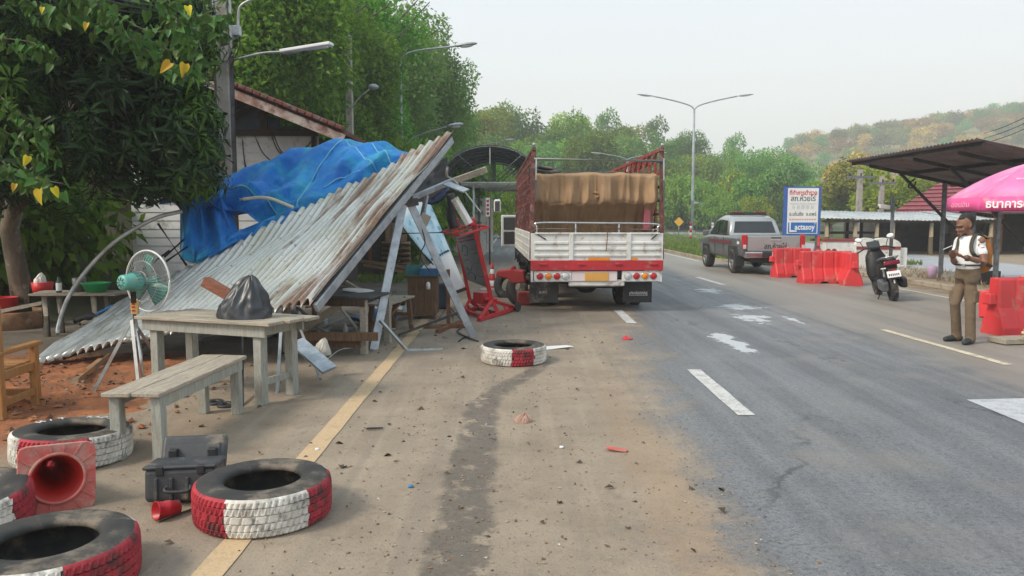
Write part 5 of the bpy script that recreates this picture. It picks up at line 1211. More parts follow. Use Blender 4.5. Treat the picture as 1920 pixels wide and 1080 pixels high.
for x, L in ((-.105, 1.5), (.10, 1.47)): b = MB(); b.box((x, 0, .475), (.20, L, .03), (0, R(1) * (1 if x > 0 else -1), 0)); b.build('plank', M['oldwood_y'], bn, bevel=.005)
for x in (-.17, .17): b = MB(); b.box((x, 0, .415), (.028, 1.36, .085)); b.build('apron', M['legwood'], bn, bevel=.003)
for y in (-.66, .62):
    for x in (-.145, .15): leg(bn, x, y, .46, .075, M['legwood'])
def bench2(x, y, rz, L, label, mat, h=.45, wd=.34, nm='wooden_bench'):
    t = tag(thing(nm, label, 'bench', (x, y, 0), rz))
    for s_ in (-1, 1): b = MB(); b.box((0, s_ * wd * .26, h - .015), (L, wd * .47, .03)); b.build('plank', mat, t, bevel=.004)
    for sx in (-1, 1):
        for s_ in (-1, 1): b = MB(); b.bar((sx * L * .42, s_ * wd * .42, 0), (sx * L * .40, s_ * wd * .3, h - .03), .06, .06, up=(0, 1, 0)); b.build('leg', M['brownwood'], t)
        b = MB(); b.box((sx * L * .41, 0, h * .45), (.03, wd * .7, .05)); b.build('stretcher', M['brownwood'], t)
    return t
p = G(716, 640); bench2(p.x + .02, p.y + .7, R(80), 1.25, 'brown legged bench under the fallen steel post beside the edge line', M['oldwood_x'], .5)
dt = tag(thing('dark_table', 'dark topped table in the shade under the high side of the fallen roof', 'table', (-2.25, 9.9, 0), R(-12)))
b = MB(); b.box((0, 0, .70), (1.25, .95, .035)); b.build('table_top', pm('dark_table_cloth', (.06, .06, .06), (.045, .045, .045), .75, dirt=(.2, .18, .15), amt=.25), dt, bevel=.006)
for y in (-.44, .44): b = MB(); b.box((0, y, .64), (1.1, .035, .09)); b.build('apron', M['darkwood'], dt)
for x in (-.52, .52):
    for y in (-.4, .4): b = MB(); b.box((x, y, .34), (.075, .075, .68)); b.build('leg', M['oldwood'], dt)
b = MB(); b.bar((-.5, -.42, .12), (.5, -.42, .12), .09, .035, up=(0, 1, 0)); b.build('stretcher', M['brownwood'], dt); b = MB(); b.bar((-.5, -.4, .15), (.2, -.4, .6), .09, .035, up=(0, 1, 0)); b.build('brace', M['oldwood'], dt)
b = MB(); b.bar((-.35, -.46, .24), (.62, -.5, .24), .1, .05, up=(0, 1, 0)); tag(b.build('loose_beam', M['brownwood']), 'long brown beam lying under the dark topped table', 'beam').location = (-2.25, 9.75, 0)
b = MB(); pts = [( .2 * math.cos(a) * (1 + .4 * mnoise.noise((a, 1, 1))), .13 * math.sin(a)) for a in [2 * PI * i / 14 for i in range(14)]]; b.prism(pts, .02)
o = tag(b.build('white_paper', M['cleanwhite']), 'crumpled white paper lying on the dark topped table', 'paper'); o.location = Vector((-2.0, 10.0, .725)); o.rotation_euler = (R(4), R(5), R(20))
# armchair of orange wood at the picture edge
ch = tag(thing('wooden_armchair', 'orange brown wooden armchair cut by the left photo edge', 'chair', (-4.73, 6.54, 0), R(183)))
for x, y, z in ((.46, -.24, .54), (.46, .28, .95), (-.46, -.24, .54), (-.46, .28, .95)):
    b = MB(); b.box((x, y, z / 2), (.065, .065, z)); b.build('leg', M['orangewood'], ch, bevel=.005)
for x in (-.46, .46): b = MB(); b.box((x, .01, .557), (.085, .66, .035)); b.build('armrest', M['orangewood'], ch, bevel=.006)
for k in range(4): b = MB(); b.box((0, -.2 + k * .13, .40), (.88, .11, .025)); b.build('seat_slat', M['orangewood'], ch, bevel=.004)
for y in (-.24, .28): b = MB(); b.box((0, y, .34), (.86, .03, .09)); b.build('seat_rail', M['orangewood'], ch, bevel=.004); b = MB(); b.box((0, y, .12), (.86, .03, .06)); b.build('stretcher', M['orangewood'], ch, bevel=.004)
for x in (-.46, .46):
    b = MB(); b.box((x, .02, .36), (.03, .46, .075)); b.build('side_rail', M['orangewood'], ch, bevel=.004); b = MB(); b.box((x, .02, .13), (.03, .46, .06)); b.build('stretcher', M['orangewood'], ch, bevel=.004)
for k in range(5): b = MB(); b.box((-.36 + k * .18, .29, .68), (.06, .02, .45)); b.build('back_slat', M['orangewood'], ch, bevel=.003)
b = MB(); b.box((0, .29, .92), (.86, .03, .07)); b.build('top_rail', M['orangewood'], ch, bevel=.004)

# ---------------------------------------------------------------- things on and around the tables
bagm = pm('black_bin_bag', (.024, .027, .032), (.036, .04, .047), .36, 0, 4, spec=.5)
def bag_mesh(rx, ry, h, seed, peak=None):
    peak = peak or (rx * .25, 0)
    b = MB()
    def fn(u, v):
        a = 2 * PI * u; z = v
        r = (1 - .06 * (1 - z)) * ((1 - z) ** .75 * .38 + .62 * math.cos(z * PI / 2 * .985) ** .6) * (1 + .06 * math.sin(a * 2 + seed))
        n_ = mnoise.noise((math.cos(a) * 1.6 + seed, math.sin(a) * 1.6, z)); cre = .13 * (1 - 2 * abs(math.sin(3.5 * a + 1.6 * z + 2.4 * n_))) * (.35 + z) + .08 * (1 - 2 * abs(math.sin(7.5 * a - 2.5 * z + 3 * n_ + seed))) * (.3 + z) + .09 * (1 - 2.6 * abs(mnoise.noise((math.cos(a) * 3 + seed, math.sin(a) * 3, z * 4)))) * (1 - z)
        r *= 1 + cre * (.4 + .6 * min(1, z * 4)); k = z ** 1.6
        return Vector((rx * r * math.cos(a) + peak[0] * k, ry * r * math.sin(a) + peak[1] * k, h * z + .02 * mnoise.noise((math.cos(a) * 3, math.sin(a) * 3, seed)) * (z > .02)))
    b.grid(fn, 72, 34, uv=False); b.add([(0, 0, 0)], []); return b
o = tag(bag_mesh(.265, .2, .385, 3, (.07, 0)).build('rubbish_bag', bagm), 'bulging black rubbish bag sitting on the weathered table', 'bag'); p = at(458, 592, 7.05); o.location = (p.x, p.y, .765)
b = MB(); b.bar((0, 0, 0), (.30, -.02, -.17), .095, .095); b.box((0, 0, 0), (.004, .06, .06))
o = tag(b.build('wood_offcut', wood('red_brown_offcut', (.30, .12, .07), (.18, .07, .045), st=(2, 12, 12)), bevel=.004), 'red brown square timber offcut leaning on the black rubbish bag', 'timber'); p = at(384, 527, 7.25); o.location = p
# fan on a tripod
fc = at(277, 527, 7.55); fn_ = Vector((.42, .905, -.02)).normalized()
fan = tag(thing('stand_fan', 'teal electric fan with round wire cage on a grey tripod stand', 'fan', (fc.x - .1, fc.y, 0)))
FT = axisT(fc, fn_)
wire = pm('grey_cage_wire', (.42, .43, .42), (.34, .35, .34), .4, .5, 4)
fR = .30
def ring(r, z, t=.006, seg=40): b = MB(); b.tube([FT @ Vector((r * math.cos(2 * PI * i / seg), r * math.sin(2 * PI * i / seg), z)) for i in range(seg + 1)], t, 6, cap=False); return b
b = ring(fR, 0, .011); b.build('cage_rim', pm('pale_rim', (.6, .62, .6), (.5, .52, .5), .45), fan, True)
for sgn, nm in ((1, 'front_cage'), (-1, 'back_cage')):
    b = MB()
    for i in range(44):
        a = 2 * PI * i / 44; b.tube([FT @ Vector((r * math.cos(a + .25 * (1 - r / fR) * sgn), r * math.sin(a + .25 * (1 - r / fR) * sgn), sgn * .095 * (1 - (r / fR) ** 2.6))) for r in (.05, .14, .21, .265, fR)], .0019, 4, cap=False)
    for r in (.1, .2): 
        q = ring(r, sgn * .095 * (1 - (r / fR) ** 2.6), .003, 30); b.add(q.V, q.F, 0, True)
    b.build(nm, wire, fan, True)
b = MB(); b.lathe([(.001, 0), (.05, 0), (.05, .012), (.001, .012)], 20, FT @ Matrix.Translation((0, 0, .09))); b.build('badge', M['teal'], fan, True)
bl = pm('translucent_green_blade', (.06, .20, .17), (.05, .17, .14), .35)
for k in range(3):
    a0 = R(85) + k * 2 * PI / 3; b = MB()
    b.grid(lambda u, v: FT @ Vector((lerp(.045, .265, v) * math.cos(a0 + lerp(-.55, .55, u) * (1.05 - .25 * v)), lerp(.045, .265, v) * math.sin(a0 + lerp(-.55, .55, u) * (1.05 - .25 * v)), .045 * (u - .5) * 1.6)), 8, 8, uv=False); b.build('blade', bl, fan, True, thick=.003)
b = MB(); b.lathe([(.001, -.3), (.055, -.3), (.075, -.285), (.078, -.2), (.085, -.19), (.088, -.12), (.07, -.10), (.03, -.09), (.03, .05), (.001, .05)], 24, FT); b.build('motor', M['teal'], fan, True, bevel=.003)
b = MB()
for i in range(16): a = 2 * PI * i / 16; b.box((.089 * math.cos(a), .089 * math.sin(a), -.155), (.012, .006, .06), (0, 0, a), T=FT)
b.build('motor_vents', M['teal'], fan, True)
b = MB()
for i in range(8): a = 2 * PI * i / 8; b.box((.036 * math.cos(a), .036 * math.sin(a), -.302), (.03, .007, .004), (0, 0, a), T=FT)
b.build('rear_vents', M['darksteel'], fan, True)
neck = FT @ Vector((0, 0, -.17)); b = MB(); b.tube([neck, Vector((neck.x, neck.y, neck.z - .2))], .026, 10); b.build('neck', M['darksteel'], fan, True)
cb = at(253, 576, 7.42); b = MB(); b.box(cb, (.065, .05, .135), (0, 0, R(10))); b.build('control_box', pm('amber_box', (.62, .40, .15), (.55, .34, .12), .5), fan, True, bevel=.006)
for dz in (-.03, .005, .035): b = MB(); b.box(cb + Vector((-.002, -.027, dz)), (.03, .008, .016), (0, 0, R(10))); b.build('button', M['redlens'], fan, True)
b = MB(); b.tube([at(252, 590, 7.42), at(262, 650, 7.3), at(267, 706, 7.2)], .017, 10); b.build('pole', M['chrome'], fan, True)
hub = at(247, 600, 7.42)
for q in (G(176, 734), at(292, 664, 7.6), G(262, 742) * 1.0): b = MB(); b.bar(hub, q, .032, .012, up=(0, 1, 0)); b.build('tripod_leg', M['pipe'], fan, True)
b = MB(); b.bar(at(230, 632, 7.43), at(255, 632, 7.43), .02, .008); b.build('brace', M['pipe'], fan, True)

# open black equipment case
cs_ = G(328, 950); case = tag(thing('hard_case', 'open black ribbed equipment case lying between the bench and the big tyre', 'case', (cs_.x, cs_.y + .16, 0), R(8)))
cm_ = pm('scuffed_black_case', (.040, .042, .047), (.06, .062, .066), .5, 0, 5, dirt=(.22, .18, .14), amt=.3, dscale=5, bump=.1)
b = MB(); b.box((0, 0, .105), (.40, .26, .20), (R(-6), 0, 0)); b.build('case_body', cm_, case, bevel=.03, seg=3)
for x in (-.13, -.045, .045, .13): b = MB(); b.box((x, -.135, .10), (.022, .022, .13), (R(-6), 0, 0)); b.build('rib', cm_, case, bevel=.005)
b = MB(); b.box((0, .01, .208), (.415, .275, .022), (R(-6), 0, 0)); b.build('rim', cm_, case, bevel=.008)
b = MB(); b.box((.0, .215, .20), (.39, .07, .23), (R(-30), 0, 0)); b.build('case_lid', cm_, case, bevel=.025, seg=3)
b = MB(); b.box((0, .18, .20), (.33, .03, .16), (R(-30), 0, 0)); b.build('lid_panel', cm_, case, bevel=.01)
for x in (-.11, .12):
    b = MB(); b.box((x, -.118, .205), (.045, .028, .055)); b.build('latch', M['black'], case, bevel=.005); b = MB(); b.box((x, .16, .225), (.05, .05, .05)); b.build('hinge', M['black'], case, bevel=.005)
b = MB(); b.tube(cr([(-.07, -.15, .12), (-.06, -.185, .10), (.06, -.185, .10), (.07, -.15, .12)], 5), .012, 6); b.build('handle', M['black'], case)
# red cup
p = G(296, 965, .04); d = Vector((-.62, -.75, .12))
b = MB(); b.lathe([(.001, -.075), (.040, -.075), (.042, -.03), (.046, -.025), (.046, .0), (.043, .004), (.050, .05), (.053, .055), (.047, .055), (.038, -.06), (.001, -.065)], 24, axisT(p + Vector((.02, .05, .012)), d))
tag(b.build('red_cup', pm('bright_red_plastic', (.45, .012, .02), (.4, .01, .018), .4, dirt=(.3, .2, .15), amt=.15)), 'small red plastic cup lying on its side in front of the black case', 'cup')
# fallen traffic cone, base to the camera
p = G(104, 962); cone = tag(thing('traffic_cone', 'faded red traffic cone lying on its side with its ribbed square base to the viewer', 'traffic cone', (p.x, p.y + .02, 0)))
cd = Vector((.56, -.82, .14)).normalized(); cT = axisT(Vector((p.x, p.y + .035, .192)), cd, up=(.03, .05, 1)); cr_ = .132; hb = .195
b = MB(); n = 48; vs, fs = [], []
for k in range(n):
    a = 2 * PI * k / n; m_ = max(abs(math.cos(a)), abs(math.sin(a))); rq = hb / m_; rq = min(rq, hb * 1.33)
    for r, z in ((cr_, .0), (rq, .0), (rq, -.028), (cr_, -.028)): vs.append((r * math.cos(a), r * math.sin(a), z))
for k in range(n):
    k2 = (k + 1) % n
    for j in range(3): fs.append((k * 4 + j, k * 4 + j + 1, k2 * 4 + j + 1, k2 * 4 + j))
b.add(vs, fs, 0, False, cT); b.build('base', M['conered'], cone, True, bevel=.004)
b = MB(); b.lathe([(cr_ + .012, .006), (cr_ + .012, .0), (cr_, -.0), (.02, -.66), (.024, -.665), (cr_ + .006, -.02), (cr_ + .012, .006)], 40, cT, close=False, mf=lambda i, k: 1 if i in (2,) else 0); b.build('cone_body', [M['conered'], M['conein']], cone, True)
b = MB(); b.lathe([(cr_, .012), (cr_ + .016, .012), (cr_ + .016, 0), (cr_, 0)], 40, cT, close=True); b.build('collar', M['conered'], cone, True)
for k in range(16):
    a = 2 * PI * (k + .5) / 16; m_ = max(abs(math.cos(a)), abs(math.sin(a))); r1 = min(hb / m_, hb * 1.33) - .006
    b = MB(); b.bar((cr_ * 1.1 * math.cos(a), cr_ * 1.1 * math.sin(a), .004), (r1 * math.cos(a), r1 * math.sin(a), .004), .008, .010, T=cT); b.build('rib', M['conered'], cone, True)
c4 = [Vector((sx * hb * .985, sy * hb * .985, .004)) for sx, sy in ((-1, -1), (1, -1), (1, 1), (-1, 1))]
# small litter round the table
for i, (px, py) in enumerate(((403, 757), (424, 762))):
    p = G(px, py); b = MB(); b.lathe([(.035, 0), (.075, 0), (.08, .012), (.075, .024), (.035, .024)], 20, TR((p.x, p.y, .002), (R(4), 0, 0)), close=True)
    tag(b.build('black_disc', M['black']), ['flat black plastic ring under the bench, the one farther left', 'flat black plastic ring under the bench, the one farther right'][i], 'ring', 'black rings under the bench')
b = MB(); p = G(671, 632); b.box((p.x, p.y, .035), (.13, .07, .06), (0, 0, R(-10))); tag(b.build('pink_box', pm('pink_plastic', (.62, .16, .24), (.55, .13, .2), .5), bevel=.015, seg=2), 'pink plastic soap box on the ground under the dark topped table', 'box')
p = G(648, 632); b = MB(); b.lathe([(.001, 0), (.035, 0), (.035, .13), (.012, .17), (.012, .2), (.001, .2)], 14, TR((p.x, p.y, 0))); tag(b.build('bottle', M['clearlens']), 'clear water bottle standing beside the pink box', 'bottle')
plm = pm('clear_plastic_bag', (.50, .48, .42), (.36, .34, .3), .3, 0, 9)
o = tag(bag_mesh(.10, .07, .17, 8).build('plastic_bag', plm), 'crumpled clear plastic bag hanging behind the table leg', 'bag'); p = at(603, 665, 8.0); o.location = p
o = tag(bag_mesh(.10, .09, .14, 5).build('plastic_bag', plm), 'small crumpled plastic bag on the ground behind the table', 'bag'); p = G(585, 672); o.location = p
b = MB(); b.tube(cr([G(615, 672, .01), G(640, 655, .012), G(680, 650, .01), G(690, 640, .1)], 8), .008, 5); tag(b.build('loose_wire', M['white']), 'thin white cord curling on the ground below the fallen roof', 'cord')
# dark table with basin and bottles, in the shade
st = tag(thing('plank_table', 'low plank table in deep shade carrying the green basin', 'table', (-6.1, 10.9, 0)))
p0, p1 = at(72, 550, 10.9), at(232, 547, 10.9)
for k in range(3): b = MB(); b.box(((p0.x + p1.x) / 2, 10.75 + k * .19, p0.z), (p1.x - p0.x + .1 * k, .17, .03)); b.build('plank', M['oldwood_x'], st, True, bevel=.004)
for px in (84, 176):
    for dy in (0, .35): c = at(px, 555, 10.8); b = MB(); b.tube([(c.x, 10.8 + dy, 0), (c.x, 10.8 + dy, p0.z - .02)], .05, 7); b.build('leg', M['oldwood'], st, True)
c = at(177, 547, 10.9); b = MB(); b.lathe([(.001, 0), (.13, 0), (.185, .12), (.20, .125), (.20, .135), (.18, .13), (.125, .012), (.001, .012)], 28, TR((c.x, 10.95, p0.z + .015))); tag(b.build('basin', M['grn']), 'green plastic basin standing on the shaded plank table', 'basin')
c = at(107, 547, 10.8); b = MB(); b.lathe([(.001, 0), (.035, 0), (.038, .03), (.038, .14), (.015, .18), (.015, .22), (.001, .22)], 14, TR((c.x, 10.85, p0.z + .015)), mf=lambda i, k: 1 if i == 2 else 0); tag(b.build('bottle', [pm('bottle_teal', (.05, .12, .12), (.04, .1, .1), .3), M['cleanwhite']]), 'dark bottle with pale label on the shaded plank table', 'bottle')
c = at(142, 547, 10.9); b = MB(); b.lathe([(.001, 0), (.08, 0), (.095, .2), (.09, .2), (.075, .01), (.001, .01)], 18, TR((c.x, 11.0, p0.z + .015))); tag(b.build('grey_pot', M['galv_d']), 'grey metal pot left of the green basin', 'pot')
c = at(10, 570, 11.5); b = MB(); b.lathe([(.001, 0), (.14, 0), (.17, .28), (.18, .29), (.165, .29), (.13, .02), (.001, .02)], 20, TR((c.x, 11.5, .2))); tag(b.build('red_bucket', M['redpaint']), 'red bucket in shade left of the mango trunk', 'bucket')
c = at(65, 550, 11.3); b = MB(); b.lathe([(.001, 0), (.13, 0), (.15, .17), (.001, .17)], 18, TR((c.x, 11.5, c.z - .02))); tag(b.build('red_pot', M['redpaint']), 'red pot with a white rag behind the mango trunk', 'pot')
o = tag(bag_mesh(.09, .08, .15, 6).build('white_rag', M['white']), 'white rag heaped on the red pot behind the mango trunk', 'rag'); o.location = (c.x, 11.45, c.z + .14)
b = MB(); b.bar(at(-30, 590, 11), at(88, 566, 11), .05, .05); b.build('low_rail', M['oldwood'], st, True)
pl_ = tag(thing('planter_ring', 'round brown concrete ring around the foot of the mango trunk', 'planter', (mg.x, mg.y, 0)))
b = MB(); b.lathe([(.46, 0), (.46, .24), (.44, .26), (.38, .26), (.36, .24), (.36, 0)], 36, TR((mg.x - .1, mg.y, 0)), close=True); b.build('ring', pm('rusty_brown_ring', (.30, .17, .09), (.19, .11, .065), .85, 0, 7, dirt=(.4, .3, .2), amt=.35, bump=.3), pl_, True)
b = MB(); b.lathe([(.001, .2), (.37, .19)], 24, TR((mg.x - .1, mg.y, 0))); b.build('soil', M['darkwood'], pl_, True)
b = MB(); p, q = G(135, 724), at(195, 672, 8.6); channelT = None; x_, y_, d_ = frame_of(q - p); b.bar(p + Vector((0, 0, .02)), q, .12, .008); b.bar(p + Vector((0, 0, .05)) + x_ * .06, q + Vector((0, 0, .03)) + x_ * .06, .008, .06)
tag(b.build('steel_offcut', pm('orange_primed_steel', (.40, .21, .09), (.22, .17, .13), .6, .2, 3)), 'orange primed steel angle lying on the red soil under the roof edge', 'steel profile')
# ---------------------------------------------------------------- cargo truck
tk = tag(thing('cargo_truck', 'white and red cargo truck with high stake sides and a canvas covered load', 'truck', (1.49, 13.45, 0), R(2.0)))
twht = pm('truck_white_paint', (.70, .70, .68), (.60, .60, .57), .45, 0, 2.5, dirt=(.30, .23, .17), amt=.30, dscale=5, bump=.04)
tred_ = pm('truck_red_paint', (.50, .025, .035), (.40, .02, .03), .45, 0, 3, dirt=(.28, .18, .13), amt=.26, dscale=6)
dullred = pm('dull_rusty_red', (.27, .035, .036), (.19, .04, .036), .6, 0, 5, dirt=(.26, .18, .13), amt=.36, dscale=7)
stake = pm('stake_maroon', (.16, .045, .042), (.10, .04, .037), .6, .1, 6, dirt=(.30, .24, .2), amt=.4, dscale=8)
cnv = NT('brown_canvas'); vv = cnv.tc('Object')
cc_ = cnv.mix(cnv.step(cnv.noise(cnv.scl(vv, (1.2, 1, .6)), 1.2, 4), .35, .7), (.33, .215, .125), (.24, .155, .09))
cc_ = cnv.mix(cnv.math('MULTIPLY', cnv.step(cnv.noise(vv, 1.6, 5, .6), .5, .72), .4), cc_, (.20, .13, .08))
cnv.bump(cnv.noise(vv, 60, 3), .1, .01); cnv = cnv.set(cc_, .9, 0, .15)
W2, LB = 1.165, 6.5
def tbx(nm, c, d, m, rot=None, bv=.006, par=tk): b = MB(); b.box(c, d, rot); return b.build(nm, m, par, bevel=bv)
# tailgate with pressed panels
tg = tbx('tailgate', (0, .03, 1.17), (2.33, .04, .48), twht)
for k in range(3):
    cx_ = (-.80, 0.03, .83)[k]; wd = (.60, .98, .58)[k]
    for z_ in (1.02, 1.13, 1.24): tbx('pressed_rib', (cx_, .005, z_), (wd, .025, .05), twht, None, .01, tg)
for x in (-.455, .555): tbx('upright', (x, -.004, 1.17), (.075, .03, .47), twht, None, .006, tg)
tbx('top_edge', (0, .01, 1.405), (2.2, .05, .03), twht, None, .006, tg)
for x, w_ in ((.03, .38), (.66, .10)): tbx('orange_reflector', (x, -.012, .955), (w_, .012, .05), M['amberlens'], None, .003, tg)
b = MB(); b.tube([(-1.13, .0, 1.44), (-.9, -.01, 1.30)], .012, 5); b.tube([(1.1, 0, 1.44), (.95, -.01, 1.30)], .012, 5); b.build('latch_bar', M['darksteel'], tg)
b = MB(); b.tube(cr([(.16, -.03, 1.58), (.17, -.04, 1.35), (.15, -.03, 1.1)], 6), .008, 5); b.build('tie_rope', M['rust'], tg)
# silver rail above it
b = MB(); b.tube(cr([(-1.06, .02, 1.42), (-1.06, .02, 1.52), (-1.0, .02, 1.59), (0, .02, 1.585), (1.0, .02, 1.57), (1.06, .02, 1.5), (1.06, .02, 1.42)], 6), .018, 8)
b.tube([(-1.05, .02, 1.49), (1.05, .02, 1.475)], .012, 8)
for x in (-.38, .38): b.tube([(x, .02, 1.41), (x, .02, 1.58)], .016, 8)
b.build('tail_rail', M['chrome'], tk)
tbx('red_crossmember', (0, .01, .845), (2.33, .05, .175), tred_)
for x in (-.95, -.28, .38, 1.0): tbx('bracket', (x, -.025, .87), (.13, .03, .035), tred_)
for s_, x0 in ((-1, -.775), (1, .775)):
    bx_ = tbx('lamp_panel', (x0, .04, .655), (.66, .06, .185), twht)
    for k in range(4):
        m_ = (('redlens', 'amberlens', 'redlens', 'clearlens'), ('clearlens', 'redlens', 'amberlens', 'redlens'))[s_ > 0][k]
        b = MB(); b.lathe([(.058, 0), (.058, .014), (.05, .02), (.001, .028)], 20, axisT((x0 - .225 + k * .15, .012, .655), (0, -1, 0))); b.build('lamp', M[m_], bx_)
        b = MB(); b.lathe([(.058, 0), (.066, 0), (.066, .016), (.058, .016)], 20, axisT((x0 - .225 + k * .15, .012, .655), (0, -1, 0)), close=True); b.build('lamp_ring', M['chrome'], bx_)
tbx('corner_plate', (1.13, .05, .66), (.05, .06, .22), twht); tbx('corner_plate', (-1.14, .05, .66), (.04, .06, .22), twht)
pb = tbx('plate_board', (-.04, .03, .655), (.80, .03, .175), pm('pinkish_board', (.72, .60, .60), (.7, .62, .62), .5)); tbx('number_plate', (0, .01, .645), (.42, .012, .15), pm('amber_plate', (.66, .36, .08), (.62, .32, .07), .5), None, .004, pb)
tbx('rear_bumper', (0, .06, .525), (.99, .06, .10), twht, None, .02); tbx('lower_rail', (0, .1, .57), (2.3, .05, .04), twht)
flap = pm('black_mud_flap', (.03, .03, .032), (.045, .045, .045), .75, 0, 4, dirt=(.22, .18, .14), amt=.3)
for x, w_ in ((-.90, .52), (.80, .53)):
    f_ = tbx('mud_flap', (x, .42, .345), (w_, .02, .40), flap)
    pts = [(-.1, 0), (-.05, .02), (0, 0), (.03, .03), (.07, 0), (.1, .02)]
text('เมธา', .075, pm('worn_white_print', (.55, .55, .52), (.45, .45, .42), .7), TR((-.92, .407, .34), (R(90), 0, 0)), tk)
b = MB(); rr_ = random.Random(3)
for k in range(14): b.box((.66 + k * .024, .406, .31 + .006 * (k % 3)), (.014, .004, .04 + .02 * rr_.random()), (0, R(rr_.uniform(-25, 25)), 0))
b.box((.82, .406, .275), (.34, .004, .008)); b.build('flap_print', bpy.data.materials['worn_white_print'], tk)
# chassis, axle, wheels
for x in (-.4, .4): tbx('chassis_rail', (x, 4.2, .72), (.09, 8.2, .2), M['darksteel'])
b = MB(); b.lathe([(.05, -.9), (.09, -.3), (.24, -.12), (.26, 0), (.24, .12), (.09, .3), (.05, .9)], 16, axisT((0, 1.45, .48), (1, 0, 0))); b.build('rear_axle', M['darksteel'], tk)
whm = pm('dusty_wheel', (.2, .19, .17), (.14, .13, .12), .7, 0, 5)
def wheel(x, y, r=.48, w_=.22, par=tk, rim=whm, nm='wheel', face=1, spokes=0):
    T = axisT((x, y, r), (face, 0, 0)); b = MB()
    b.lathe([(r * .62, -w_ / 2), (r * .9, -w_ / 2), (r * .985, -w_ * .36), (r, -w_ * .2), (r, w_ * .2), (r * .985, w_ * .36), (r * .9, w_ / 2), (r * .62, w_ / 2)], 40, T, close=True); o = b.build(nm, M['rubber'], par)
    b = MB(); b.lathe([(.001, w_ * .12), (r * .2, w_ * .2), (r * .25, w_ * .1), (r * .55, w_ * .05), (r * .6, w_ * .42), (r * .64, w_ * .46), (r * .64, -w_ * .3), (.001, -w_ * .3)], 32, T); b.build('rim', rim if not spokes else M['darksteel'], o)
    if spokes:
        b = MB()
        for k in range(spokes):
            a = 2 * PI * k / spokes
            for da in (-.13, .13): b.bar((r * .12 * math.cos(a), r * .12 * math.sin(a), w_ * .36), (r * .60 * math.cos(a + da), r * .60 * math.sin(a + da), w_ * .40), r * .085, .02, T=T)
        b.lathe([(r * .58, w_ * .44), (r * .66, w_ * .46), (r * .66, w_ * .36), (r * .58, w_ * .34)], 32, T, close=True); b.lathe([(.001, w_ * .44), (r * .16, w_ * .42), (r * .18, w_ * .3)], 16, T); b.build('spokes', rim, o)
    return o
for s_ in (-1, 1): wheel(s_ * .95, 1.45, face=s_); wheel(s_ * .68, 1.45, face=s_); wheel(s_ * .95, 6.9, face=s_)
tbx('underride_bar', (0, .7, .42), (.9, .06, .08), M['darksteel'])
tbx('mudguard', (-1.0, 1.45, 1.0), (.34, 1.1, .03), M['darksteel']); tbx('tool_box', (-.95, 2.9, .55), (.4, .8, .4), M['darksteel'])
b = MB()
for k in range(26): b.tube([(-W2 + rng.uniform(-.06, .02), .3 + k * .24, .92), (-W2 + rng.uniform(-.08, .03), .34 + k * .24, .66)], .012, 4)
o = b.build('rope_hooks', M['darksteel'], tk); o['kind'] = 'stuff'
# bed floor and sides
tbx('bed_floor', (0, LB / 2 + .05, .90), (2.28, LB, .08), M['brownwood']); tbx('front_wall', (0, LB + .05, 1.8), (2.28, .06, 1.75), tred_)
for s_ in (-1, 1):
    for k in range(3):
        sb = tbx('side_board', (s_ * W2, .12 + 1.08 + k * 2.16, 1.17), (.045, 2.13, .50), twht)
        for q in range(3): tbx('pressed_rib', (s_ * (W2 + .02), .12 + 1.08 + k * 2.16, 1.02 + q * .14), (.02, 2.0, .045), twht, None, .008, sb)
    ht = lambda y: 2.86 - .014 * y
    n_s = 13
    for k in range(n_s + 1):
        y = .04 + k * (LB - .02) / n_s; wd = .075 if k in (0, n_s) else .042
        b = MB(); b.bar((s_ * W2 * .985, y, .95), (s_ * W2 * .955, y, ht(y)), wd, .05, up=(0, 1, 0)); b.build('stake', (dullred if s_ > 0 else stake) if k else stake, tk, bevel=.004)
    for k, z_ in enumerate((1.50, 1.74, 1.98, 2.22, 2.46, 2.68)):
        b = MB(); b.bar((s_ * W2 * .965, .04, z_), (s_ * W2 * .965, LB, z_ - .06), .028, .045); b.build('side_rail', dullred if (k % 2 == 0 or s_ > 0) else stake, tk)
    b = MB(); b.bar((s_ * W2 * .955, -.02, ht(0)), (s_ * W2 * .955, LB, ht(LB)), .06, .06); b.build('top_rail', dullred if s_ > 0 else stake, tk, bevel=.006)
    b = MB(); b.tube([(s_ * W2 * .955 - s_ * .0, -.03, 2.9), (s_ * W2 * .955, LB * .5, 2.85)], .02, 6); b.build('rail_tube', M['pipe'], tk)
    b = MB(); b.ell((s_ * W2 * .955, -.02, 2.93), (.035, .035, .035), 10, 6); b.build('post_cap', M['pipe'], tk)
for x in (-1.085, 1.145): b = MB(); b.tube([(x, -.045, 1.95), (x * .99, -.045, 2.70)], .016, 6); b.build('post_tube', M['pipe'], tk)
b = MB(); b.tube([(-1.11, .0, 2.685), (1.13, .0, 2.655)], .026, 8); b.build('cross_tube', M['pipe'], tk)
b = MB(); b.tube([(-1.1, 4.2, 2.7), (1.1, 4.2, 2.7)], .022, 8); b.build('cross_tube', M['pipe'], tk)
for k in range(6):
    b = MB(); p = Vector((W2 * .93, .4 + k * .55, 2.84 - .006 * k)); b.bar(p, p + Vector((0, .28, -.2)), .03, .03); b.build('rack_web', dullred, tk)
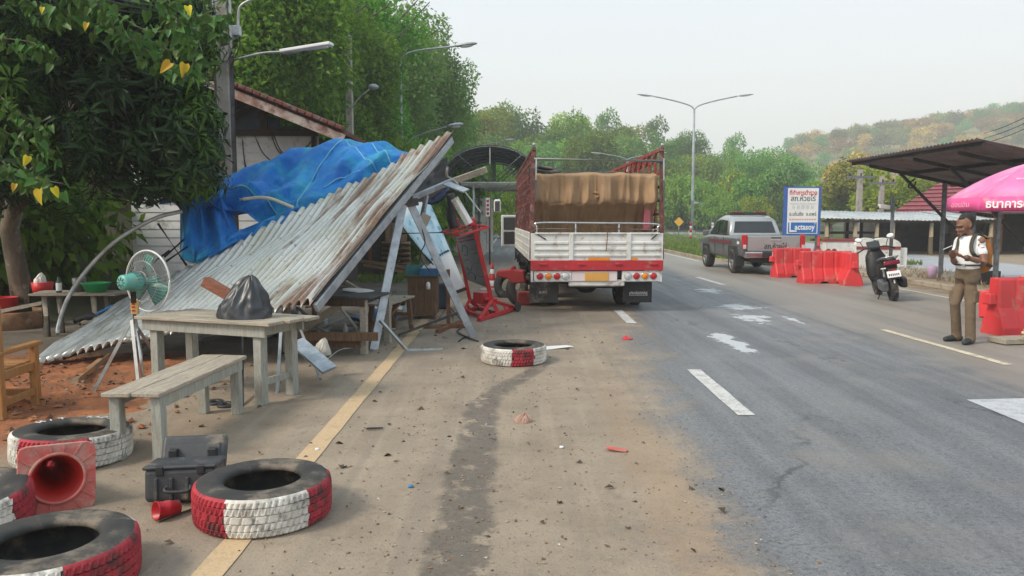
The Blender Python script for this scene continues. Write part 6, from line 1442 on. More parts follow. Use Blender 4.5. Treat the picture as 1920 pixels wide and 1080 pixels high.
# the load under its canvas
cg = tag(thing('canvas_load', 'brown wrinkled canvas draped over the load inside the truck bed', 'canvas', tk.location, R(2.0)))
prof = [(5.8, 2.38), (3.0, 2.45), (1.2, 2.47), (.5, 2.46), (.24, 2.43), (.19, 2.36), (.17, 2.2), (.14, 2.03), (.17, 1.96), (.28, 1.88), (.40, 1.76), (.50, 1.64), (.54, 1.45), (.54, 1.18)]
pc_ = cr([Vector((0, y, z)) for y, z in prof], 5)
def canvas(u, v):
    k = v * (len(pc_) - 1); i = min(int(k), len(pc_) - 2); p = pc_[i].lerp(pc_[i + 1], k - i); x = lerp(-1.085, 1.075, u)
    lift = max(0, u - .86) * 1.2 * max(0, v - .52) * 2
    wv = (.055 * (1 - 2 * abs(math.sin(u * 9 + 1.4 * mnoise.noise((u * 2.5, v * .8, 0)) + u * u * 4))) + .04 * (1 - 2 * abs(math.sin(u * 21 + v * 1.5 + 2.2 * mnoise.noise((u * 3, v * 1.2, 5))))) + .035 * math.sin(u * 13 + v * 2.2) + .03 * (1 - 2.5 * abs(mnoise.noise((u * 26, v * 2.5, 11))))) * min(1, max(.12, (v - .25) * 4)) * (.6 + .7 * v)
    top = .03 * fbm((u * 3, p.y * .8, 2), 2) + .012 * math.sin(u * 31 + 2 * math.sin(u * 7)) * (p.y < .6)
    sag = -.05 * math.sin(PI * u) * (v > .4) * min(1, (v - .4) * 4) - .02 * math.sin(u * 7) * min(1, max(0, v - .35) * 5)
    return Vector((x - .06 * lift, p.y - wv * (1.2 - .5 * (v > .62)), p.z + top + sag + lift * .55 * (v > .6)))
b = MB(); b.grid(canvas, 150, 90, uv=False); b.build('canvas_cover', cnv, cg, thick=.008)
b = MB(); b.box((0, 3.3, 1.66), (1.95, 5.3, 1.40)); b.build('load', M['brownwood'], cg)
b = MB(); b.tube(cr([(-.04, .2, 2.1), (.0, .17, 2.12), (.05, .18, 2.07), (.0, .16, 2.03)], 5), .022, 6); b.build('canvas_knot', cnv, cg)
b = MB(); b.box((.93, .40, 1.70), (.12, .3, .5)); o = b.build('crate', pm('faded_red_crate', (.35, .10, .12), (.3, .08, .1), .6), bevel=.01); o.location = tk.location; o.rotation_euler = (0, 0, R(2)); tag(o, 'faded red crate showing beside the canvas at the right of the truck bed', 'crate')
t8 = tyre(0, 0, 'dark spare tyre lying on top of the canvas load in the truck', .30, .09, .16, group=None, seed=8); t8.matrix_world = tk.matrix_basis @ TR((-.86, .95, 2.50), (R(14), R(6), 0))
# cab, mirror and open door
cabw = pm('truck_cab_white', (.66, .67, .68), (.58, .59, .6), .35)
b = MB(); pts = [(6.75, .75), (8.7, .75), (8.85, 1.5), (8.55, 2.5), (6.85, 2.55), (6.75, 2.3)]; b.prism(pts, 2.0, Matrix(((0, 0, 1, -1.0), (1, 0, 0, 0), (0, 1, 0, 0), (0, 0, 0, 1)))); b.build('cab', cabw, tk, bevel=.06, seg=2)
dr_ = MB(); dr_.bar((-1.05, 7.75, 1.32), (-1.52, 7.57, 1.32), .06, .86, up=(0, 0, 1)); d_o = dr_.build('door', cabw, tk, bevel=.03, seg=2)
b = MB(); b.bar((-1.10, 7.70, 1.52), (-1.45, 7.56, 1.52), .05, .34, up=(0, 0, 1)); b.build('door_window', M['glassd'], d_o, bevel=.02)
b = MB(); b.bar((-1.10, 7.70, 1.13), (-1.45, 7.56, 1.13), .05, .34, up=(0, 0, 1)); b.build('door_lining', M['black'], d_o, bevel=.02)
mi = MB(); mi.box((-1.62, 7.9, 2.0), (.19, .12, .36)); m_o = mi.build('mirror', cabw, tk, bevel=.05, seg=3)
b = MB(); b.box((-1.62, 7.835, 1.99), (.13, .02, .28)); b.build('mirror_glass', M['glassd'], m_o, bevel=.01)
b = MB(); b.tube(cr([(-1.0, 8.2, 2.45), (-1.4, 8.1, 2.42), (-1.64, 7.95, 2.2)], 5), .02, 6); b.build('mirror_arm', M['darksteel'], tk)
# broken red barrier lying by the truck wheel
rb_ = tag(thing('red_boom', 'dusty red plastic barrier end lying against the truck wheel', 'barrier', (0, 0, 0)))
p = at(962, 517, 14.3); b = MB(); pts = [(-.30, .02), (-.26, .10), (-.02, .13), (.0, .19), (.05, .19), (.06, .13), (.24, .10), (.26, -.12), (.0, -.14), (-.06, -.05), (-.26, -.02)]
b.prism(pts, .26, TR(p + Vector((0, .13, 0)), (R(90), 0, R(-8)))); b.build('barrier_end', pm('dusty_red_plastic', (.38, .035, .035), (.3, .035, .03), .55, dirt=(.32, .2, .15), amt=.3), rb_, bevel=.025, seg=2)
b = MB(); b.box((p.x + .22, p.y + .45, .13), (.3, .25, .26)); b.build('barrier_foot', bpy.data.materials['dusty_red_plastic'], rb_, bevel=.04, seg=2)
# concrete kerb piece behind
b = MB(); b.box((0, 0, .09), (1.05, .3, .18), (0, 0, R(6))); o = tag(b.build('concrete_block', M['concrete'], bevel=.02), 'low pale concrete block between the traffic cone and the truck', 'block'); p = G(945, 562); o.location = (p.x, p.y + .6, 0)

# ---------------------------------------------------------------- pickup
pk = tag(thing('pickup_truck', 'silver grey police pickup with a red light bar, seen from behind beside the grass median', 'pickup', (7.62, 22.35, 0), R(.5)))
silver = pm('silver_metallic_paint', (.44, .445, .45), (.40, .405, .41), .28, .55, 1, dirt=(.3, .27, .23), amt=.12); greyp = pm('grey_metallic_paint', (.20, .205, .215), (.17, .175, .185), .28, .5, 1, dirt=(.28, .25, .21), amt=.12)
def side_loft(b, secs, m=0):
    """secs: list of (y, [(x,z) right half outline, bottom to top])"""
    n = len(secs[0][1]); o = []
    for y, hf in secs: o.append([(x, y, z) for x, z in hf] + [(-x, y, z) for x, z in reversed(hf)])
    vs = [v for r_ in o for v in r_]; k = 2 * n
    fs = [(i * k + j, i * k + (j + 1) % k, (i + 1) * k + (j + 1) % k, (i + 1) * k + j) for i in range(len(o) - 1) for j in range(k)]
    fs += [tuple(range(k - 1, -1, -1)), tuple(range((len(o) - 1) * k, len(o) * k))]; b.add(vs, [tuple(reversed(f)) for f in fs], m, True)
def pbx(nm, c, d, m, rot=None, bv=.008, par=pk, seg=2): b = MB(); b.box(c, d, rot); return b.build(nm, m, par, bevel=bv, seg=seg)
b = MB()
def half(z0, z1, w0=.90, w1=.925, wt=.88): return [(w0 * .9, z0), (w0, z0 + .06), (w1, (z0 + z1) * .52), (w1 * .995, z1 - .1), (wt, z1)]
side_loft(b, [(.12, half(.55, 1.12)), (.6, half(.50, 1.13)), (1.9, half(.46, 1.12)), (2.1, half(.44, 1.12)), (3.6, half(.44, 1.12, .91, .93, .86)), (4.3, half(.46, 1.10, .9, .93, .80)), (5.0, half(.5, 1.03, .86, .9, .7)), (5.28, half(.52, .92, .76, .8, .6))])
b.build('body', greyp, pk)
# cab greenhouse
b = MB(); cab = [(1.78, [(.80, 1.08), (.80, 1.14), (.79, 1.16)]), (2.02, [(.80, 1.08), (.72, 1.58), (.60, 1.66)]), (2.3, [(.80, 1.08), (.70, 1.66), (.58, 1.735)]), (3.1, [(.80, 1.08), (.70, 1.68), (.56, 1.755)]), (3.45, [(.80, 1.08), (.71, 1.60), (.58, 1.68)]), (4.25, [(.82, 1.06), (.80, 1.10), (.76, 1.13)])]
side_loft(b, cab); b.build('cab_roof', silver, pk)
# rear window and side windows
def quad_plate(nm, pts, m, th=.012, par=pk):
    p = [Vector(q) for q in pts]; n = (p[1] - p[0]).cross(p[3] - p[0]).normalized()
    b = MB(); b.add([q for q in p] + [q + n * th for q in p], [(3, 2, 1, 0), (4, 5, 6, 7), (0, 1, 5, 4), (1, 2, 6, 5), (2, 3, 7, 6), (3, 0, 4, 7)]); return b.build(nm, m, par, bevel=.006)
quad_plate('rear_window', [(-.66, 1.80, 1.21), (.66, 1.80, 1.21), (.58, 1.975, 1.56), (-.58, 1.975, 1.56)], M['glassd'], .015)
for s_ in (-1, 1):
    q = [(s_ * .815, 2.12, 1.14), (s_ * .73, 2.22, 1.59), (s_ * .725, 2.86, 1.62), (s_ * .812, 2.92, 1.14)]; w2_ = [(s_ * .812, 2.98, 1.14), (s_ * .727, 2.94, 1.62), (s_ * .74, 3.36, 1.56), (s_ * .815, 3.95, 1.14)]
    for z_ in (q, w2_): quad_plate('side_window', z_ if s_ < 0 else z_[::-1], M['glassd'], .014)
    pbx('door_line', (s_ * .935, 2.95, .82), (.008, .012, .56), M['black'], None, 0); pbx('door_line', (s_ * .932, 1.98, .82), (.008, .012, .56), M['black'], None, 0)
    pbx('door_handle', (s_ * .945, 2.35, 1.0), (.03, .16, .03), silver); pbx('door_handle', (s_ * .945, 3.2, 1.0), (.03, .16, .03), silver)
    pbx('maroon_stripe', (s_ * .9335, 2.4, .93), (.008, 2.5, .10), pm('maroon_stripe', (.17, .04, .05), (.15, .035, .045), .4) if s_ < 0 else bpy.data.materials['maroon_stripe'], None, 0)
    pbx('door_mirror', (s_ * 1.04, 3.72, 1.18), (.2, .1, .16), greyp, None, .03)
    tl = pbx('tail_lamp', (s_ * .845, .10, .97), (.14, .14, .42), M['redlens'], None, .025)
    pbx('reverse_lens', (s_ * .855, .028, .83), (.09, .03, .12), M['clearlens'], None, .01, tl)
    pbx('wheel_arch', (s_ * .90, .98, .62), (.09, .92, .46), M['black'], None, .18); pbx('wheel_arch', (s_ * .90, 4.05, .60), (.09, .9, .44), M['black'], None, .18)
    for y in (.98, 4.05): wheel(s_ * .83, y, .375, .26, pk, silver, face=s_, spokes=6)
pbx('bed_cover_edge', (0, .16, 1.135), (1.72, .06, .03), silver)
tgp = pbx('tailgate', (0, .085, .93), (1.54, .07, .44), silver, None, .02)
pbx('handle', (.06, .045, 1.03), (.32, .02, .06), M['chrome'], None, .01, tgp); pbx('handle_recess', (.06, .046, 1.095), (.30, .016, .03), M['black'], None, .004, tgp)
text('สภ.ห้วยไร่', .20, M['ink'], TR((.05, .046, .84), (R(90), 0, 0)), tgp, bold=.003, fit=.66)
pbx('side_bar', (-.935, .42, .94), (.008, .2, .08), txtw, None, 0)
bp = pbx('rear_bumper', (0, .02, .60), (1.74, .18, .19), M['chrome'], None, .04); pbx('bumper_step', (.02, -.075, .615), (.78, .02, .15), M['black'], None, .01, bp); pbx('number_plate', (.08, -.088, .625), (.34, .01, .12), M['cleanwhite'], None, .004, bp)
pbx('under_tray', (0, 1.2, .44), (1.3, 2.2, .12), M['black']); pbx('spare_wheel', (0, .75, .42), (.7, .7, .16), M['rubber'], None, .05)
lbr = pbx('light_bar', (0, 2.55, 1.80), (1.12, .26, .07), M['darksteel'], None, .02)
M['dimred'] = pm('dim_red_lens', (.16, .015, .018), (.12, .012, .015), .25)
for x, m_ in ((-.38, 'dimred'), (.38, 'dimred')): pbx('beacon', (x, 2.53, 1.845), (.34, .24, .05), M[m_], None, .02, lbr)
pbx('beacon_centre', (0, 2.53, 1.845), (.3, .2, .06), pm('dark_green_lens', (.02, .08, .04), (.02, .06, .03), .3), None, .02, lbr)
pbx('mud_flap', (-.83, .52, .40), (.26, .02, .3), M['black'], None, .004); pbx('mud_flap', (.83, .52, .40), (.26, .02, .3), M['black'], None, .004)
b = MB(); b.tube([(-.75, 4.2, 1.1), (-.85, 4.3, 1.75)], .006, 4); b.build('aerial', M['black'], pk)

# ---------------------------------------------------------------- motorbike
mb0 = G(1678, 567)
mt = tag(thing('motor_scooter', 'black motor scooter leaning on its side stand, seen from behind beside the red barrier', 'motorcycle', (mb0.x + .12, mb0.y + .28, 0), rot=(0, R(-10), R(-13))))
gl = pm('glossy_black_fairing', (.014, .015, .016), (.02, .021, .022), .5, 0, 2, spec=.25, dirt=(.2, .17, .14), amt=.06)
def mbx(nm, c, d, m, rot=None, bv=.012, par=mt, taper=1): b = MB(); b.box(c, d, rot, taper=taper); return b.build(nm, m, par, bevel=bv, seg=2)
def mwheel(y): 
    T = axisT((0, y, .275), (1, 0, 0)); b = MB(); b.lathe([(.17, -.05), (.21, -.066), (.25, -.062), (.272, -.035), (.278, 0), (.272, .035), (.25, .062), (.21, .066), (.17, .05)], 44, T, close=True); o = b.build('wheel', M['rubber'], mt)
    b = MB()
    for k in range(26): a = 2 * PI * k / 26; b.box((.272 * math.cos(a), .272 * math.sin(a), .03 * (1 if k % 2 else -1)), (.016, .03, .045), (0, 0, a), T=T)
    q_ = b.build('tread_blocks', M['rubber'], o); q_['kind'] = 'stuff'; b = MB(); b.lathe([(.001, -.03), (.05, -.05), (.16, -.03), (.18, -.05), (.18, .05), (.16, .03), (.05, .05), (.001, .03)], 24, T); b.build('rim', M['darksteel'], o)
mwheel(0); mwheel(1.30)
b = MB()
def hs(w, z0, z1): return [(w * .55, z0), (w, z0 + (z1 - z0) * .3), (w * .95, z0 + (z1 - z0) * .7), (w * .5, z1)]
side_loft(b, [(-.26, hs(.07, .72, .80)), (-.12, hs(.13, .60, .86)), (.15, hs(.165, .48, .84)), (.45, hs(.16, .36, .80)), (.62, hs(.13, .30, .55)), (.85, hs(.14, .26, .42)), (1.0, hs(.17, .28, .5))]); b.build('rear_body', gl, mt)
b = MB(); side_loft(b, [(.92, hs(.20, .30, .55)), (1.02, hs(.235, .34, .98)), (1.14, hs(.20, .45, 1.06)), (1.28, hs(.12, .55, .98)), (1.36, hs(.05, .62, .85))]); b.build('front_shield', gl, mt)
b = MB(); side_loft(b, [(-.22, hs(.10, .82, .90)), (.1, hs(.15, .80, .90)), (.4, hs(.145, .76, .86)), (.62, hs(.10, .74, .85))]); b.build('seat', M['black'], mt)
b = MB(); b.tube(cr([(-.15, .12, .84), (-.16, -.12, .90), (-.10, -.27, .92), (.10, -.27, .92), (.16, -.12, .90), (.15, .12, .84)], 6), .014, 8); b.build('grab_rail', M['chrome'], mt)
tlm = mbx('tail_lamp', (0, -.27, .80), (.30, .06, .085), pm('maroon_lens', (.22, .01, .03), (.16, .01, .025), .15), (R(-12), 0, 0), .02)
mbx('reflector', (0, -.30, .655), (.09, .012, .03), M['redlens'], None, .004)
for s_ in (-1, 1): mbx('turn_signal', (s_ * .17, -.28, .705), (.10, .03, .03), M['clearlens'], None, .01)
mbx('mudguard', (0, -.25, .60), (.16, .04, .26), M['black'], (R(-24), 0, 0))
pl2 = mbx('number_plate', (0, -.315, .575), (.25, .01, .135), M['cleanwhite'], (R(-20), 0, 0), .004)
b = MB(); rr_ = random.Random(2)
for k in range(6): b.box((-.085 + k * .034, -.325 + (.008 if k > 9 else 0), .565), (.020, .006, .045), (R(-20), 0, 0))
b.build('plate_marks', M['ink'], pl2)
mbx('hugger_tag', (0, -.27, .42), (.03, .01, .07), txtw, (R(-10), 0, 0), .004)
b = MB(); b.lathe([(.001, -.2), (.065, -.2), (.085, -.12), (.085, .2), (.05, .28), (.001, .28)], 16, axisT((.185, .02, .36), (0, 1, .12))); b.build('muffler', M['black'], mt)
mbx('muffler_guard', (.20, -.12, .37), (.10, .2, .2), M['black'], (R(8), 0, 0), .03)
mbx('engine', (-.13, .12, .33), (.14, .42, .2), M['galv_d'], (R(6), 0, 0), .03); mbx('swing_arm', (.0, .3, .3), (.16, .4, .12), M['darksteel'])
for s_ in (-1, 1):
    b = MB(); b.tube([(s_ * .12, -.02, .35), (s_ * .13, -.08, .68)], .022, 8); b.build('shock', M['chrome'], mt)
b = MB(); b.tube(cr([(-.36, .93, 1.0), (-.2, .98, 1.06), (0, 1.0, 1.05), (.2, .98, 1.06), (.36, .93, 1.0)], 6), .014, 8); hb_o = b.build('handlebar', M['darksteel'], mt)
for s_ in (-1, 1):
    b = MB(); b.tube([(s_ * .27, .955, 1.04), (s_ * .38, .92, .995)], .02, 8); b.build('grip', M['black'], hb_o)
    b = MB(); b.tube(cr([(s_ * .22, .98, 1.06), (s_ * .26, 1.0, 1.17), (s_ * .30, .96, 1.24)], 5), .008, 6); b.build('mirror_stalk', M['darksteel'], hb_o)
    b = MB(); b.ell((s_ * .315, .95, 1.27), (.085, .03, .055), 16, 8, rot=(R(-15), R(-12 * s_), 0)); mo_ = b.build('mirror', M['black'], hb_o)
    b = MB(); b.ell((s_ * .315, .925, 1.27), (.075, .012, .046), 16, 6, rot=(R(-15), R(-12 * s_), 0)); b.build('mirror_glass', M['cleanwhite'], mo_)
mbx('instrument', (0, 1.02, 1.06), (.2, .1, .07), M['black'], (R(25), 0, 0), .02); mbx('windscreen', (0, 1.14, 1.12), (.26, .02, .16), M['glassd'], (R(-35), 0, 0), .02)
mbx('floorboard', (0, .78, .30), (.30, .3, .05), M['black'])
b = MB(); b.tube([(-.10, .32, .26), (-.26, .22, .03)], .012, 6); b.tube([(-.26, .22, .03), (-.30, .18, .03)], .022, 6); b.build('side_stand', M['darksteel'], mt)
mbx('foot_peg', (-.22, .5, .36), (.10, .03, .025), M['darksteel'])

# ---------------------------------------------------------------- red water barriers
def barrier(label, loc, rz, L=1.12, H=.82, W_=.46, rot=None, front_only=False):
    t = tag(thing('water_barrier', label, 'barrier', loc, rz, 'red plastic road barriers', rot))
    sec = [(W_ / 2, 0), (W_ / 2, .12), (W_ * .30, .36), (W_ * .26, .40), (W_ * .22, H - .03), (W_ * .18, H)]
    b = MB(); rows = []
    xs = [-L / 2, -L / 2 + .03] + [lerp(-L / 2 + .06, L / 2 - .06, i / 24) for i in range(25)] + [L / 2 - .03, L / 2]
    for i, x in enumerate(xs):
        k = .96 if i in (0, len(xs) - 1) else 1.0
        u = (x / L + .5); rib = abs((u * 4) % 1 - .5) ; dent = .016 * (rib > .40) ; foot = .055 * (math.cos(u * 2 * PI * 2) > .55) * (.15 < u < .85)
        hf = [(w_ * k - (dent if 1 <= j <= 4 else 0), z + (foot if j == 0 else 0)) for j, (w_, z) in enumerate(sec)]
        rows.append((x, hf))
    n = len(sec); k2 = 2 * n; vs = []
    for x, hf in rows: vs += [(x, -w_, z) for w_, z in hf] + [(x, w_, z) for w_, z in reversed(hf)]
    fs = [(i * k2 + j, (i + 1) * k2 + j, (i + 1) * k2 + (j + 1) % k2, i * k2 + (j + 1) % k2) for i in range(len(rows) - 1) for j in range(k2)]
    fs += [tuple(range(k2)), tuple(range(len(vs) - 1, len(vs) - k2 - 1, -1))]
    b.add(vs, fs); b.build('barrier_body', M['redplastic'], t, bevel=.01, seg=2)
    b = MB(); b.box((-L / 2 - .05, 0, .52), (.13, .16, .16), taper=.8); b.build('lug', M['redplastic'], t, bevel=.015)
    b = MB(); b.box((L / 2 + .05, 0, .36), (.13, .16, .16), taper=.8); b.build('lug', M['redplastic'], t, bevel=.015)
    b = MB(); b.lathe([(.001, 0), (.06, 0), (.06, .025), (.001, .03)], 16, TR((-.1, 0, H))); b.build('filler_cap', M['conered'], t)
    b = MB(); b.box((.12, 0, H + .004), (.22, .1, .02)); b.build('top_handle', M['redplastic'], t, bevel=.008)
    return t
g = G(1487, 521); barrier('red plastic barrier right behind the pickup bumper, leftmost of its row', (g.x + .03, g.y + .25, 0), R(6), 1.05)
g = G(1545, 532); barrier('red plastic barrier standing broadside in the middle of its row', (g.x, g.y + .2, 0), R(2), 1.12)
g = G(1608, 537); barrier('red plastic barrier turned end on beside the motor scooter', (g.x, g.y + .62, 0), R(83), 1.1)
g = G(1537, 480); barrier('red plastic barrier peeking above the row, in front of the painted wall', (g.x, g.y + .3, 0), R(70), 1.0, 1.0, .4)
g = G(1916, 632); barrier('scuffed red barrier standing by the right photo edge beside the man', (g.x + .27, g.y + .3, 0), R(8), 1.15)
g = G(1853, 603); barrier('red barrier toppled on its side behind the man', (g.x + .45, g.y + .35, .21), R(0), 1.1, rot=(R(80), R(6), R(18)))
g = G(1905, 650); b = MB(); b.box((g.x + .12, g.y + .25, .05), (.5, .3, .07), (0, 0, R(10))); tag(b.build('timber_block', M['oldwood_x'], bevel=.006), 'grey timber block under the barrier at the right photo edge', 'timber')
b = MB(); 
for k in range(7): b.tube([(g.x + .14 + .05 * math.cos(k), g.y + .02, .17 + .05 * math.sin(k)), (g.x + .6, g.y + .10, .17 + .05 * math.sin(k))], .026, 6)
tag(b.build('bamboo_bundle', pm('pale_bamboo', (.62, .52, .34), (.5, .4, .25), .6)), 'bundle of pale bamboo ends beside the barrier at the right photo edge', 'bamboo')
c = G(1850, 541); b = MB(); b.box((c.x, c.y, .26), (.52, .2, .32)); o = tag(b.build('black_crate', M['black'], bevel=.01), 'low black box on the island by the canopy post', 'box')
c = G(1747, 530); b = MB(); b.lathe([(.001, 0), (.1, 0), (.12, .22), (.125, .3), (.09, .34), (.001, .34)], 16, TR((c.x, c.y, .10))); tag(b.build('lilac_bucket', pm('lilac_plastic', (.45, .32, .48), (.4, .28, .42), .5)), 'small lilac bucket on the island left of the canopy post', 'bucket')
# ---------------------------------------------------------------- red sign stand, banner and the rest under the fallen roof
rs = tag(thing('sign_stand', 'bright red wheeled sign stand with grey scribbled board leaning left beside the truck', 'sign stand', (-.4, 13.2, 0)))
def rbar(nm, p, q, w_=.06, h_=.06, m=None): b = MB(); b.bar(p, q, w_, h_, up=(0, 1, .01)); return b.build(nm, m or M['redpaint'], rs, True, bevel=.004)
rp0, rp1 = at(922, 563, 13.1), at(887, 414, 13.0); lp0, lp1 = at(881, 562, 13.75), at(854, 430, 13.65)
rbar('post', rp0, rp1, .075, .075); rbar('post', lp0, lp1, .06, .06)
hp_ = [at(828, 435, 13.1), at(860, 442, 12.5), at(916, 426, 12.75), at(884, 420, 13.4)]
for i in range(4): rbar('hoop_bar', hp_[i], hp_[(i + 1) % 4], .035, .035)
rbar('hoop_bar', hp_[0].lerp(hp_[1], .5), hp_[3].lerp(hp_[2], .5), .03, .03)
for px, py, Y in ((852, 424, 13.15), (883, 424, 13.0)):
    c = at(px, py, Y); b = MB(); b.lathe([(.001, 0), (.085, 0), (.085, .05), (.07, .06), (.075, .13), (.03, .15), (.001, .15)], 16, TR(c)); b.build('beacon', M['redpaint'], rs, True)
brd = pm('scribbled_grey_board', (.20, .21, .22), (.15, .16, .165), .3, 0, 2, dirt=(.3, .3, .3), amt=.2)
cB = [at(854, 444, 13.62), at(891, 435, 13.05), at(915, 540, 13.1), at(876, 525, 13.7)]
nB = (cB[1] - cB[0]).cross(cB[3] - cB[0]).normalized(); nB = nB if nB.y < 0 else -nB
b = MB(); b.add([p for p in cB] + [p - nB * .02 for p in cB], [(0, 1, 2, 3), (7, 6, 5, 4), (0, 4, 5, 1), (1, 5, 6, 2), (2, 6, 7, 3), (3, 7, 4, 0)]); b.build('board', brd, rs, True)
def onB(u, v): return cB[0].lerp(cB[1], u).lerp(cB[3].lerp(cB[2], u), v) + nB * .006
ink2 = pm('grey_marker_ink', (.06, .065, .07), (.08, .085, .09), .6)
for k, st_ in enumerate((([.15, .35], [.25, .22], [.45, .25], [.4, .4], [.2, .42]), ([.18, .55], [.35, .5], [.5, .6], [.3, .75], [.15, .68]), ([.15, .85], [.3, .78], [.5, .82], [.45, .92]))):
    b = MB(); b.tube([onB(p.x, p.y) for p in cr([Vector((*q, 0)) for q in st_], 6)], .009, 5); b.build('scribble', ink2, rs, True)
for k in range(7): b = MB(); b.tube([onB(.58, .3 + k * .085), onB(.58 + .3 * (.6 + .4 * math.sin(k * 2.3)), .3 + k * .085)], .006, 4); b.build('scribble', ink2, rs, True)
for k in range(2): b = MB(); b.tube([onB(.1, .06 + k * .06), onB(.85, .05 + k * .07)], .012, 4); b.build('red_scribble', M['redpaint'], rs, True)
f1, f2 = G(898, 604) + Vector((0, 0, .04)), G(967, 583) + Vector((0, 0, .05)); g1, g2 = G(868, 590) + Vector((0, 0, .04)), G(922, 573) + Vector((0, 0, .05))
for a_, c_, ap in ((f1, f2, rp0), (g1, g2, lp0)):
    rbar('foot_bar', a_, c_, .06, .06); rbar('strut', a_, ap, .055, .055); rbar('strut', c_, ap, .055, .055); rbar('strut', a_.lerp(c_, .5), ap, .07, .05); rbar('strut', a_.lerp(c_, .25), a_.lerp(ap, .55), .04, .04); rbar('strut', c_.lerp(a_, .3), c_.lerp(ap, .5), .04, .04)
rbar('cross_bar', f1.lerp(f2, .5), g1.lerp(g2, .5), .06, .05); rbar('cross_bar', f1.lerp(f2, .12), g1.lerp(g2, .12), .06, .05); rbar('gusset', rp0 + Vector((-.12, .05, .02)), rp0 + Vector((.1, .05, .02)), .03, .2)
b = MB(); b.box(rp0.lerp(lp0, .4) + Vector((0, 0, .04)), (.28, .22, .2), (0, 0, R(-50))); b.build('battery_box', M['redpaint'], rs, True, bevel=.01)
b = MB(); b.lathe([(.001, -.02), (.08, -.02), (.095, 0), (.08, .02), (.001, .02)], 20, axisT(G(971, 585) + Vector((0, 0, .098)), (.8, -.5, 0))); b.build('wheel', M['rubber'], rs, True)
# banner
bn_ = tag(thing('vinyl_banner', 'pale blue and white vinyl banner sheet leaning behind the fallen posts', 'banner', (-1.5, 13.8, 0)))
cN = [at(738, 402, 14.2), at(800, 366, 14.6), at(874, 540, 13.8), at(852, 549, 13.5)]
def onN(u, v): q = cN[0].lerp(cN[1], u).lerp(cN[3].lerp(cN[2], u), v); return q + Vector((0, -.05 * math.sin(v * 5 + u * 3) - .03 * math.sin(u * 6), 0))
nt = NT('printed_vinyl'); u_, v_, _ = nt.sep(nt.tc('UV')); n1 = nt.noise(nt.tc('UV'), 4.5, 4, .6)
cc2 = nt.mix(nt.step(n1, .38, .62), (.50, .66, .74), (.30, .52, .66)); cc2 = nt.mix(nt.step(nt.noise(nt.tc('UV'), 9, 3), .57, .68), cc2, (.16, .32, .48)); cc2 = nt.mix(nt.step(v_, .615, .63), cc2, (.70, .73, .73)); cc2 = nt.mix(nt.step(v_, .12, .05), cc2, (.68, .74, .76))
b = MB(); b.grid(onN, 16, 40); b.build('sheet', nt.set(cc2, .5, 0, .3), bn_, True, thick=.004)
for k in range(9): b = MB(); p = onN(.12 + k * .095, .60 - .0 * k) + Vector((0, -.012, 0)); b.box(p, (.035, .004, .05), (0, R(30), 0)); b.build('dash_print', M['ink'], bn_, True)
b = MB(); b.bar(cN[0], cN[3], .04, .03); b.build('frame_bar', M['darksteel'], bn_, True); b = MB(); b.bar(cN[3], cN[2] + Vector((.02, 0, 0)), .04, .05); b.build('frame_bar', M['darkwood'], bn_, True)
# cabinet with basket
cbn = tag(thing('wooden_cabinet', 'small brown plank cabinet carrying the blue basket', 'cabinet', (-1.5, 12.85, 0)))
for k in range(5): b = MB(); b.box((-1.72 + .045 + k * .0915, 12.62, .385), (.088, .022, .63)); b.build('front_board', M['brownwood'], cbn, True, bevel=.004)
for k in range(4): b = MB(); b.box((-1.265, 12.7 + k * .125, .385), (.022, .12, .63)); b.build('side_board', M['brownwood'], cbn, True, bevel=.004)
b = MB(); b.box((-1.49, 12.87, .715), (.54, .60, .03)); b.build('cabinet_top', M['darkwood'], cbn, True, bevel=.004)
b = MB(); b.box((-1.49, 12.9, .385), (.40, .46, .6)); b.build('carcass', M['darkwood'], cbn, True)
for x in (-1.7, -1.29): b = MB(); b.box((x, 12.65, .035), (.04, .04, .07)); b.build('foot', M['brownwood'], cbn, True)
def basket(x, y, z, w_, d_, h_, m, label):
    t = tag(thing('basket', label, 'basket', (x, y, z)))
    b = MB(); b.box((0, 0, .008), (w_, d_, .016)); b.build('bottom', m, t)
    for k in range(4):
        for s_ in (-1, 1):
            b = MB(); zz = .02 + k * (h_ - .02) / 3.4
            b.box((0, s_ * d_ / 2, zz), (w_, .012, .03)); b.build('band', m, t); b = MB(); b.box((s_ * w_ / 2, 0, zz), (.012, d_ + .012, .03)); b.build('band', m, t)
    b = MB()
    for k in range(9):
        for s_ in (-1, 1): b.box((-w_ / 2 + k * w_ / 8, s_ * d_ / 2, h_ / 2), (.014, .01, h_))
    o = b.build('weave', m, t); o['kind'] = 'stuff'; return t
basket(-1.60, 12.95, .73, .34, .28, .15, pm('teal_wire', (.06, .26, .27), (.05, .2, .22), .5), 'teal basket on the brown plank cabinet, left of the blue one')
basket(-1.38, 12.80, .73, .30, .22, .11, M['bluep'], 'blue basket heaped with white things on the brown plank cabinet')
for i, (x, y, z, r_) in enumerate(((-1.46, 12.8, .85, .05), (-1.36, 12.78, .86, .06), (-1.3, 12.82, .85, .045))):
    o = tag(bag_mesh(r_, r_ * .8, .08, i).build('white_bundle', M['white']), ['left white bundle heaped in the blue basket', 'middle white bundle heaped in the blue basket', 'right white bundle heaped in the blue basket'][i], 'bundle', 'white bundles in the blue basket'); o.location = (x, y, z - .03)
p = at(803, 533, 12.55); b = MB(); b.lathe([(.001, 0), (.035, 0), (.035, .09), (.015, .12), (.001, .12)], 12, TR(p + Vector((0, -.02, -.08)))); o = b.build('white_bottle', M['cleanwhite']); tag(o, 'white spray bottle hanging on the front of the brown cabinet', 'bottle')
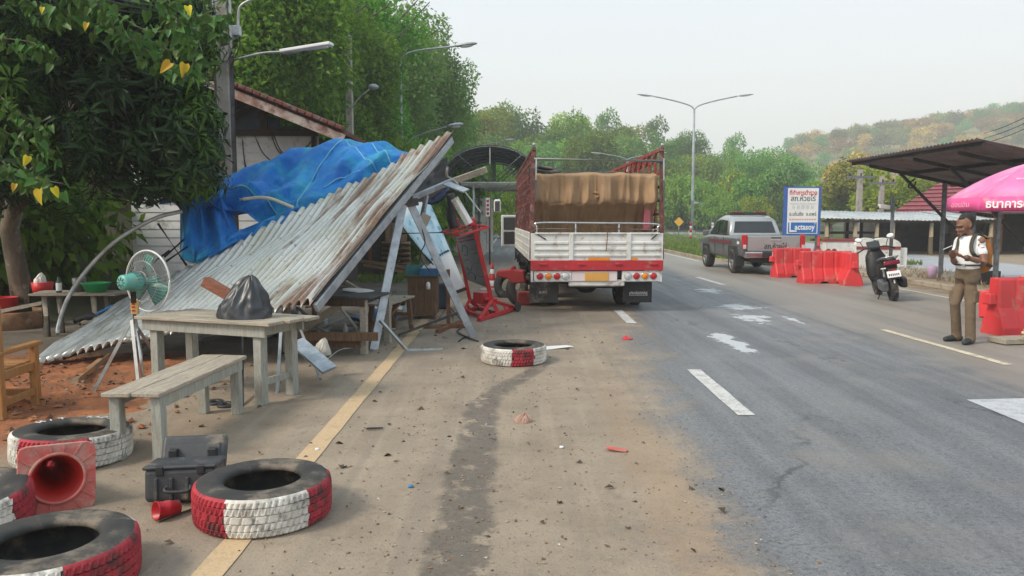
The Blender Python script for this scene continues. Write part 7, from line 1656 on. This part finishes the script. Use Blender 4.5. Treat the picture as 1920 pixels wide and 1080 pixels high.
# rusty cross stand
cs2 = tag(thing('cross_stand', 'rusty pipe stand with a cross shaped foot in front of the fallen banner', 'stand', (-.97, 12.0, 0)))
c = G(841, 611); b = MB(); b.bar(c, Vector((c.x, c.y, at(841, 505, c.y).z)), .055, .055, up=(0, 1, 0)); b.build('pole', M['rust'], cs2, True)
b = MB(); b.bar(G(794, 612, .035), G(875, 611, .035), .06, .06); b.build('foot', M['rust'], cs2, True); b = MB(); b.bar(G(820, 622, .03), G(866, 602, .03), .06, .055); b.build('foot', M['rust'], cs2, True)
for q in (G(816, 607), G(868, 604), G(850, 598)): b = MB(); b.tube([Vector((c.x, c.y, .32)), q], .008, 5); b.build('stay', M['rust'], cs2, True)
def cone_up(px, py, H, label):
    p = G(px, py); t = tag(thing('traffic_cone', label, 'traffic cone', (p.x, p.y, 0))); b = MB(); b.box((0, 0, .015), (.34, .34, .03)); b.build('base', M['redpaint'], t, bevel=.006)
    rz_ = lambda z: .12 - .10 * z / H
    for k, (z0, z1, m_) in enumerate(((.03, .18, 'redpaint'), (.18, .3, 'cleanwhite'), (.3, .45, 'redpaint'), (.45, .55, 'cleanwhite'), (.55, H, 'redpaint'))):
        b = MB(); b.lathe([(rz_(z0), z0), (rz_(z1), z1), (.001, z1)], 20, TR()); b.build('band' if k % 2 else 'cone_body', M[m_], t)
cone_up(923, 551, .70, 'upright red and white traffic cone behind the red sign stand')
# logs and racks in the back of the stall
lg = tag(thing('log_stack', 'stack of sawn log seats between posts at the back under the fallen roof', 'log stack', (-4.3, 20, 0)))
for k in range(6):
    z = at(742, 505 - k * 9.5, 20).z; b = MB(); b.tube([at(716, 505 - k * 9.5, 20) * 1.0, at(769, 505 - k * 9.5, 20)], [.075, .07], 10); b.build('log', M['logwood'], lg, True)
for px, y0 in ((728, 412), (741, 418), (757, 425)): b = MB(); b.tube([at(px, 505, 20.15), at(px + rng.uniform(-2, 2), y0, 20.15)], .09, 8); b.build('post', M['logwood'], lg, True)
rk = tag(thing('slat_rack', 'dark slatted rack at the back of the stall, left of the log stack', 'rack', (-5, 20, 0)))
for k in range(8): b = MB(); b.bar(at(688, 492 - k * 9, 20.3), at(722, 492 - k * 9, 20.3), .03, .045, up=(0, 0, 1)); b.build('slat', M['darksteel'], rk, True)
b = MB(); b.bar(at(694, 500, 20.2), at(694, 425, 20.2), .07, .05, up=(0, 1, 0)); b.build('post', M['rust'], rk, True)
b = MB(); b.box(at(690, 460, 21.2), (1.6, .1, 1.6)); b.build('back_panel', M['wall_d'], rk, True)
for k in range(2):
    p, q = at(676 + k * 6, 489 + k * 8, 19.2), at(772, 503 + k * 9, 19.0); b = MB(); b.bar(p, q, .03, .07); b.build('bamboo_rail', M['logwood'], lg, True)
b = MB(); b.lathe([(.001, 0), (.2, 0), (.26, .3), (.25, .6), (.18, .75), (.2, .78), (.001, .78)], 18, TR(G(781, 508))); tag(b.build('clay_jar', pm('grey_clay', (.2, .18, .16), (.14, .13, .12), .7)), 'grey clay jar right of the log stack', 'jar')
b = MB(); b.box((0, 0, .24), (.3, .25, .48)); o = tag(b.build('blue_sack', pm('dark_blue_sack', (.05, .08, .13), (.035, .055, .1), .7), bevel=.06, seg=3), 'dark blue sack standing right of the brown cabinet', 'sack'); p = G(826, 580); o.location = (p.x, p.y + .1, 0)

# ---------------------------------------------------------------- people
def caps(b, pts, rad, seg=14):
    pts = [Vector(p) for p in pts]; b.tube(pts, rad, seg)
    for p, r in zip(pts, rad): b.ell(p, r, seg, 8)
def flesh(b, name, mat, parent, vox=.010, sm=4):
    o = b.build(name, mat, parent, True); rm_ = o.modifiers.new('skin', 'REMESH'); rm_.mode = 'VOXEL'; rm_.voxel_size = vox; rm_.use_smooth_shade = True
    s_ = o.modifiers.new('smooth', 'SMOOTH'); s_.iterations = sm; s_.factor = .5; return o
def hand(b, wrist, palm_dir, up_dir, curl, L=.18, side=1):
    """palm, four unequal curled fingers and a thumb leaving the side of the palm"""
    d = Vector(palm_dir).normalized(); n = Vector(up_dir); n = (n - d * n.dot(d)).normalized(); s_ = d.cross(n) * side
    w0 = Vector(wrist); m = w0 + d * L * .27
    for k in range(3): caps(b, [w0 + s_ * (k - 1) * .014, m + s_ * (k - 1) * .026 + d * .02], [.017, .016], 8)
    for k, fl in enumerate((.40, .45, .42, .33)):
        p = w0 + d * L * .50 + s_ * (.030 - k * .020); a = 0; pts = [w0 + d * L * .3 + s_ * (.022 - k * .015), p]
        for j in range(3):
            a += curl * (1 + .1 * k); dd = d * math.cos(a) + n * math.sin(a); p = p + dd * L * fl * (.46, .31, .23)[j]; pts.append(p)
        caps(b, pts, [.0115, .0105, .0095, .0088, .0078], 7)
    p = w0 + d * L * .14 + s_ * .026; q = p + (d * .6 + s_ * .7 + n * .35).normalized() * .042; r_ = q + (d * .8 + n * .55 + s_ * .05).normalized() * .035
    caps(b, [p, q, r_, r_ + (d * .7 + n * .6).normalized() * .022], [.015, .0125, .0105, .009], 7)
man = tag(thing('person', 'man in white shirt and brown trousers standing on the road looking at a phone', 'person', (G(1808, 643).x, 10.25, 0)))
Pm = lambda zx, zy, Y: at(1740 + zx / 3.857, 380 + zy / 3.857, Y)
fw = Vector((-.80, -.60, 0)).normalized(); rt = Vector((fw.y, -fw.x, 0)) * 1.0      # his facing; his right
hd = Pm(262, 158, 10.26); nk = Pm(300, 232, 10.27); ls, rs_ = Pm(382, 275, 10.12), Pm(222, 275, 10.40)
le, re = Pm(405, 430, 10.0), Pm(190, 425, 10.30); lw, rw = Pm(268, 395, 9.92), Pm(178, 395, 10.12)
pel = Pm(288, 500, 10.25); lh, rh_ = Pm(312, 540, 10.17), Pm(250, 535, 10.33)
lk, rk_ = Pm(308, 735, 10.12), Pm(197, 730, 10.30); la, ra = Pm(305, 985, 10.14), Pm(205, 960, 10.38)
la.z = .09; ra.z = .09
b = MB()
hf = Vector((-.86, -.34, -.40)).normalized(); hr = Vector((hf.y, -hf.x, 0)).normalized()
b.ell(hd + Vector((0, 0, .015)), (.080, .094, .108), 20, 14, rot=(0, 0, math.atan2(hf.x, -hf.y) * -1))
face = hd + hf * .042 + Vector((0, 0, -.048)); b.ell(face, (.050, .052, .068), 16, 10); b.ell(hd + hf * .075 + Vector((0, 0, -.115)), (.026, .026, .024), 12, 8)
dn = Vector((0, 0, -1))
b.ell(hd + hf * .112 + Vector((0, 0, -.035)), (.017, .017, .026), 10, 8); b.ell(hd + hf * .093 + Vector((0, 0, .02)), (.045, .045, .016), 10, 6)
b.ell(hd + hf * .098 + Vector((0, 0, -.083)), (.028, .02, .013), 10, 6)
for s_ in (-1, 1): b.ell(hd + hr * s_ * .083 + Vector((0, 0, -.02)) - hf * .01, (.014, .02, .032), 8, 8); b.ell(hd + hr * s_ * .04 + hf * .075 + Vector((0, 0, -.04)), (.026, .026, .024), 8, 8)
caps(b, [nk + Vector((0, 0, -.06)), nk + Vector((0, 0, .02)), hd + Vector((0, 0, -.06)) - fw * .012], [.060, .050, .048])
chest = nk.lerp(pel, .33); caps(b, [nk + Vector((0, 0, -.07)), chest, pel], [.08, .095, .09])
for sh_, el, wr in ((ls, le, lw), (rs_, re, rw)):
    caps(b, [nk + Vector((0, 0, -.06)), sh_], [.06, .056]); caps(b, [sh_, sh_.lerp(el, .5), el], [.056, .05, .041]); caps(b, [el, el.lerp(wr, .35), wr], [.042, .041, .028])
for hp2, kn, an in ((lh, lk, la), (rh_, rk_, ra)): caps(b, [hp2, kn, an], [.066, .046, .034])
ph = Pm(143, 333, 9.97)
hand(b, lw, (ph - lw) + Vector((-.03, .02, -.02)), Vector((0, .3, 1)), .48, .17, 1); hand(b, rw, (ph - rw) + Vector((.02, -.04, -.02)), Vector((.1, .2, 1)), .40, .17, -1)
flesh(b, 'body', M['skin'], man, .0075, 3)
hairm = pm('short_black_hair', (.012, .011, .01), (.02, .018, .016), .7, 0, 30, bump=.4, bscale=120)
b = MB(); b.ell(hd + Vector((0, 0, .052)) - hf * .048, (.090, .098, .090), 20, 12, rot=(0, 0, -math.atan2(hf.x, -hf.y))); b.ell(hd - hf * .05 + Vector((0, 0, -.012)), (.088, .07, .085), 14, 10); b.ell(hd + hf * .03 + Vector((0, 0, .088)), (.06, .05, .03), 12, 8)
flesh(b, 'hair', hairm, man, .009, 3)
for s_ in (-1, 1):
    b = MB(); b.ell(hd + hr * s_ * .034 + hf * .093 + Vector((0, 0, -.018)), (.009, .005, .004), 8, 6, rot=(0, 0, math.atan2(hf.y, hf.x) + PI / 2)); b.build('eye', M['ink'], man, True)
    b = MB(); b.tube([hd + hr * s_ * .016 + hf * .108 + Vector((0, 0, .008)), hd + hr * s_ * .05 + hf * .088 + Vector((0, 0, .012))], .0035, 6); b.build('eyebrow', hairm, man, True)
b = MB(); b.tube([hd + hr * -.022 + hf * .108 + Vector((0, 0, -.084)), hd + hf * .117 + Vector((0, 0, -.084)), hd + hr * .022 + hf * .108 + Vector((0, 0, -.084))], .005, 6); b.build('lips', pm('lips', (.16, .06, .05), (.14, .05, .04), .5), man, True)
shirtm = pm('white_cotton_shirt', (.76, .76, .77), (.70, .70, .72), .85, 0, 5, bump=.25, bscale=14)
b = MB(); belly = nk.lerp(pel, .72); yw = math.atan2(fw.y, fw.x) + PI / 2
for k_ in range(15):
    t_ = k_ / 14; q = nk.lerp(pel, lerp(.16, .86, t_)) + fw * (.012 + .02 * math.sin(PI * t_)); b.ell(q, (lerp(.172, .152, t_), lerp(.108, .116, t_), .07), 24, 10, rot=(0, 0, yw))
for sh_, el in ((ls, le), (rs_, re)): caps(b, [nk + Vector((0, 0, -.05)), nk.lerp(sh_, .5) + Vector((0, 0, -.02)), sh_], [.060, .058, .056]); caps(b, [sh_, sh_.lerp(el, .55)], [.056, .060])
flesh(b, 'shirt', shirtm, man, .010, 5)
trm = pm('olive_brown_trousers', (.16, .115, .075), (.125, .09, .058), .9, 0, 6, bump=.5, bscale=11)
b = MB()
for k_ in range(6): b.ell(pel + Vector((0, 0, .075 - .03 * k_)), (.150 + .003 * k_, .110 + .002 * k_, .055), 24, 10, rot=(0, 0, yw))
for hp2, kn, an in ((lh, lk, la), (rh_, rk_, ra)): caps(b, [hp2 + Vector((0, 0, -.03)), hp2.lerp(kn, .5), kn + fw * .01, kn.lerp(an, .45), an + Vector((0, 0, .03)), an + Vector((0, 0, -.02))], [.090, .080, .066, .063, .064, .067])
flesh(b, 'trousers', trm, man, .011, 4)
for hp2, kn, k in ((lh, lk, -1), (rh_, rk_, 1)):
    c_ = hp2.lerp(kn, .72) + rt * k * .062; b = MB(); b.box(c_, (.05, .13, .16), (0, 0, math.atan2(fw.y, fw.x) + PI / 2)); b.build('cargo_pocket', trm, man, True, bevel=.02, seg=2)
b = MB(); e_ = [pel + Vector((.165 * math.cos(a) * 1.0, .135 * math.sin(a), .055)) for a in [2 * PI * i / 32 for i in range(33)]]
e_ = [pel + rt * (.160 * math.cos(a)) + fw * (.119 * math.sin(a) + .005) + Vector((0, 0, .095)) for a in [2 * PI * i / 32 for i in range(33)]]
b.tube(e_, .021, 8, cap=False, flat=.55); b.build('belt', M['black'], man, True); b = MB(); b.box(pel + fw * .128 + Vector((0, 0, .095)), (.045, .045, .035), (0, 0, math.atan2(fw.y, fw.x))); b.build('buckle', M['chrome'], man, True, bevel=.004)
for an, fd in ((la, Vector((-.80, -.6, 0))), (ra, Vector((-.98, -.2, 0)))):
    fd.normalize(); b = MB(); a0 = Vector((an.x, an.y, 0)); caps(b, [a0 - fd * .05 + Vector((0, 0, .045)), a0 + fd * .07 + Vector((0, 0, .045)), a0 + fd * .165 + Vector((0, 0, .036))], [.046, .046, .036]); caps(b, [a0 + Vector((0, 0, .09)), a0 + Vector((0, 0, .05))], [.05, .05])
    flesh(b, 'shoe', pm('dark_sneaker', (.025, .026, .03), (.035, .036, .04), .7) if 'dark_sneaker' not in bpy.data.materials else bpy.data.materials['dark_sneaker'], man, .010, 3)
b = MB(); wd_ = (lw - le).normalized(); T = axisT(lw.lerp(le, .12), wd_); b.lathe([(.030, -.012), (.034, -.012), (.034, .012), (.030, .012)], 18, T, close=True); b.ell((0, 0, 0), .001, 6, 4); b.V[-22:] = b.V[-22:]
wb = MB(); wb.lathe([(.031, -.012), (.036, -.012), (.036, .012), (.031, .012)], 18, T, close=True); wb.box((.0, -.037, 0), (.034, .012, .034), T=T); wb.build('wristwatch', M['black'], man, True)
b = MB(); b.box((0, 0, 0), (.075, .15, .009)); o = tag(b.build('phone', M['cleanwhite'], bevel=.004), 'white phone held in both hands by the man', 'phone'); o.location = ph + Vector((0, 0, .015)); o.rotation_euler = (R(8), R(-28), R(-52))
# backpack
bkm = pm('orange_brown_backpack', (.42, .17, .035), (.33, .12, .025), .7, 0, 4, bump=.25, bscale=25); strapm = pm('dark_strap', (.06, .055, .04), (.045, .04, .03), .8)
bk = tag(thing('backpack', 'orange brown backpack with dark straps worn by the man', 'backpack', man.location))
bc = nk.lerp(pel, .52) - fw * .265 - rt * .03
b = MB(); yaw = math.atan2(fw.y, fw.x) + PI / 2
b.ell(bc + Vector((0, 0, .0)), (.155, .115, .26), 20, 14, rot=(0, 0, yaw)); b.ell(bc + Vector((0, 0, -.14)) - fw * .03, (.15, .12, .13), 18, 12, rot=(0, 0, yaw)); b.ell(bc + Vector((0, 0, .14)), (.13, .09, .12), 18, 12, rot=(0, 0, yaw)); flesh(b, 'bag', bkm, bk, .012, 4)
b = MB(); b.ell(bc + Vector((0, 0, -.09)) - fw * .115, (.11, .05, .12), 16, 10, rot=(0, 0, yaw)); b.build('front_pocket', bkm, bk, True)
for k, sh_ in ((-1, ls), (1, rs_)):
    s0 = nk.lerp(sh_, .62)
    pts = [bc + rt * k * .09 + Vector((0, 0, .2)), s0 + Vector((0, 0, .055)) - fw * .03, s0 + fw * .095 + Vector((0, 0, .01)), s0 + fw * .14 + Vector((0, 0, -.12)), s0.lerp(pel, .5) + rt * k * .085 + fw * .125 + Vector((0, 0, .0)), bc + rt * k * .15 + Vector((0, 0, -.17))]
    b = MB(); b.tube(cr(pts, 7), .026, 8, flat=.45); b.build('strap', strapm, bk, True)
b = MB(); b.tube(cr([bc + rt * .03 + Vector((0, 0, .25)), bc + Vector((0, 0, .29)), bc - rt * .03 + Vector((0, 0, .25))], 4), .009, 6); b.build('carry_loop', strapm, bk, True)
# the walker far down the shoulder
wk = G(905, 471); wy = wk.y; wm = tag(thing('person', 'person in dark shorts and grey shirt walking far down the shoulder left of the truck', 'person', (wk.x, wy, 0)))
def W(x, y, z): return Vector((wk.x + x, wy + y, z))
b = MB(); b.ell(W(0, 0, 1.58), (.085, .1, .115), 12, 10); caps(b, [W(0, 0, 1.35), W(0, 0, 1.5)], [.06, .055]); caps(b, [W(0, 0, 1.35), W(0, 0, .95)], [.12, .12])
for s_ in (-1, 1): caps(b, [W(s_ * .17, 0, 1.33), W(s_ * .23, .03, 1.08), W(s_ * .21, -.08 * s_, .83)], [.05, .042, .032]); caps(b, [W(s_ * .09, 0, .9), W(s_ * .11, -.05 * s_, .5), W(s_ * .12, .08 * s_, .06)], [.08, .055, .04]); caps(b, [W(s_ * .12, .08 * s_, .04), W(s_ * .12, .08 * s_ - .15, .035)], [.04, .035]); hand(b, W(s_ * .21, -.08 * s_, .83), (0, 0, -1), (0, -1, 0), .25, .16, s_)
flesh(b, 'body', M['skin'], wm, .016, 3)
b = MB(); caps(b, [W(0, 0, 1.38), W(0, 0, 1.0)], [.14, .15])
for s_ in (-1, 1): caps(b, [W(s_ * .15, 0, 1.34), W(s_ * .21, .02, 1.15)], [.07, .065])
flesh(b, 'shirt', pm('grey_brown_shirt', (.22, .19, .17), (.18, .16, .14), .9), wm, .016, 3)
b = MB(); caps(b, [W(0, 0, .98), W(0, 0, .88)], [.15, .15])
for s_ in (-1, 1): caps(b, [W(s_ * .09, 0, .88), W(s_ * .11, -.04 * s_, .52)], [.11, .09])
flesh(b, 'shorts', pm('navy_shorts', (.02, .025, .045), (.016, .02, .035), .9), wm, .016, 3)
b = MB(); b.ell(W(0, .015, 1.62), (.092, .105, .10), 12, 8); b.build('hair', hairm, wm, True)
# ---------------------------------------------------------------- litter on the ground
r7 = np.random.default_rng(17)
def pebbles(name, n, fx, s0, s1, mat, seed):
    r = np.random.default_rng(seed); xy = fx(r, n); V_, F_ = [], []
    base = np.array([(1, 0, 0), (0, 1, 0), (-1, 0, 0), (0, -1, 0), (.1, .1, .75), (0, 0, -.3)], float); tri = [(0, 1, 4), (1, 2, 4), (2, 3, 4), (3, 0, 4), (1, 0, 5), (2, 1, 5), (3, 2, 5), (0, 3, 5)]
    for i in range(n):
        s_ = s0 + (s1 - s0) * r.random() ** 3.5; a = r.random() * 6.28; q = base * (1 + r.normal(size=(6, 3)) * .28) * np.array([1, .75, .65]) * s_
        c, d = math.cos(a), math.sin(a); o = len(V_); V_ += [(xy[i, 0] + v[0] * c - v[1] * d, xy[i, 1] + v[0] * d + v[1] * c, .006 + v[2] + .15 * s_) for v in q]; F_ += [tuple(k + o for k in t) for t in tri]
    me = bpy.data.meshes.new(name); me.from_pydata(V_, [], F_); me.materials.append(mat); me.update(); return tag(link(name, me), kind='stuff')
def islandmat(name, cols, rough=.9):
    t = NT(name); rnd = t.geo('Random Per Island'); c = cols[0]
    for i, q in enumerate(cols[1:]): c = t.mix(t.math('GREATER_THAN', rnd, (i + 1) / len(cols)), c, q)
    return t.set(c, rough, 0, .25)
stone_m = islandmat('pebble_mix', [(.30, .23, .16), (.20, .15, .11), (.10, .08, .06), (.36, .31, .25), (.24, .13, .075)])
pebbles('pebbles', 4200, lambda r, n: np.stack([-5.5 + 7.0 * r.random(n) ** .9, 3.4 + 10 * r.random(n) ** 1.6], 1), .0025, .012, stone_m, 1)
pebbles('pebbles', 900, lambda r, n: np.stack([-6.0 + 3.2 * r.random(n), 5.4 + 4.0 * r.random(n)], 1), .008, .05, islandmat('soil_clods', [(.24, .095, .045), (.18, .075, .04), (.30, .14, .07), (.13, .07, .04)]), 2)
pebbles('pebbles', 1500, lambda r, n: np.stack([-.27 + r.normal(size=n) * .5, 3.5 + 5.2 * r.random(n)], 1), .003, .014, stone_m, 3)
pebbles('pebbles', 2600, lambda r, n: (lambda y: np.stack([np.minimum(.62 + .1 * y, 2.1) + r.normal(size=n) * .38, y], 1))(3.4 + 11 * r.random(n) ** 1.4), .002, .009, stone_m, 8)
def scraps(name, n, fx, s0, s1, mat, seed, z=.012):
    r = np.random.default_rng(seed); xy = fx(r, n); pos = np.concatenate([xy, np.full((n, 1), z)], 1); ax = r.normal(size=(n, 3)); ax[:, 2] *= .15
    nr = r.normal(size=(n, 3)) * .25 + np.array([0, 0, 1]); L = r.uniform(s0, s1, n); return tag(link(name, leaf_obj_mesh(name, leaf_arrays(pos, ax, nr, L, L * r.uniform(.25, .7, n), .35), mat)), kind='stuff')
scraps('dry_leaves', 420, lambda r, n: np.stack([-6 + 6.5 * r.random(n) ** 1.3, 3.6 + 9 * r.random(n)], 1), .012, .04, islandmat('dry_leaf_mix', [(.20, .12, .06), (.12, .08, .05), (.30, .2, .1), (.07, .05, .035)]), 4)
scraps('paper_scraps', 60, lambda r, n: np.stack([-5 + 6 * r.random(n), 3.8 + 9 * r.random(n)], 1), .01, .03, islandmat('scrap_mix', [(.6, .58, .54), (.5, .48, .44), (.45, .42, .38)]), 5)
scraps('litter_heap', 380, lambda r, n: np.stack([-4.9 + r.normal(size=n) * .7, 7.2 + r.normal(size=n) * .55], 1), .015, .07, islandmat('litter_mix', [(.05, .045, .04), (.10, .09, .08), (.03, .03, .03), (.2, .18, .15), (.2, .18, .15)]), 6, .05)
scraps('twigs', 160, lambda r, n: np.stack([-4.6 + 6 * r.random(n), 3.6 + 8 * r.random(n)], 1), .03, .08, islandmat('twig_mix', [(.12, .085, .055), (.08, .06, .04)]), 7)
def shard(px, py, pts, mat, nm, label, cat, sc=1.0, h=.012, rot=(0, 0, 0)):
    p = G(px, py); b = MB(); b.prism([(x * sc, y * sc) for x, y in pts], h); o = tag(b.build(nm, mat, bevel=.002), label, cat); o.location = (p.x, p.y, .014); o.rotation_euler = tuple(R(a) for a in rot); return o
shard(1174, 637, [(-.09, -.05), (.08, -.06), (.02, .10)], M['redpaint'], 'red_shard', 'larger red plastic shard on the road behind the truck', 'shard', rot=(12, -8, 10))
shard(1157, 848, [(-.08, -.01), (.07, -.02), (.09, .01), (-.02, .035), (-.09, .03)], M['conered'], 'red_shard', 'thin pale red shard lying alone in the dusty lane', 'shard', .9, rot=(6, 6, -8))
shard(1048, 654, [(-.22, -.10), (.20, .0), (.12, .10), (-.2, .12)], M['cleanwhite'], 'white_sheet', 'flat white plastic sheet beside the white and red tyre in the lane', 'sheet', .95, .008, (2, -3, 4))
shard(702, 808, [(-.08, -.01), (.09, .01), (.05, .025), (-.07, .02)], M['darksteel'], 'metal_strip', 'thin dark metal strip on the dusty lane right of the edge line', 'strip', .8, rot=(0, 0, 5))
p = G(980, 792); o = tag(bag_mesh(.075, .06, .06, 9, (.02, .02)).build('pink_rag', pm('dusty_pink_rag', (.40, .25, .2), (.3, .19, .15), .9)), 'small dusty pink rag crumpled in the wet run-off', 'rag'); o.location = (p.x, p.y, .005)
for i, (px, py, c_, lab) in enumerate(((595, 845, 'cleanwhite', 'tiny white scrap left of the big tyre by the edge line'), (770, 915, 'bluep', 'tiny blue bottle cap on the dusty lane'), (850, 602, 'grn', 'tiny green scrap by the rusty cross stand'), (1053, 841, 'cleanwhite', 'tiny white stone in the dusty lane'))):
    p = G(px, py); b = MB(); b.lathe([(.001, 0), (.016, 0), (.015, .012), (.001, .013)], 10, TR((p.x, p.y, .006))); tag(b.build('plastic_scrap', M[c_]), lab, 'scrap')
b = MB(); b.tube(cr([G(860, 640, .01), G(872, 632, .02), G(885, 636, .01), G(897, 640, .01), G(880, 634, .03), G(858, 622, .02), G(868, 612, .02)], 6), .012, 6); tag(b.build('black_cable', M['black']), 'tangled black cable at the foot of the slanted steel post', 'cable')
b = MB(); b.tube(cr([G(295, 978, .01), G(320, 968, .012), G(350, 958, .01), G(372, 950, .012)], 6), .006, 5); tag(b.build('thin_twig', M['bark']), 'thin bent twig in front of the big red and white tyre', 'twig')
# lumpy red soil bed dug along the shoulder
b = MB()
def soil(u, v):
    x, y = lerp(-7.2, -2.9, u), lerp(5.6, 9.6, v); e = min(1, 5 * min(u, 1 - u, v, 1 - v)); return (x, y, -.03 + e * (.055 + .05 * fbm((x, y, 2), 5, 1.6) + .03 * fbm((x, y, 7), 3, 6)))
b.grid(soil, 90, 90, uv=False); structure(b.build('red_soil', pm('red_dug_soil', (.33, .125, .05), (.22, .085, .04), .95, 0, 3.5, dirt=(.13, .07, .04), amt=.35, bump=.6, bscale=26)))
# ---------------------------------------------------------------- haze
if HAZE:
    b = MB(); b.box((0, 750, 34), (1660, 1680, 71)); hzo = b.build('haze', bpy.data.materials.new('haze_air'))
    hzo['kind'] = 'stuff'
    m = hzo.data.materials[0]; m.use_nodes = True; n = m.node_tree.nodes; n.remove(n['Principled BSDF'])
    v = n.new('ShaderNodeVolumePrincipled'); v.inputs['Color'].default_value = (.90, .95, .98, 1); v.inputs['Density'].default_value = .0014; v.inputs['Anisotropy'].default_value = .2
    m.node_tree.links.new(v.outputs[0], n['Material Output'].inputs['Volume'])
